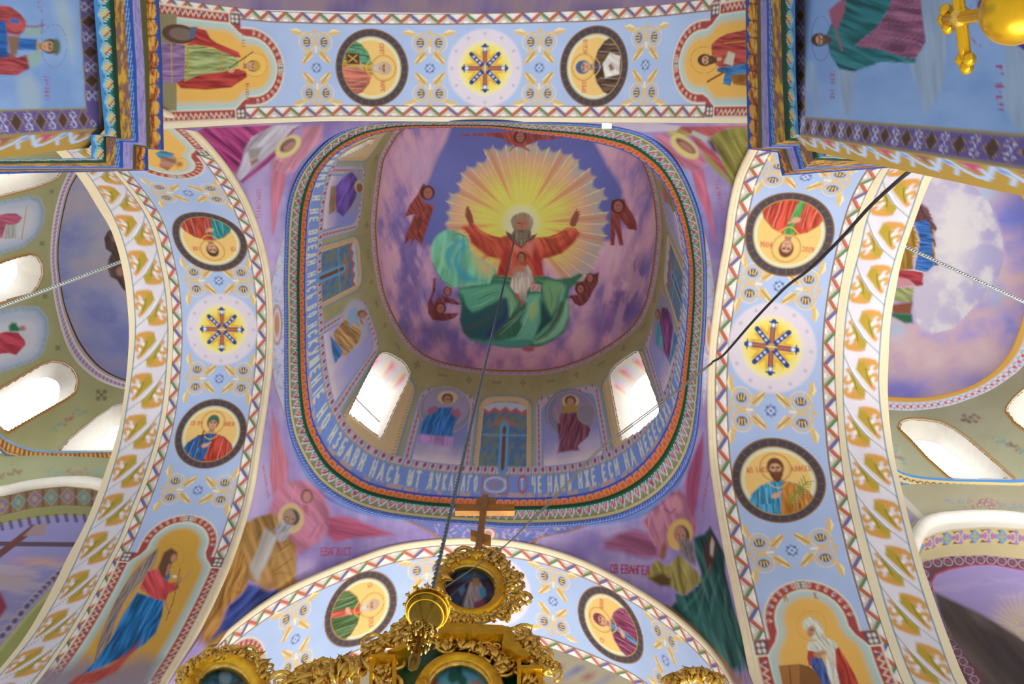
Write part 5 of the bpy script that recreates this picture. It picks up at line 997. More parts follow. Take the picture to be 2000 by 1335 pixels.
L.id(t,'hair'); L.poly(rz((300,280),(430,290),(500,340),(540,440),(580,520),(560,540),(500,470),(380,460),(250,500)),'#6a4448',fold=(60,.3,.3)); L.id(t,'gold_robe'); L.poly(rz((200,480),(360,470),(400,560),(420,640),(370,780),(370,870),(200,880)),'#a37c30',fold=(85,.2,.35)); L.line(rz((370,480),(415,600),(370,760)),1.6,'#d8c07c')
L.id(t,'blue_sleeve'); L.poly(rz((375,470),(480,440),(540,500),(545,640),(540,760),(560,830),(490,895),(380,870),(410,740),(430,620),(410,540)),'#3568b0',fold=(8,.5,.5)); L.line(rz((530,500),(555,640),(545,770),(575,830)),5,'#6a4a34'); L.line(rz((545,520),(550,760)),1.8,'#c09a40')
L.id(t,'red_robe'); L.poly(rz((200,870),(380,885),(460,900),(455,1010),(400,1020),(330,960),(200,950)),'#a83a44',fold=(10,.3,.3)); L.poly(rz((200,930),(330,960),(390,1010),(200,1035)),'#c89098',f=2); L.id(t,'green_robe'); L.poly(rz((200,1030),(380,1030),(360,1160),(200,1150)),'#a4ac74',fold=(30,.3,.35)); L.poly(rz((180,1180),(370,1150),(350,1260),(200,1260)),'#8a5238',f=2); L.poly(rz((180,1250),(360,1260),(370,1335),(300,1340),(190,1280)),'#2f6a48',f=2); s.cur=0
# chapel cornices
s=S['chapel_left_cornice']; k=s.U*110; ph=k%1; s.fill('#a87438'); s.mask((s.V<.16).astype(float),'#6f93b4'); s.mask(((ph<.35)&(s.V>.16)&(s.V<.72)).astype(float),'#6a4038',.85); s.mask(((np.abs(ph-.7)<.12)&(s.V>.25)&(s.V<.6)).astype(float),'#d0a860',.8); s.mask(((s.V>.72)&(s.V<.8)).astype(float),'#a8a474'); s.mask(sst(.8,.84,s.V),'#5c6670')
s=S['chapel_right_cornice']; k=s.U*92; ph=k%1; s.fill('#cdbb80'); s.mask((s.V<.2).astype(float),'#4f86c4'); y=(s.V-.15)/.5; d=np.abs(np.hypot((ph-.5)*1.05,y-.95)-.42); s.mask(np.clip((.15-d)/.1,0,1)*(y<.98),'#7a4a50'); s.mask(np.clip((.12-np.hypot((ph-.22),(y-.8)))/.06,0,1),'#5c3440'); s.mask(np.clip((.12-np.hypot((ph-.78),(y-.8)))/.06,0,1),'#5c3440'); s.mask(sst(.82,.86,s.V),'#5a88c0')
# chapel end walls
s=S['wall_chapel_left']; X,Y=s.X,s.Y; s.fill(ramp(fbm(X/60,Y/40,3,3),[(0,'#a3a67c'),(1,'#b8ba92')])); L=Loc(s,'p',(0,0),(1,0),(0,1),1.4)
spray(s,0,930,40,921,('#9a7a6c','#8a8460'),18); spray(s,95,925,205,918,('#8fb0a4','#b48478'),34)
bo=lambda ys: [(-260,ys[0]+34)]+[(x,y) for x,y in zip((0,63,126,178,215,300),ys)]
A1=bo((954,941,933,935,943,985)); A2=bo((968,955,949,954,966,1010)); A3=bo((1008,993,987,990,1003,1050)); A4=bo((1024,1012,1006,1008,1020,1070))
def band(a,b,c,f=1.3): s.poly(a+b[::-1],c,f=f)
band(A1,[(x,y+400) for x,y in A4],'#b6ae70'); band(A1,A2,'#ddd5c6'); band(A2,A3,'#7e6a50')
def along(a,b,u,v):
    x=u; ya=np.interp(x,[p[0] for p in a],[p[1] for p in a]);yb=np.interp(x,[p[0] for p in b],[p[1] for p in b]); return (x,ya+(yb-ya)*v)
k=0
for x in range(-60,225,32):
    c=('#7d6486','#5f8288')[k%2]; k+=1
    s.poly([along(A2,A3,x-15,.5),along(A2,A3,x,.08),along(A2,A3,x+15,.5),along(A2,A3,x,.92)],c,f=1.5); s.line([along(A2,A3,x-15,.5),along(A2,A3,x,.08),along(A2,A3,x+15,.5),along(A2,A3,x,.92),along(A2,A3,x-15,.5)],1.6,'#b09a58',f=1.3,a=.8); s.ell(*along(A2,A3,x,.5),5,6,0,'#a5975c',f=1.6,a=.7); s.line([along(A2,A3,x+16,.1),along(A2,A3,x+16,.9)],5,'#6a3a30',f=2,a=.8)
band(A3,A4,'#8e8a5a'); tm=Thing('painted_crucifixion','mural of wooden cross under a lilac sky on the left chapel wall','wall painting'); s.cur=tm.part('sky')
edge=[(178,1008),(215,1022),(200,1060),(101,1147),(60,1190),(0,1262),(-60,1330),(-260,1500),(-260,1060)]
MP=[p for p in A4 if p[0]<180]+edge
s.poly(MP,'#8f8abc',f=1.4); ms=(s.I==s.cur); n_=fbm(X/80,Y/14,4,2); s.mask(ms*sst(.42,.62,n_)*sst(1060,1110,Y),'#b4a0b4'); s.mask(ms*np.exp(-((X-75)/55)**2-((Y-1096)/9)**2),'#c79a8c',.8); s.mask(ms*sst(1100,1260,Y)*.6,'#84829c')
s.mask(ms*np.exp(-((X-20)/40)**2-((Y-1130)/10)**2),'#b49c8c',.6)
s.cur=tm.part('cross'); s.line([(-60,1061),(170,1063)],9,'#5a4450',f=2); s.line([(-40,1112),(66,1030)],13,'#6a3e3c',f=2); s.cur=tm.part('title_board'); s.poly([(70,1022),(96,1022),(84,1046),(46,1046)],'#9a8486',f=2); s.cur=tm.part('figure'); s.poly([(-60,1150),(0,1155),(8,1170),(14,1185),(0,1205),(-60,1260)],'#8c3044',f=3); s.cur=tm.part('border')
for k in range(26):
    f=k/25; P=[(205,1040),(150,1100),(101,1147),(60,1190),(0,1262),(-60,1330)]; i=min(int(f*5),4); g=f*5-i; x=P[i][0]*(1-g)+P[i+1][0]*g;y=P[i][1]*(1-g)+P[i+1][1]*g
    s.ell(x-7,y-7,11,8,-45,'#a8a0b8',f=1.5); s.ell(x-7,y-7,7,5,-45,'#5f4a68',f=1.5)
for k in range(16):
    x=-70+k*18; p=along(A3,A4,x,1.15); 
    if x<178: s.line([(p[0],p[1]-4),(p[0]+3,p[1]+7)],7,'#4a3c54',f=1.5,a=.85)
s.cur=0; s.poly([(101+6,1147+8),(60,1198),(0,1272),(-60,1342),(-60,1400),(40,1400),(150,1180)],'#989c5c',f=2)
s=S['wall_chapel_right']; X,Y=s.X,s.Y; s.fill(ramp(fbm(X/60,Y/40,3,3),[(0,'#b4ab8c'),(1,'#c6bd9e')])); spray(s,1848,977,1996,989,('#94a8b8','#b88088'),40)
for x,y in((1918,978),(1926,984),(1935,990),(1930,976),(1912,986)): s.ell(x,y,5,4,30,'#b07a84',f=1.5,a=.9); s.ell(x+1,y,2,2,0,'#d8d2b8',f=1.2)
s.line([(1745,952),(1763,972),(1806,1016)],11,'#d8d0c2',f=2); s.poly([(1768,990),(1790,1012),(1778,1024),(1760,1000)],'#a89ab8',f=2)
xs=(1775,1790,1806,1830,1857,1925,2000,2160)
B1=list(zip(xs,(1075,1040,1018,1010,1006,1003,1009,1040))); B2=list(zip(xs,(1102,1066,1050,1040,1034,1029,1033,1062))); B3=list(zip(xs,(1130,1092,1078,1070,1066,1062,1068,1100))); B4=list(zip(xs,(1160,1108,1096,1090,1086,1084,1092,1126))); B5=list(zip((1785,1802,1825,1857,1900,1940,2000,2160),(1240,1200,1130,1112,1104,1103,1114,1150)))
band(B1,B2,'#e6dfd4',2); band(B2,B3,'#d2bf88'); band(B3,B4,'#cdb98e'); s.poly(B4+[(2160,1500),(1800,1500)],'#6f444c')
k=0
for x in range(1796,2110,27):
    big=k%2; c='#a882b4' if big else '#6fa4c4'; h=20 if big else 13; k+=1
    p=[along(B2,B3,x-h,.5),along(B2,B3,x,.05),along(B2,B3,x+h,.5),along(B2,B3,x,.95)]; s.poly(p,c,f=1.3)
    s.poly([along(B2,B3,x+h-3,.12),along(B2,B3,x+27,.12),along(B2,B3,x+13+h/2,.42)],'#7c3c3c',f=1.3); s.poly([along(B2,B3,x+h-3,.88),along(B2,B3,x+27,.88),along(B2,B3,x+13+h/2,.58)],'#7c3c3c',f=1.3)
    if big:
        for a in(-7,7):
            q=along(B2,B3,x+a,.5); s.ell(q[0],q[1],5,9,0,'#d8c894',f=1.3,ring=2)
        for a in(-13,13): q=along(B2,B3,x+a,.5); s.ell(q[0],q[1],4,4,0,'#c8708c',f=1.5)
    else: q=along(B2,B3,x,.5); s.line([(q[0]-5,q[1]),(q[0]+5,q[1])],3,'#d0a452',f=1.3); s.line([(q[0],q[1]-8),(q[0],q[1]+8)],3,'#d0a452',f=1.3)
# maroon border cells
path=[(1802,1100),(1830,1098),(1857,1096),(1890,1093),(1925,1092),(1965,1096),(2000,1102),(2060,1116)]; side_=[(1803,1112),(1812,1150),(1825,1195),(1848,1240),(1880,1290),(1915,1345)]
for P,st in((path,21),(side_,21)):
    Pp=np.array(P,float); sg=np.r_[0,np.cumsum(np.hypot(*np.diff(Pp,axis=0).T))]
    for d in np.arange(8,sg[-1],st): x=np.interp(d,sg,Pp[:,0]);y=np.interp(d,sg,Pp[:,1]); s.ell(x,y,9,7,30,'#b8a0b8',f=1.3,ring=1.8); s.ell(x,y,5,3,30,'#8a5a64',f=1.3)
tm=Thing('painted_resurrection','mural of dark hillside, lilac sky and golden sun rays on the right chapel wall','wall painting'); s.cur=tm.part('red_line')
MP=[(1821,1136),(1830,1122),(1857,1112),(1900,1104),(1940,1103),(2000,1114),(2160,1150),(2160,1500),(2010,1400),(1940,1335),(1895,1288),(1860,1246),(1835,1204),(1825,1172)]
s.poly([(x-2.5,y-2.5) for x,y in MP],'#b8506a',f=1.4); s.cur=tm.part('sky'); s.poly(MP,'#a592c4',f=1.3); ms=(s.I==s.cur); n_=fbm(X/50,Y/16,4,2); s.mask(ms*sst(.5,.7,n_)*.5,'#b8a4c8')
d=np.hypot(X-1995,Y-1225); an=np.arctan2(Y-1225,X-1995); s.mask(ms*sst(90,15,d)*(.7+.3*np.sin(an*34)),'#dcbf98')
s.cur=tm.part('hillside'); s.poly([(1824,1155),(1860,1172),(1900,1190),(1940,1212),(1985,1240),(2060,1290),(2160,1400),(2160,1500),(1940,1500),(1920,1320),(1860,1250),(1838,1205)],'#5c4c48',f=4,fold=(50,.06,.35)); s.poly([(1900,1215),(1960,1240),(2040,1330),(2060,1400),(1990,1345),(1930,1270)],'#3f3236',f=8,a=.8)
s.cur=tm.part('rays'); 
for k in range(7): s.line([(1968+k*4,1215+k*2),(2010+k*6,1262-k*6)],2,'#d2c8ba',f=2,a=.7)
s.cur=0; s.poly([(1800,1110),(1806,1150),(1822,1200),(1852,1256),(1905,1325),(1940,1380),(1860,1400),(1780,1160)],'#6f444c',f=2) if 0 else None
# back walls
s=S['wall_apse']; s.fill(ramp(fbm(s.X/80,s.Y/60,3,1),[(0,'#d8c6a0'),(1,'#e6d8b8')])); s.poly([(1040,1330),(1180,1345),(1300,1400),(1100,1400)],'#d8a66c',f=10)
for k in range(3): s.line([(1080,1296+k*8),(1180,1320+k*8),(1260,1350+k*8)],2.5,('#8c90c8','#c88c8c','#b0b8d8')[k],f=2)
s=S['nave_vault']; s.sp='p'; n_=fbm(s.X/70,s.Y/8,4,2); s.fill(ramp(n_,[(.3,'#8c7ab4'),(.5,'#b49cc4'),(.65,'#c8a8b0')])); s.mask(sst(-.49,-.50,s.P.reshape(-1,3)[:,1]),'#b8a02c')
# ================================================================ PAINT: pendentives
pa=Zm(380,940,4.173);pb=Zm(1180,940,3.38);pc=Zm(370,240,3.708);pd=Zm(1260,235,3.659)
class Multi:
    def __init__(s,ls): s.ls=ls
    def __getattr__(s,k):
        def f(*a,**kw):
            for l in s.ls: getattr(l,k)(*a,**kw)
            return s
        return f
def PL(s): return Loc(s,'p',(0,0),(1,0),(0,1),1.5)
FLs,FRs,NLs,NRs=[S['pendentive_'+k] for k in('far_left','far_right','near_left','near_right')]
for s in(FLs,FRs,NLs,NRs):
    X,Y=s.X,s.Y; n1=fbm(X/70,Y/45,4,2); n2=fbm(X/18,Y/90,3,5)
    s.fill(ramp(.6*n1+.4*n2,[(.3,'#8a7ab8'),(.5,'#a08cc0'),(.7,'#b8a4cc')]))
    r=s.V; s.mask(sst(.72,.96,r)*sst(.35,.6,n1+.1),'#6f9fda',.8)
s=FLs; s.mask(np.exp(-((s.X-500)/38)**2-((s.Y-940)/110)**2),'#c8b8e0',.8)
s=FRs; s.mask(np.exp(-((s.X-1395)/26)**2-((s.Y-900)/120)**2),'#b8a0cc',.7)
s=NLs; s.mask(np.exp(-((s.X-500)/40)**2-((s.Y-420)/120)**2),'#c4aed8',.8)
def evang(s,name,label,parts):
    t=Thing(name,label,'wall painting','seated evangelists on the pendentives'); L=PL(s)
    for nm,p,c,fd,f in parts: L.id(t,nm); L.poly(p,c,fold=fd,f=f)
    s.cur=0; return t,L
t,L=evang(FLs,'painted_evangelist','white-bearded man in ochre robe with long scroll on the lower left pendentive',[
 ('winged_companion',pa((640,60),(700,20),(800,-10),(900,-10),(970,30),(1050,110),(1100,230),(1110,330),(1085,420),(1000,500),(830,600),(700,400),(600,260),(640,150)),'#c07c92',(50,.12,.25),3),
 ('pink_wing',[(532,800),(548,855),(563,905),(562,935),(545,952),(533,965),(526,930),(529,870)],'#c87c8c',(85,.12,.25),2),
 ('pink_wing',[(640,1010),(668,1006),(700,1016),(740,1032),(772,1044),(700,1050),(652,1058),(640,1045)],'#b85f7c',(12,.12,.25),3),
 ('ochre_robe',pa((340,480),(400,340),(520,285),(640,255),(700,330),(780,460),(825,520),(832,700),(822,840),(690,925),(660,885),(560,875),(500,835),(430,790),(380,620)),'#a07a44',(70,.13,.45),1.5),
 ('ochre_cloak',pa((330,505),(380,540),(410,640),(440,780),(430,850),(370,930),(290,990),(255,1040),(230,1150),(180,1250),(260,1240),(420,1150),(330,1260),(200,1330),(100,1340),(45,1300),(45,1180),(80,1010),(150,900),(230,680)),'#a8783a',(105,.14,.5),1.5),
 ('blue_robe',pa((440,840),(520,855),(600,890),(670,880),(688,925),(560,1010),(440,1100),(320,1180),(210,1255),(130,1280),(190,1210),(250,1090),(280,1010),(370,940)),'#2a3c80',(140,.1,.5),2),
 ('scroll',pa((575,372),(680,455),(655,500),(600,640),(535,760),(520,840),(455,720),(450,680),(520,540),(545,450)),'#b0aca6',(110,.07,.3),2),
 ('hand',pa((580,830),(640,820),(650,870),(600,890)),'#9a6a4c',None,2)])
L.id(t,'winged_companion'); L.line(pa((820,50),(790,150),(840,200)),2,'#dca0b0',f=2,a=.7); L.line(pa((1040,150),(1080,300),(1000,450)),3,'#a05c84',f=3,a=.6); L.line(pa((960,250),(1000,350),(940,450)),4,'#a0608c',f=4,a=.5); L.ell(*pa((915,120))[0],12,14,'#7c4a44'); L.ell(*pa((915,125))[0],8.5,11,'#c08a80',f=2); L.poly(pa((880,190),(920,190),(930,270),(900,250)),'#b06a74',f=2)
L.id(t,'halo'); L.ell(*pa((785,300))[0],25,29,'#d8c48a',f=2); L.ell(*pa((785,300))[0],20,24,'#d0ac84',f=3)
L.id(t,'head'); L.ell(*pa((790,290))[0],16,17,'#5c5458',ang=-25); L.ell(*pa((775,285))[0],11,14,'#b08a70',ang=-25); L.ell(*pa((765,255))[0],9,6,'#a8947c',f=2,ang=-25); L.line(pa((745,285),(770,290)),1.4,'#5a4036'); L.line(pa((790,300),(812,312)),1.4,'#5a4036'); L.line(pa((775,295),(760,330)),1.6,'#8a6450'); L.id(t,'beard'); L.poly(pa((700,320),(740,330),(770,350),(800,350),(770,430),(740,480),(690,490),(660,440),(650,390)),'#a8a4a8',fold=(120,.5,.3),f=2)
L.id(t,'ochre_robe')
for p in ((420,360,400,440,380,500),(520,320,540,400,500,480),(780,500,700,560,640,640),(800,620,720,680,630,740),(780,760,700,740,640,760)): L.line(pa(*[(p[i],p[i+1]) for i in(0,2,4)]),2,'#6a4c30',f=2,a=.6); 
for p in ((350,560,330,700,280,850),(300,640,220,820,160,980),(160,980,140,1100,120,1240),(400,640,400,760,360,880),(760,540,660,600,630,700)): L.line(pa(*[(p[i],p[i+1]) for i in(0,2,4)]),3,'#caa45e',f=3,a=.65)
L.id(t,'lettering'); text(PL2:=Loc(FLs,'p',pa((1030,600))[0],(1,0),(0,-1),1.3),'ЕВАГЛІСТ',0,0,15,'#b04464',adv=.5,wd=.14); 
for k,ch in enumerate('АРХАНГЕЛ'): stroke_text(Loc(FLs,'p',(512+k*1.4,915+k*8),(.97,.2),(.2,-.97),1.3),ch,0,0,7.5,'#c4748c')
FLs.cur=0
t,L=evang(FRs,'painted_evangelist','grey bearded man in olive tunic and dark green cloak on the lower right pendentive',[
 ('winged_companion',pb((250,270),(300,200),(400,110),(440,70),(500,55),(560,110),(600,200),(615,300),(590,380),(430,430),(360,520),(320,420),(290,330)),'#b8788e',(70,.12,.25),3),
 ('pink_wing',pb((0,395),(100,340),(200,315),(290,340),(345,420),(360,490),(300,505),(200,490),(90,455),(0,450)),'#9c5c7c',(10,.1,.25),4),
 ('pink_wing',[(1373,845),(1358,880),(1345,915),(1337,945),(1342,985),(1352,1012),(1362,985),(1370,920),(1374,880)],'#b0587c',(95,.12,.25),2.5),
 ('green_cloak',pb((590,370),(660,345),(700,295),(745,375),(795,480),(800,600),(860,850),(945,1120),(930,1235),(870,1262),(760,1175),(640,1045),(520,935),(430,840),(475,790),(470,740),(540,750),(625,680),(640,600),(600,480)),'#1f5450',(72,.11,.55),1.6),
 ('olive_tunic',pb((272,615),(340,515),(420,560),(500,475),(560,545),(620,600),(640,655),(580,710),(520,752),(500,742),(440,690),(380,682),(300,650)),'#9c8f4c',(75,.15,.4),1.6),
 ('book',pb((705,325),(742,400),(735,480),(690,645),(655,460),(680,400)),'#4c2c2c',None,1.5),
 ('pages',pb((712,370),(728,400),(718,490),(700,485),(700,410)),'#bcb4a8',None,1.5)])
L.id(t,'winged_companion'); L.ell(*pb((480,150))[0],11,17,'#cc8c98',f=3,ang=-20); L.ell(*pb((370,260))[0],9,20,'#c68896',f=3,ang=10); L.line(pb((300,230),(290,330),(340,420)),2,'#d8a0ac',f=2,a=.7); L.line(pb((520,80),(590,190),(600,320)),3,'#94587c',f=3,a=.7); L.line(pb((400,180),(440,210),(470,180)),3,'#7c3f6c',f=3,a=.7)
L.id(t,'olive_tunic'); L.poly(pb((300,640),(380,600),(445,640),(440,690),(370,690)),'#5c4428',f=3); L.line(pb((500,560),(540,650),(530,740)),2,'#5c5024',f=2,a=.6); L.line(pb((340,560),(370,620)),2,'#5c5024',f=2,a=.6); L.line(pb((430,580),(460,680)),2.4,'#c4b878',f=2,a=.6)
L.id(t,'hand'); L.poly(pb((380,420),(400,390),(415,430),(405,500),(380,520),(365,495)),'#94604c',f=2)
L.id(t,'halo'); L.ell(*pb((500,350))[0],24,31,'#d8b84e',f=2,ang=15); L.ell(*pb((500,352))[0],18,25,'#d8a878',f=4,ang=15)
L.id(t,'head'); L.ell(*pb((515,350))[0],14,19,'#5c4c48',ang=-20); L.ell(*pb((500,350))[0],12,17,'#b4846a',ang=-10); L.line(pb((475,345),(500,352)),1.3,'#4a342c'); L.line(pb((515,355),(535,360)),1.3,'#4a342c'); L.line(pb((500,360),(498,385)),1.8,'#8a5c48'); L.id(t,'beard'); L.poly(pb((490,400),(520,380),(560,375),(590,420),(608,500),(600,550),(560,530),(520,480),(500,450)),'#7c7270',fold=(70,.5,.35),f=2)
L.id(t,'green_cloak')
for p in ((760,620,720,760,700,900),(800,700,800,850,850,1000),(700,560,620,740,520,850),(840,850,880,1000,900,1150),(660,700,640,820,620,900)): L.line(pb(*[(p[i],p[i+1]) for i in(0,2,4)]),4,'#5c8c7c',f=4,a=.5)
for p in ((740,640,760,800,820,1040),(780,620,830,800,870,1000),(700,700,690,840,760,1050)): L.line(pb(*[(p[i],p[i+1]) for i in(0,2,4)]),4,'#0c2c30',f=4,a=.6)
L.id(t,'lettering'); text(Loc(FRs,'p',pb((40,600))[0],(1,0.05),(0.02,-1),1.3),'СВ ЕВАНГЕЛ',0,0,16,'#ac3c58',adv=.5,wd=.15)
for k,ch in enumerate('АРХАНГЕЛ'): stroke_text(Loc(FRs,'p',(1382-k*1.5,930+k*10),(.97,-.2),(-.2,-.97),1.3),ch,0,0,8,'#b85c80')
FRs.cur=0
t,L=evang(NLs,'painted_evangelist','haloed figure in magenta cloak and white robe on the upper left pendentive',[
 ('pink_cloud',pc((830,30),(960,10),(960,120),(860,230),(770,340),(700,375),(600,345),(585,290),(650,220),(800,120)),'#cf8fa2',(120,.1,.25),3),
 ('pink_wing',pc((600,335),(698,370),(690,450),(650,600),(610,810),(598,815),(592,620),(588,450)),'#c87c90',(95,.12,.25),2),
 ('magenta_cloak',pc((45,60),(100,35),(330,25),(620,15),(520,75),(450,110),(400,190),(385,260),(340,365),(300,345),(200,240),(120,160),(50,110)),'#9c3a74',(40,.12,.55),1.5),
 ('white_robe',pc((450,105),(530,60),(610,15),(800,15),(730,80),(680,130),(640,190),(560,250),(480,310),(410,380),(365,415),(345,385),(380,300),(400,200)),'#bcb8c4',(130,.14,.35),1.6),
 ('magenta_sash',pc((795,22),(745,45),(700,100),(660,160),(560,250),(365,425),(385,435),(560,300),(690,175),(730,90)),'#983a70',(130,.1,.3),1.5),
 ('book',pc((420,190),(530,175),(500,240),(440,270)),'#9c948e',None,2)])
L.line(pc((35,60),(60,140),(200,250),(330,370)),4,'#c29448',f=2,a=.8); L.id(t,'hand'); L.poly(pc((440,280),(490,250),(500,275),(450,310)),'#a06858',f=2)
L.id(t,'halo'); L.ell(*pc((715,170))[0],29,17,'#dcd08c',ang=-38,f=2); L.id(t,'head'); L.ell(*pc((712,162))[0],18,10,'#6c4c5c',ang=-38,f=2); L.ell(*pc((722,168))[0],13,8,'#b08478',ang=-38,f=2); L.line(pc((690,165),(730,135)),1.2,'#6a4450')
L.id(t,'lettering')
for k,ch in enumerate('ЕВАНГЕЛІСТ'): stroke_text(Loc(NLs,'p',(509,372+k*6),(0,-1),(-1,0),1.3),ch,0,0,7,'#b8688c')
NLs.cur=0; s=NLs; s.poly([(300,240),(388,240),(388,262),(400,290),(300,290)],'#8c74b4',f=2) 
t,L=evang(NRs,'painted_evangelist','haloed figure in olive and red robes with scroll on the upper right pendentive',[
 ('pink_body',pd((60,95),(150,95),(200,180),(300,260),(380,200),(438,290),(400,355),(340,368),(260,335),(180,250)),'#c07890',(30,.1,.25),3),
 ('pink_wing',pd((330,370),(415,350),(440,480),(480,650),(503,880),(495,885),(450,700),(360,500)),'#c26c84',(75,.12,.25),2),
 ('red_robe',pd((200,45),(740,35),(740,55),(600,55),(480,110),(400,150),(500,230),(610,385),(590,405),(470,290),(370,180),(320,110)),'#a85458',(35,.13,.35),1.6),
 ('olive_robe',pd((455,125),(540,75),(640,48),(745,48),(738,200),(700,320),(660,400),(635,485),(600,430),(560,320),(500,190)),'#85803c',(60,.12,.5),1.6),
 ('olive_robe',pd((400,225),(450,255),(540,350),(630,470),(600,450),(520,380),(430,280)),'#9c9448',None,2),
 ('yellow_sleeve',pd((140,45),(240,55),(335,105),(220,130),(165,100)),'#b8a85c',(20,.2,.3),2),
 ('scroll',pd((340,70),(450,118),(440,162),(328,100)),'#b4b8b4',None,1.5),
 ('shadowed_fold',pd((450,150),(480,140),(530,240),(480,215)),'#4c2c38',None,3)])
L.id(t,'halo'); L.ell(*pd((283,188))[0],33,17,'#d4c480',ang=38,f=2); L.id(t,'head'); L.ell(*pd((290,182))[0],23,8,'#6c4440',ang=36,f=2); L.ell(*pd((295,190))[0],17,6,'#ac7c6c',ang=36,f=2)
L.id(t,'lettering')
for k,ch in enumerate('ІОАННЪ БГ'): stroke_text(Loc(NRs,'p',(1395+k*1.6,352+k*7),(0.1,1),(1,-.1),1.3),ch,0,0,7,'#b8607c')
NRs.cur=0; s=NRs; s.poly([(1040,236),(1250,236),(1330,246),(1320,256),(1255,258),(1160,243),(1040,240)],'#cfc4d4',f=2,a=.8)
# edging and arabesques against the arches
def arab(ss,poly,med,rx,ry):
    cx=sum(p[0] for p in poly)/len(poly);cy=sum(p[1] for p in poly)/len(poly); g=np.random.default_rng(9)
    for s in ss:
        s.poly(poly,'#a8784a',f=1.4); s.poly([(cx+(x-cx)*.93,cy+(y-cy)*(.97 if ry>rx*2 else .9)) for x,y in poly],'#6a70ac' if ry<rx*2 else '#b8bcd8',f=1.4)
        m=np.zeros(len(s.X)); idx=s.box(min(p[0] for p in poly),min(p[1] for p in poly),max(p[0] for p in poly),max(p[1] for p in poly),0)
    pts=[(g.uniform(min(p[0] for p in poly),max(p[0] for p in poly)),g.uniform(min(p[1] for p in poly),max(p[1] for p in poly))) for _ in range(160)]
    P=np.array(poly,float)
    def ins(x,y):
        c=False
        for (x0,y0),(x1,y1) in zip(P,np.roll(P,-1,0)):
            if (y0>y)!=(y1>y) and x<(x1-x0)*(y-y0)/(y1-y0)+x0: c=not c
        return c
    for i,(x,y) in enumerate(pts):
        x2,y2=cx+(x-cx)*.86,cy+(y-cy)*.86
        if ins(cx+(x2-cx)*1.12,cy+(y2-cy)*1.12):
            for s in ss: s.ell(x2,y2,4,1.6,g.uniform(0,180),('#b8b080','#8c90c4','#c8a0c0')[i%3],f=1.4,a=.75)
    for s in ss: s.ell(*med,rx*1.25,ry*1.15,0,'#9c6a44',f=1.4); s.ell(*med,rx,ry,0,'#c8bccc',f=1.4); s.ell(*med,rx*.6,ry*.7,0,'#b88460',f=1.4)
arab((FLs,FRs),[(783,1014),(812,1026),(840,1040),(858,1056),(880,1060),(960,1062),(1040,1066),(1052,1052),(1085,1043),(1110,1040),(1150,1026),(1052,1030),(960,1030),(850,1020)],(953,1043),13,11)
arab((FLs,NLs),[(559,430),(551,470),(540,510),(529,556),(532,600),(533,660),(530,715),(538,760),(556,812),(560,700),(559,560)],(541,634),8,34)
arab((FRs,NRs),[(1377,452),(1388,500),(1396,560),(1396,600),(1391,660),(1389,700),(1382,750),(1373,800),(1371,760),(1375,660),(1380,580)],(1384,655),6,32)
for s in(FLs,FRs,NLs,NRs): s.mask(np.clip((.022-s.V)/.012,0,1),'#a0784a')
FRs.line([(1302,1185),(1352,1226),(1405,1284),(1440,1330),(1462,1325)],11,'#94683c',f=2,a=.85)
FLs.line([(620,1140),(545,1178),(470,1226),(400,1258)],7,'#9a7440',f=2,a=.8)
# ================================================================ PAINT: pier faces and capitals
def lattice(s,a,b,zs,ax,k_):
    # a,b: functions position->px on the two edges
    for i,z in enumerate(zs):
        dz=(zs[1]-zs[0]); A=lambda t:a(z+dz*t); B=lambda t:b(z+dz*t); mid=lambda t,v:tuple(np.array(A(t))*(1-v)+np.array(B(t))*v)
        s.poly([mid(-.2,.5),mid(0,.06),mid(.2,.5),mid(0,.94)],'#54402f',f=1.3)
        for q in ([mid(-.26,.5),mid(0,0),],[mid(0,0),mid(.26,.5)],[mid(.26,.5),mid(0,1)],[mid(0,1),mid(-.26,.5)],[mid(.26,.5),mid(.5,1)],[mid(.26,.5),mid(.5,0)],[mid(-.26,.5),mid(-.5,0)],[mid(-.26,.5),mid(-.5,1)]): s.line(q,1.3,'#a8904c',f=1.2)
        for u,v in((.5,.28),(.5,.72)):
            P=[mid(.5-.16,v),mid(.5,v-.2),mid(.5+.16,v),mid(.5,v+.2)]; s.line(P+[P[0]],1.7,'#b4b8dc',f=1.2)
        s.line([mid(.36,.9),mid(.64,.1)],1.8,'#c4c8e6',f=1.2); s.line([mid(.36,.1),mid(.64,.9)],1.8,'#a8acd4',f=1.2)
def pj(p): X_,Y_=proj(np.array([p])); return float(X_[0]),float(Y_[0])
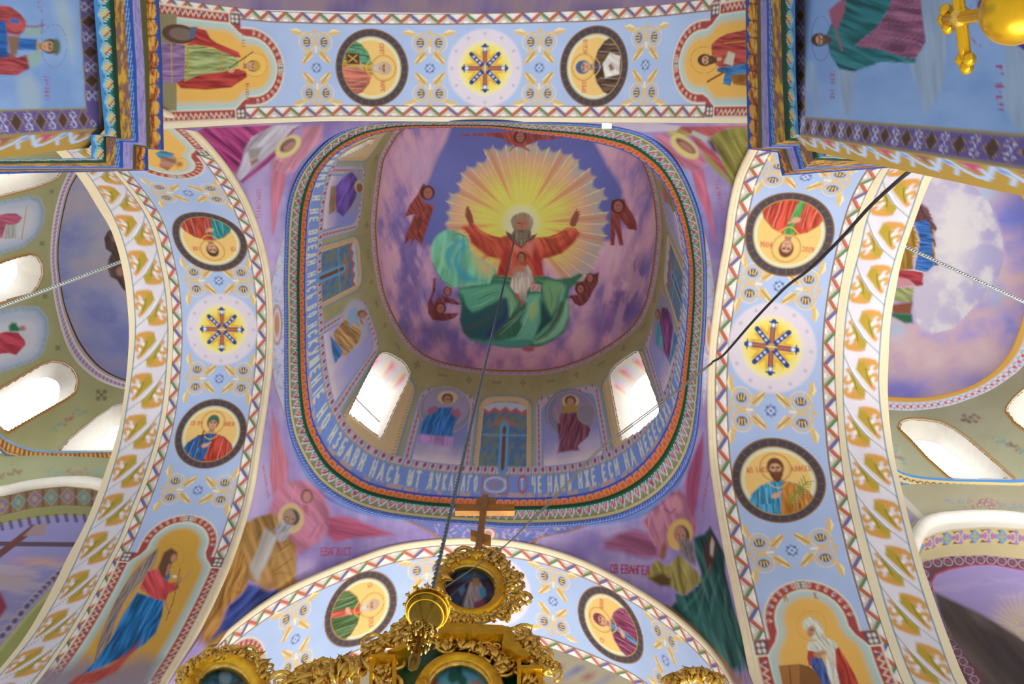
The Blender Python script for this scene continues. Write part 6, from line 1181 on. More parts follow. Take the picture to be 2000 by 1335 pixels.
for side,x,s in((-1,-.22,S['pier_left']),(1,.22,S['pier_right'])):
    X,Y=s.X,s.Y; n=fbm(X/90,Y/60,4,3); s.fill(ramp(n,[(.3,'#7fa2d8'),(.7,'#90b2e2')])); L=PL(s)
    ye=s.P[-1,0,1] if s.P[-1,0,1]>s.P[0,0,1] else s.P[0,0,1]
    yi=ye-(.0135 if side<0 else .0100); zt=s.P[:,:,2].max(); 
    q=s.P.reshape(-1,3)
    lz3_=Zm(0,0,3.926)
    if side<0:
        t=Thing('painted_prophet','saint in red and blue robe with thin halo on the left pier','wall painting')
        s.poly(lz3_((400,0),(500,-20),(575,150),(580,350),(560,480),(500,330),(440,180)),'#b0c4c8',f=9,a=.6); s.poly(lz3_((130,590),(230,560),(300,650),(325,780),(300,860),(170,860),(130,700)),'#a8bcc8',f=8,a=.7)
        L.id(t,'red_robe'); L.poly(lz3_((-300,30),(0,38),(80,50),(150,100),(200,160),(195,230),(150,270),(40,255),(-300,260)),'#a84a4c',fold=(15,.2,.4)); L.poly(lz3_((-300,400),(60,400),(130,440),(220,415),(232,520),(130,578),(0,572),(-300,560)),'#a0444a',fold=(10,.2,.4))
        L.id(t,'blue_robe'); L.poly(lz3_((-300,150),(40,160),(60,290),(60,440),(-300,440)),'#2c64b0',fold=(5,.2,.4)); L.poly(lz3_((75,290),(290,300),(290,385),(130,380),(75,340)),'#2f6cb8',fold=(5,.25,.3)); L.poly(lz3_((80,140),(150,150),(145,180),(80,175)),'#2f6cb8')
        L.id(t,'pale_collar'); L.poly(lz3_((190,230),(240,205),(300,210),(330,270),(190,280)),'#94b4b0',f=2); L.poly(lz3_((205,420),(290,390),(330,430),(290,500),(230,525)),'#94b4b4',f=2)
        L.id(t,'arm'); L.poly(lz3_((50,270),(150,275),(130,420),(80,440)),'#8a6a54',f=2); L.line(lz3_((200,200),(270,205),(340,190)),3,'#8a5a54',f=2); L.line(lz3_((325,150),(320,250)),1.6,'#8a4c54',f=2)
        L.id(t,'halo'); L.ring(*lz3_((415,350))[0],25,1.0,'#8c6a94',ry=42,a=.8); hL=Loc(s,'p',lz3_((375,355))[0],(0,1),(1,0),1.4); head(hL,0,0,17,hair='#4c4430',beard=None,t=t); L.id(t,'head'); L.ell(*lz3_((432,360))[0],8,16,'#5c6a50',f=2); L.line(lz3_((290,310),(290,400)),4,'#b8a44c',f=2)
        L.id(t,'lettering')
        for k,ch in enumerate('ПРОР'): stroke_text(Loc(s,'p',(74,-4+k*8),(0,1),(1,0),1.3),ch,0,0,8,'#9c648c')
        for k,ch in enumerate('ДАНІИЛЪ'): stroke_text(Loc(s,'p',(88,148+k*7.4),(0,1),(1,0),1.3),ch,0,0,8,'#9c648c')
        zA,zB=un((163,235),0,-.22)[0][2],un((32,240),0,-.22)[0][2]; dz=(zB-zA)/3; zs=[zA+dz*k for k in range(-1,12)]
    else:
        t=Thing('painted_apostle','saint in teal mantle and pink robe with thin halo on the right pier','wall painting')
        for P_ in (((800,350),(830,350),(860,640),(840,640),(815,500)),((950,390),(1055,385),(1045,560),(1030,650),(1000,645),(975,520)),((1420,-100),(1590,-100),(1570,300),(1555,450),(1500,580),(1452,645),(1410,500),(1350,330),(1440,250)),((1900,250),(2100,200),(2100,720),(1950,720),(1880,560),(1890,400))): s.poly(z3(*P_),'#9cb0c4',f=6,a=.8,fold=(85,.1,.15))
        L.id(t,'pink_robe'); L.poly(z3((1250,-100),(1420,-100),(1430,60),(1452,230),(1420,290),(1390,330),(1290,312),(1150,280),(1050,250),(1130,190),(1230,80)),'#8e5878',fold=(8,.2,.45))
        L.id(t,'teal_mantle'); L.poly(z3((895,200),(930,120),(960,60),(1000,-60),(1280,-100),(1250,40),(1180,150),(1100,215),(1055,252),(1120,265),(1200,275),(1300,312),(1395,330),(1390,352),(1200,345),(1050,400),(970,385),(920,310)),'#1c6c74',fold=(20,.16,.5))
        L.id(t,'arm'); L.poly(z3((910,60),(960,10),(1005,0),(1000,60),(950,180),(920,110)),'#9c5a74',f=2); L.line(z3((955,190),(985,280)),4,'#94685c',f=2); L.id(t,'halo'); L.ring(*z3((868,215))[0],19,1.0,'#6c4c84',ry=44,a=.85)
        L.id(t,'head'); hL=Loc(s,'p',z3((862,222))[0],(0,-1),(-1,0),1.4); head(hL,0,0,15,hair='#4c4038',beard='#54463c',t=t)
        t2=Thing('painted_saint','second saint with purple cloak on the right pier behind the gilt cross','wall painting'); L.id(t2,'halo'); L.ring(*z3((1780,120))[0],33,1.4,'#a85c8c',ry=49,a=.8); L.id(t2,'purple_cloak'); L.poly(z3((1920,170),(2100,120),(2100,300),(1990,275),(1930,225)),'#4c2c8c',fold=(10,.2,.35)); L.id(t2,'robe'); L.poly(z3((1850,90),(1930,60),(2100,60),(2100,130),(1920,170)),'#6a7078',f=3); L.id(t2,'head'); L.ell(*z3((1790,30))[0],18,18,'#5a3c34',f=2); L.ell(*z3((1800,20))[0],11,12,'#94644c',f=2)
        for tt,x0,ys,st in((t,905,395,21),(t2,1830,335,34)):
            L.id(tt,'lettering')
            for k,ch in enumerate('СВЯТ ІАК' if tt is t else 'ПРП НИКИТ'): stroke_text(Loc(s,'p',z3((x0+14,ys+k*st))[0],(.05,1),(1,-.05),1.3),ch,0,0,8 if tt is t else 13,'#a04c78',.15)
        zA,zB=un((1578,243),0,.22)[0][2],un((1937,290),0,.22)[0][2]; dz=(zB-zA)/9; zs=[zA+dz*k for k in range(-1,16)]
    s.cur=0
    yy=q[:,1]; s.mask((yy>yi).astype(float),'#6a5a98'); s.mask(np.clip((.0009-np.abs(yy-yi))/.0006,0,1),'#9c946c'); s.mask(np.clip((.0011-np.abs(yy-ye))/.0006,0,1),'#a09468')
    lattice(s,lambda z:pj((x,yi+.0008,z)),lambda z:pj((x,ye-.001,z)),zs,2,0)
    # vertical border next to the capital
    e1,e2=(((152,-60),(168,219)),((188,-60),(196,250))) if side<0 else (((1572,-60),(1573,222)),((1553,-60),(1558,262)))
    s.poly([e1[0],e1[1],e2[1],e2[0]],'#6a5a98',f=1.2); s.line(e1,2,'#9c946c',f=1.2)
    ea=lambda y:tuple(np.array(e1[0])+(np.array(e1[1])-np.array(e1[0]))*(y+60)/280.); eb=lambda y:tuple(np.array(e2[0])+(np.array(e2[1])-np.array(e2[0]))*(y+60)/(310. if side<0 else 322.))
    lattice(s,ea,eb,[-16,43,102,158] if side<0 else [30,88,146,206],1,0)
    if side<0: s.line([(186,-60),(199,258)],7,'#a89c7c',f=1.4)
    c=S['pier_left_chamfer' if side<0 else 'pier_right_chamfer']; c.fill('#a8883c'); c.metric()
    zz=c.P.reshape(-1,3)[:,2]; c.A=zz*700; c.B=c.U*40; c.sp='ab'; zmin=zz.min(); pitch=30
    for k in range(14):
        a0=zz.max()*700-18-k*pitch
        if side<0 or 1:
            w_='#a9bedc'
            c.line([(a0+13,2),(a0+8,14),(a0+2,24),(a0-6,20),(a0-4,10),(a0+3,8)],3.4,w_,f=2); c.line([(a0-13,2),(a0-8,14),(a0-2,26),(a0+7,18)],3.0,w_,f=2)
            c.line([(a0+15,26),(a0+11,16),(a0+17,6)],2.6,w_,f=2)
            c.poly([(a0-6,3),(a0+6,3),(a0,17)],'#b0486c' if k%2 else '#8a5a4c',f=2); c.ell(a0+14,8,2.4,3,0,'#6a8cc8',f=2)
    c.mask(np.clip((.08-c.U)/.05,0,1),'#8a7a50'); c.sp='p'
def capital_paint(s,long_s):
    V8=s.V*8; b=np.floor(np.clip(V8,0,7.999)).astype(int); y=V8-b; x=s.S
    cols=['#3f7cb4','#14402a','#a07a2c','#2c54a4','#9a8fc0','#5c5a30','#2f56a8','#2c50a4']
    s.fill(np.array([hexc(c) for c in cols])[b])
    m=b==0; ph=(x/.15)%1; tw=np.abs(ph*2-1); s.mask((m&(y>.30)).astype(float),'#1c5c4c'); d=np.abs(ph-.5)*1.5+np.abs(y-.62)*1.6; s.mask(np.clip((.62-d)/.1,0,1)*m,'#b8ac70'); s.mask((m&(d<.62)&((ph-.5)+(y-.62)*.8>.1)&((ph-.5)+(y-.62)*.8<.22)).astype(float),'#8c3444')
    s.mask(np.clip((.1-np.abs(np.abs(ph-.5)*1.5+np.abs(y-.62)*1.6-.68))/.07,0,1)*m,'#8cb8d8'); s.mask(np.clip((.12-np.abs(y-.25-.2*tw))/.08,0,1)*m,'#7cb0d8',.8)
    m=b==2; n=fbm(x*14,y*5+x*9,3,2); s.mask(m*sst(.5,.56,n),'#6c4c58',.8); s.mask(m*sst(.42,.36,n),'#c49a3c',.8); 
    m=b==3; s.mask((m&(y<.45)&(((x*8+y*3)%1)<.5)).astype(float),'#8cb4e0',.7)
    m=b==4; n=((x*9)%1<.12)|(np.abs(y-.5)<.0); s.mask((m&(fbm(x*16,y*7,2,4)>.56)).astype(float),'#7c74ac',.7)
    m=b==6; ph=(x/.15)%1; edge=.5+.38*np.sin(ph*2*math.pi)*1; s.mask((m&(y<.62+.3*np.abs(np.sin(ph*math.pi)))).astype(float),'#a8682c'); n=fbm(x*12+y*3,y*5,3,6); s.mask((m&(y<.62+.3*np.abs(np.sin(ph*math.pi))))*sst(.5,.6,n),'#c89a44'); s.mask((m&(y<.62+.3*np.abs(np.sin(ph*math.pi))))*sst(.42,.34,n),'#7c3428'); s.mask((m&(np.minimum(ph,1-ph)<.06)).astype(float),'#5c2c28',.6)
for k in('capital_left','capital_right'): capital_paint(S[k],0)
for k in S:
    if k.startswith('pier_') : S[k].cur=0
for k,s in S.items(): s.emit()
print('VERTS',sum(len(s.X) for s in S.values()),{k:s.P.shape[:2] for k,s in S.items()})
# ================================================================ OBJECTS
gold=mat('polished_gilding','#eeb822',.3,.75,.1,9,bump=.1); gold2=mat('carved_gilding','#edc25c',.3,.85,.18,14); brass=mat('old_brass','#8f6f2a',.28,1.0,.2,8); green=mat('green_enamel','#0b5236',.35,0,.15,5)
def root(name,label,cat,loc,group=None):
    o=bpy.data.objects.new(name,None); C.objects.link(o); o.location=loc; tag(o,label,cat,group); return o
def child(name,V,F,m,par,sm=True,label=None):
    o=mesh(name,V,F,m,par,sm)
    r=par; L_=Vector((0,0,0))
    while r is not None: L_+=Vector(r.location) if r.type=='EMPTY' else Vector((0,0,0)); r=r.parent
    o.matrix_parent_inverse=Matrix.Translation(-L_) if par.type=='EMPTY' else Matrix.Identity(4)
    if label:o['label']=label
    return o
def tube(P,r,n=8,closed=False,flat=1.0):
    P=np.asarray(P,float); m=len(P); r=np.broadcast_to(r,(m,)); V=[];F=[]
    for i in range(m):
        a=P[(i-1)%m] if closed or i>0 else P[i]; b=P[(i+1)%m] if closed or i<m-1 else P[i]; d=b-a; d/=np.linalg.norm(d)+1e-12
        u=np.cross(d,[0,0,1]); 
        if np.linalg.norm(u)<.1: u=np.cross(d,[0,1,0])
        u/=np.linalg.norm(u); v=np.cross(d,u)
        for k in range(n): t=2*math.pi*k/n; V.append(P[i]+r[i]*(math.cos(t)*u+flat*math.sin(t)*v))
    for i in range(m if closed else m-1):
        for k in range(n): a=i*n+k;b=i*n+(k+1)%n;c=((i+1)%m)*n+(k+1)%n;d=((i+1)%m)*n+k; F.append([a,b,c,d])
    if not closed: F+= [list(range(n))[::-1],list(range((m-1)*n,m*n))]
    return np.array(V),F
def join(L_):
    V=[];F=[];o=0
    for v,f in L_: V.append(v);F+= [[i+o for i in q] for q in f]; o+=len(v)
    return np.concatenate(V),F
def lathe(c,prof,n=28,ax=(0,0,1)):
    c=np.array(c,float); V=[];F=[]
    for r,z in prof:
        for k in range(n): t=2*math.pi*k/n; V.append(c+[r*math.cos(t),r*math.sin(t),z])
    for i in range(len(prof)-1):
        for k in range(n): F.append([i*n+k,i*n+(k+1)%n,(i+1)*n+(k+1)%n,(i+1)*n+k])
    return np.array(V),F
YI=.19
KS=.8
def pp(px,y=YI): return W(un(px,1,y))
def prism(px,y0,y1):
    a=pp(px,y0); b=a.copy(); b[:,1]=y1*SC; n=len(a); return np.concatenate([a,b]),[list(range(n)),list(range(2*n-1,n-1,-1))]+[[i,i+n,(i+1)%n+n,(i+1)%n] for i in range(n)]
def curl(c,r,a0,turn,th,n=14,y=0):
    P=[]
    for k in range(n):
        t=k/(n-1); a=a0+turn*t*2*math.pi; q=r*(1-.75*t); P.append([c[0]+q*math.cos(a),c[1]+y-.03*math.sin(t*3),c[2]+q*math.sin(a)])
    return tube(P,th*(1-.5*np.linspace(0,1,n)),6)
def leaf(c,ang,l,w_,th=.025):
    d=np.array([math.cos(ang),0,math.sin(ang)]); e=np.array([-math.sin(ang),0,math.cos(ang)]); c=np.asarray(c)
    V=[c-d*l*.5,c-d*l*.1+e*w_,c+d*l*.5,c-d*l*.1-e*w_,c+np.array([0,-th*1.6,0]),c+np.array([0,th,0])]
    return np.array(V),[[0,1,4],[1,2,4],[2,3,4],[3,0,4],[1,0,5],[2,1,5],[3,2,5],[0,3,5]]
rg=np.random.default_rng(5)
def carving(pts,n,size,spread,seed=0,tall=1.0):
    g=np.random.default_rng(seed); P=np.array(pts,float); sg=np.r_[0,np.cumsum(np.hypot(*np.diff(P,axis=0).T))]; out=[]
    for k in range(n):
        d=sg[-1]*(k+.5)/n; x=np.interp(d,sg,P[:,0]);y=np.interp(d,sg,P[:,1])
        for j in range(3):
            c=pp([(x+g.normal(0,spread),y+g.normal(0,spread*.8))],YI-.002-.002*j)[0]; s_=size*KS*g.uniform(.6,1.3)
            if j==0: out.append(curl(c,s_,g.uniform(0,6.28),g.choice([-1.1,1.1]),s_*.22))
            else: out.append(leaf(c,g.uniform(.6,2.5),s_*1.5*tall,s_*.34))
    return join(out)
def ellpx(cx,cy,rx,ry,n=48,a0=0,a1=2*math.pi,ang=0):
    t=np.linspace(a0,a1,n,endpoint=(abs(a1-a0)<6.28)); c,s_=math.cos(math.radians(ang)),math.sin(math.radians(ang)); X_,Y_=rx*np.cos(t),ry*np.sin(t)
    return [(cx+x*c-y*s_,cy+x*s_+y*c) for x,y in zip(X_,Y_)]
def picture(name,px,y,par,paint,label):
    x0=min(p[0] for p in px)-2;x1=max(p[0] for p in px)+2;y0=min(p[1] for p in px)-2;y1=max(p[1] for p in px)+2
    A=un([(x0,y0),(x1,y0),(x1,y1),(x0,y1)],1,y); qa,qb=A[:,0].min()-.002,A[:,0].max()+.002; za,zb=A[:,2].min()-.002,A[:,2].max()+.002
    nx=int((x1-x0)/1.4);nz=int((y1-y0)/1.1); G=np.zeros((nx,nz,3)); G[...,0]=np.linspace(qa,qb,nx)[:,None];G[...,1]=y;G[...,2]=np.linspace(za,zb,nz)[None]
    s=Surf(name,G); P=np.array(px,float); s.I[:]=HOLE
    inside=np.zeros(len(s.X),bool)
    for (a0,b0),(a1,b1) in zip(P,np.roll(P,-1,0)):
        c=(b0>s.Y)!=(b1>s.Y); inside^=c&(s.X<(a1-a0)*(s.Y-b0)/((b1-b0) if b1!=b0 else 1e-9)+a0)
    s.I[inside]=0; paint(s); s.emit(name,None,None,'part'); o=s.ob
    if 'kind' in o: del o['kind']
    o.parent=par; o.matrix_parent_inverse=Matrix.Translation(-Vector(par.location)); return o
# ---- icon screen: crowning oval icon
c=pp([(918,1150)])[0]
r=root('oval_icon','gilt oval icon with carved crest crowning the icon screen, beside the hanging brass bowl','icon',c)
V,F=prism(ellpx(930,1150,62,58,40),YI+.010,YI+.016); child('backing_board',V,F,green,r,label='dark green backing board')
def pt(s):
    n=fbm(s.X/16,s.Y/22,3,2); s.fill(ramp(n,[(.3,'#2c2438'),(.6,'#3f3248'),(.75,'#4c3f52')])); L=PL(s); k=Zm(640,1080,4.1667)
    s.poly(k((1060,150),(1180,120),(1290,150),(1300,200),(1200,200),(1060,230)),'#3f6c90',f=5,a=.8); s.poly(k((1160,230),(1240,230),(1280,300),(1240,420),(1200,480),(1120,480),(1100,420)),'#9a8a8c',f=2.5,fold=(85,.3,.3)); s.poly(k((1060,290),(1110,250),(1120,300),(1090,350)),'#4c7898',f=2.5); s.poly(k((1230,270),(1280,280),(1290,340),(1240,380)),'#4488ac',f=2.5); s.poly(k((1180,200),(1230,200),(1230,260),(1180,270)),'#a07850',f=2)
    s.poly(k((1000,330),(1080,350),(1070,460),(980,420)),'#26405c',f=3); s.poly(k((1190,400),(1270,370),(1280,450),(1190,480)),'#7c3c58',f=2.5); s.poly(k((1150,100),(1240,100),(1200,180)),'#a8803c',f=3,a=.7); s.line(k((970,370),(1260,130)),3,'#6c6470',f=2,a=.6)
picture('icon_panel',ellpx(918,1151,56,46,60,ang=6),YI+.004,r,pt,'')
P=pp(ellpx(918,1151,60,50,64,ang=6),YI); V,F=tube(P,.105*KS,10,True); child('frame',V,F,gold,r); P=pp(ellpx(918,1151,56,46.5,64,ang=6),YI-.003); V,F=tube(P,.04*KS,6,True); child('inner_bead',V,F,gold2,r)
V,F=carving([(868,1128),(872,1105),(888,1092),(905,1084),(925,1080),(950,1084),(975,1096),(992,1112),(1008,1135),(1010,1160),(1000,1185),(990,1200)],34,.16,7,1,1.4); o=child('carved_crest',V,F,gold2,r); o['kind']='stuff'
V,F=carving([(855,1195),(880,1207),(920,1212),(960,1208),(985,1200)],16,.12,5,2,1.3); o=child('carved_foot',V,F,gold2,r); o['kind']='stuff'
# ---- cross on top
r=root('screen_cross','plain gilt three-bar cross standing on top of the oval icon','cross',pp([(931,1090)])[0])
crossm=mat('cross_gilding','#b87f38',.5,.35,.12,5); crossd=mat('cross_gilding_side','#a07040',.55,.3,.1,5)
def beam(px,y0,y1,nm,m=crossm): V,F=prism(px,y0,y1); child(nm,V,F,m,r,False)
beam([(942,964),(954,965),(937,1091),(925,1090)],YI-.004,YI+.004,'upright',crossd)
beam([(889,984),(1005,984),(1005,997),(889,997)],YI-.001,YI+.005,'crossbar'); beam([(930,971),(968,971),(968,983),(930,983)],YI-.001,YI+.005,'title_bar'); beam([(919,1033),(959,1045),(959,1057),(919,1045)],YI-.001,YI+.005,'foot_bar')
for nm_,pxs in(('finial',(931,1094)),): V,F=lathe(pp([pxs])[0],[(0,-.12),(.1,-.06),(.13,.02),(.08,.1),(0,.12)]); child('ball_base',V,F,gold,r)
# ---- gable of the icon screen
r=root('icon_screen_gable','gilt faceted gable with green field and round blue icon below the oval icon','icon screen',pp([(895,1335)])[0])
V,F=prism([(770,2000),(775,1285),(815,1240),(860,1243),(985,1247),(1030,1300),(1042,2000)],YI+.006,YI+.02); child('green_field',V,F,green,r,False)
def moulding(px,w_,nm,m=gold,y=YI):
    for j,(dy,s_) in enumerate(((0,1),(-.35,.62))):
        out=[]
        P=np.array(px,float)
        V,F=prism(list(map(tuple,P)),y-.006-.004*j,y+.012) if j==0 else prism([tuple(p) for p in (P-P.mean(0))*np.array([1,.45])+P.mean(0)],y-.012,y)
        child(nm,V,F,m,r,False)
moulding([(858,1214),(983,1220),(983,1246),(855,1240)],0,'top_moulding'); moulding([(808,1231),(822,1243),(775,1285),(757,1281)],0,'slanted_moulding'); moulding([(983,1221),(995,1223),(1037,1292),(1030,1306),(1012,1296),(980,1247)],0,'slanted_moulding'); moulding([(722,1272),(772,1274),(772,1288),(722,1286)],0,'shoulder_block'); moulding([(1013,1293),(1059,1293),(1059,1310),(1013,1310)],0,'shoulder_block')
for x0,x1 in((721,728),(766,774),(1052,1061),(1010,1018)): V,F=prism([(x0,1286),(x1,1286),(x1-2,2000),(x0-2,2000)],YI-.008,YI+.004); child('corner_post',V,F,gold,r,False)
def pt(s):
    n=fbm(s.X/30,s.Y/18,3,2); s.fill(ramp(n,[(.3,'#4a90ac'),(.7,'#66a8bc')])); 
    for x,y,rx,ry in((884,1322,9,12),(896,1318,8,14),(904,1330,8,12)): s.ell(x,y,rx,ry,0,'#225848',f=3)
    s.ell(845,1330,12,9,0,'#8c5c5c',f=3); s.ell(930,1333,12,6,0,'#a08078',f=3); s.poly([(860,1350),(960,1350),(960,1400),(840,1400)],'#8c7c5c',f=4)
picture('round_icon_panel',ellpx(897,1362,72,70,60),YI+.003,r,pt,'')
P=pp(ellpx(897,1362,76,74,60),YI); V,F=tube(P,.11*KS,10,True); child('round_frame',V,F,gold,r); P=pp(ellpx(897,1362,68,66,60),YI-.002); V,F=tube(P,.045*KS,8,True); child('round_frame_bead',V,F,gold2,r)
V,F=carving([(850,1262),(870,1256),(893,1252),(920,1256),(950,1268),(972,1280),(988,1292),(983,1310)],26,.13,6,3,1.5); o=child('inner_carving',V,F,gold2,r); o['kind']='stuff'
V,F=carving([(726,1295),(742,1305),(758,1298),(742,1325),(735,1345),(755,1350)],18,.14,7,4,1.5); o=child('shoulder_carving',V,F,gold2,r); o['kind']='stuff'
V,F=carving([(1022,1318),(1035,1325),(1048,1318),(1036,1345),(1030,1360)],14,.13,6,5,1.5); o=child('shoulder_carving',V,F,gold2,r); o['kind']='stuff'
V,F=carving([(1010,1245),(1022,1240),(1035,1256),(1048,1275),(1060,1292),(1072,1312)],18,.14,6,6,1.5); o=child('side_crest',V,F,gold2,r); o['kind']='stuff'
V,F=carving([(720,1270),(742,1262),(765,1250),(785,1232),(800,1222),(812,1216)],22,.14,7,7,1.7); o=child('side_crest',V,F,gold2,r); o['kind']='stuff'
# cresting left of the gable
r=root('icon_screen_cresting','row of pale gilt carved cresting between the small arch and the gable','icon screen',pp([(650,1335)])[0])
V,F=carving([(560,1345),(600,1325),(630,1312),(660,1305),(690,1300),(718,1292)],40,.17,9,8,2.0); o=child('carved_cresting',V,F,gold2,r); o['kind']='stuff'
for x in(612,640,668,696): V,F=prism([(x-7,1318-(x-600)*.12),(x+7,1318-(x-600)*.12),(x+10,2000),(x-10,2000)],YI-.004,YI+.004); child('panel_block',V,F,gold2,r,False)
# small gilt arch on the left
r=root('small_gilt_arch','small gilt arch frame with dark blue icon and spiky crest, left of the gable','icon',pp([(437,1335)])[0])
def pt(s):
    n=fbm(s.X/14,s.Y/14,3,2); s.fill(ramp(n,[(.3,'#2c4c60'),(.7,'#4a7a90')])); s.ell(440,1322,12,14,0,'#7a94a0',f=3); s.line([(450,1345),(490,1312)],5,'#5c4038',f=2)
picture('icon_panel',ellpx(438,1372,66,72,60),YI+.003,r,pt,'')
P=pp(ellpx(437,1370,73,78,60),YI); V,F=tube(P,.13*KS,10,True); child('frame',V,F,gold,r); P=pp(ellpx(437,1370,64,70,60),YI-.002); V,F=tube(P,.05*KS,8,True); child('frame_bead',V,F,gold2,r)
V,F=carving([(355,1335),(366,1308),(385,1292),(410,1280),(440,1274),(470,1272),(492,1284),(510,1300),(520,1325)],34,.11,5,9,1.6); o=child('spiky_crest',V,F,gold2,r); o['kind']='stuff'
V,F=prism([(506,1318),(516,1318),(520,2000),(508,2000)],YI+.004,YI+.012); child('green_post',V,F,green,r,False)
r=root('gilt_finial_cluster','low cluster of gilt leaf finials below the right medallion of the far arch','icon screen',pp([(1365,1335)])[0])
V,F=carving([(1318,1340),(1340,1322),(1362,1316),(1385,1322),(1405,1335)],22,.13,6,10,1.5); o=child('leaf_finials',V,F,gold2,r); o['kind']='stuff'
# ---- central chandelier: chain from the dome and its brass bowl
apx=W(ap); d=ray([(834,1192)])[0]; dn=d/np.linalg.norm(d); o_=CAM
# point on the bearing nearest to the vertical through the dome's apex
A2=np.array([ap[0],ap[1]]); t_=((A2-o_[:2])@dn[:2])/(dn[:2]@dn[:2]); bowl=o_+dn*t_; B=W(bowl); R_=np.linalg.norm(bowl-CAM)*SC*36/FPX
r=root('chandelier','brass chandelier bowl hanging on a long twisted cable from the centre of the dome','chandelier',B)
topc=B+np.array([0,0,R_*1.3]); P1=apx-np.array([0,0,.02]); n_=60
st=[]
for ph_ in(0,math.pi): 
    t=np.linspace(0,1,900); Q=P1[None]*(1-t[:,None])+topc[None]*t[:,None]; an=t*math.pi*2*120+ph_; Q[:,0]+=.010*np.cos(an); Q[:,1]+=.010*np.sin(an); st.append(tube(Q,.011,4))
V,F=join(st); child('hanging_cable',V,F,mat('steel_cable','#6c7886',.35,.8,.1,20),r)
V,F=lathe(B,[(0,-R_*1.5),(R_*.12,-R_*1.35),(R_*.2,-R_*1.1),(R_*.35,-R_*.9),(R_*.8,-R_*.6),(R_*1.05,-R_*.15),(R_*1.12,R_*.2),(R_*1.05,R_*.45),(R_*.98,R_*.42),(R_*.9,R_*.1),(R_*.6,-R_*.4),(0,-R_*.5)],36); child('bowl',V,F,brass,r)
for zz_,rr_ in((.25,1.14),(-.1,1.1),(-.45,.92)):
    P=[B+np.array([R_*rr_*math.cos(a),R_*rr_*math.sin(a),R_*zz_]) for a in np.linspace(0,2*math.pi,36,endpoint=False)]; V,F=tube(P,R_*.045,6,True); child('rim_bead',V,F,gold,r)
for k in range(10):
    a=2*math.pi*k/10; q=B+np.array([R_*1.05*math.cos(a),R_*1.05*math.sin(a),R_*.35]); P=[q,q+[0,0,R_*.25],(q+topc)/2+[0,0,R_*.1],topc]; V,F=tube(smooth(P,10),R_*.03,5); child('suspension_chain',V,F,gold,r)
for k in range(12):
    a=2*math.pi*k/12; q=B+np.array([R_*1.15*math.cos(a),R_*1.15*math.sin(a),R_*.2]); V,F=join([curl(q,R_*.22,0,1,R_*.05),leaf(q+[0,0,R_*.25],math.pi/2,R_*.5,R_*.1)]); child('leaf_ornament',V,F,gold2,r)
V,F=lathe(B-[0,0,R_*1.3],[(0,0),(R_*.2,-.1*R_),(R_*.1,-.5*R_),(R_*.3,-.8*R_),(R_*.35,-1.1*R_),(R_*.12,-1.5*R_),(R_*.12,-2.6*R_),(R_*.3,-2.9*R_),(R_*.25,-3.6*R_),(0,-3.9*R_)],20); child('stem',V,F,brass,r)
for k in range(14):
    a=2*math.pi*k/14; q=B+np.array([R_*.55*math.cos(a),R_*.55*math.sin(a),-R_*2.4]); V,F=join([curl(q,R_*.3,a,1,R_*.07),leaf(q+[0,0,R_*.3],math.pi/2,R_*.7,R_*.12),leaf(q+[0,0,-R_*.5],math.pi/2,R_*.6,R_*.1)]); child('lower_ornament',V,F,brass if k%2 else gold2,r)
# ---- gilt cross finial close by on the right
cc=un([(1876,34)],2,.22)[0]; Cc=W(cc); px1=.22*SC/FPX*1.06
r=root('gilt_standard','gilt cross with trefoil ends and shiny ball in front of the right pier','cross',Cc)
def arm(a,b,w0): V,F=tube(smooth([a,(np.array(a)+b)/2,b],8),w0,8); return V,F
up=np.array([0,0,1.]); side=np.array([.25,.97,0.]); side/=np.linalg.norm(side); g=px1
def world_at(px_,z=None): return W(un([px_],2,cc[2]+(z or 0))[0])
# stem runs down from the cross to the ball; bearings place its ends
d2=ray([(1985,20)])[0]; t_=((cc[:2]-CAM[:2])@d2[:2])/(d2[:2]@d2[:2]); ball=W(CAM+d2*t_); top=Cc+(Cc-ball)*.28
L_=np.linalg.norm(Cc-ball)
V,F=join([arm(ball,top,L_*.055),arm(Cc-side*L_*.34,Cc+side*L_*.34,L_*.055)]); child('cross_bars',V,F,gold,r)
for q,dv in((top,(Cc-ball)/L_),(Cc-side*L_*.36,-side),(Cc+side*L_*.36,side)):
    e=np.cross(dv,[1,0,0.]); e=side if abs(dv@side)<.5 else (Cc-ball)/L_
    for off in(dv*L_*.07,e*L_*.075,-e*L_*.075): V,F=lathe(q+off,[(0,-L_*.06),(L_*.05,-L_*.03),(L_*.06,0),(L_*.05,L_*.03),(0,L_*.06)],14); child('trefoil_lobe',V,F,gold,r)
V,F=lathe(Cc,[(0,-L_*.1),(L_*.08,-L_*.04),(L_*.1,0),(L_*.08,L_*.04),(0,L_*.1)],16); child('centre_boss',V,F,gold2,r)
V,F=lathe(ball+(ball-Cc)*.0,[(0,L_*.36),(L_*.05,L_*.34)]+[(L_*.26*math.sin(a),L_*.26*math.cos(a)) for a in np.linspace(.2,math.pi-.1,16)]+[(L_*.08,-L_*.33),(L_*.1,-L_*.8),(0,-L_*.85)],30); child('ball',V,F,gold,r)
V,F=lathe(ball+(Cc-ball)*.38,[(0,-L_*.05),(L_*.08,-L_*.03),(L_*.09,0),(L_*.06,L_*.05),(0,L_*.06)],16); child('collar',V,F,gold2,r)
bot=ball-(Cc-ball)/L_*0; V,F=tube([ball-[0,0,L_*.8],[ball[0],ball[1],(ball[2])*.5],[ball[0],ball[1],.02]],L_*.06,10); child('pole',V,F,gold,r)
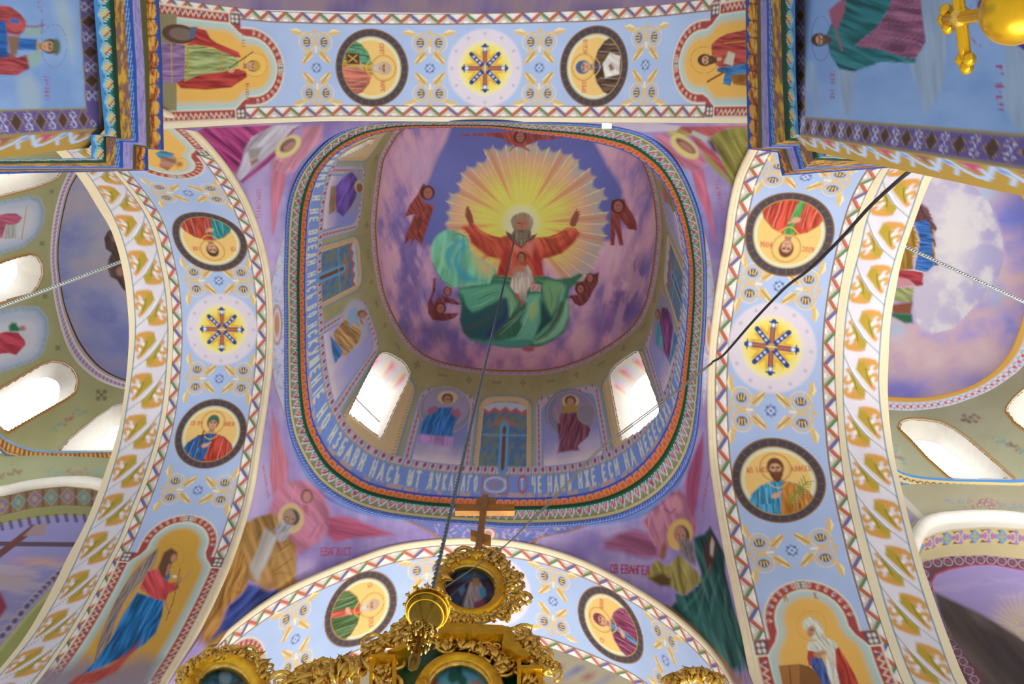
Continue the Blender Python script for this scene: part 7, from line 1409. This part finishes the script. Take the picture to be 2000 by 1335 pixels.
# ---- cables and tie rods
blackm=mat('black_rubber','#101014',.45,0,.05,8); wirem=mat('grey_wire','#6e665c',.5,.2,.1,8)
def hang(px,d0,d1,rad,m,name,label,cat,n=60):
    k=len(px); Q=[]
    for i,p in enumerate(px): d=ray([p])[0]; d/=np.linalg.norm(d); t=i/(k-1); Q.append(CAM+d*(d0+(d1-d0)*t))
    P=W(smooth(Q,n)); V,F=tube(P,rad,7); o=mesh(name,V,F,m); tag(o,label,cat); return o
s0=np.linalg.norm(un([(1783,332)],0,.23)[0]-CAM)
hang([(1787,326),(1755,352),(1700,402),(1640,468),(1580,526),(1545,552),(1520,575),(1470,628),(1425,680),(1408,697),(1392,706)],s0,.86,.014,blackm,'black_cable','thick black cable slung from the right pier across the arch medallions','cable')
e1_=np.linalg.norm(un([(870,1150)],1,YI-.01)[0]-CAM)
for k in(0,1): hang([(1392,706+k*3),(1300,778+k*4),(1220,838+k*5),(1170,876+k*5),(1080,972+k*5),(1040,1012+k*3),(990,1062),(930,1105),(868,1146+k*2)],.86,e1_,.008,wirem,'thin_wire',('upper','lower')[k]+' of two thin parallel wires running from the black cable to the oval icon','wire',80)['group']='twin wires'
def rod(p0,p1,ax,val,name,label,rad=.028):
    a=un([p0],ax,val)[0];b=un([p1],ax,val)[0]; t=np.linspace(0,1,140)[:,None]; Q=W(a*(1-t)+b*t); out=[]
    for ph_ in(0,math.pi): q=Q.copy(); an=np.linspace(0,60*math.pi,140)+ph_; q[:,2]+=rad*.8*np.cos(an); q[:,1]+=rad*.8*np.sin(an); out.append(tube(q,rad*.6,5))
    V,F=join(out); o=mesh(name,V,F,mat('pale_chain','#b8bcb8',.4,.5,.1,20)); tag(o,label,'chain')
rod((252,505),(-60,622),2,1.12,'tie_chain','pale tie chain crossing the left chapel vault and windows'); rod((1752,474),(2070,622),2,1.12,'tie_chain','pale tie chain crossing the painted cloud in the right chapel')
# glowing box added in place of a sun patch, no real lamp
q=W(un([(1185,244)],2,.985)[0]); r=root('sun_patch_box','added glowing box in place of a sunlit patch between near arch and dome cornice','light patch',q)
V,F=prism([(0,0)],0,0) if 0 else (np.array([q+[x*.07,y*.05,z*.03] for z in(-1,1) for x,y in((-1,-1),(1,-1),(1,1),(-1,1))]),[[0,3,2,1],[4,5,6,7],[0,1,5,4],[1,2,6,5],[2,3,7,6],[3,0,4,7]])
child('box_body',V,F,mat('sun_patch_body','#e8e8e8',.5),r,False); V2=V.copy(); V2=(V2-q)*np.array([.85,.85,.2])+q+np.array([0,0,-.032]); child('lens',V2,F,mat('sun_patch_glow','#ffffff',.3,emit=6),r,False)
# ---- plaster rolls that edge the arches
def roll(nm,P,rad,label=None,m=None):
    V,F=tube(W(P[::4]),rad,8); o=mesh(nm,V,F,m or mat('cream_moulding','#ead9b4',.6,0,.04,5)); o['kind']='structure'; return o
roll('trim_1',L0a,.045);roll('trim_2',R0a,.045);roll('trim_3',F0a,.04)
roll('trim_4',smooth(un([(1775,1085),(1790,1048),(1806,1024),(1830,1014),(1857,1010),(1925,1007),(2000,1013),(2120,1040)],1,YWR-.003),120),.12,m=mat('white_moulding','#e6dfd2',.6,0,.03,5))
roll('trim_5',smooth(un([(-120,975),(0,961),(63,948),(126,941),(178,942),(215,952)],1,YWL-.003),120),.12,m=mat('white_moulding','#e6dfd2',.6,0,.03,5))
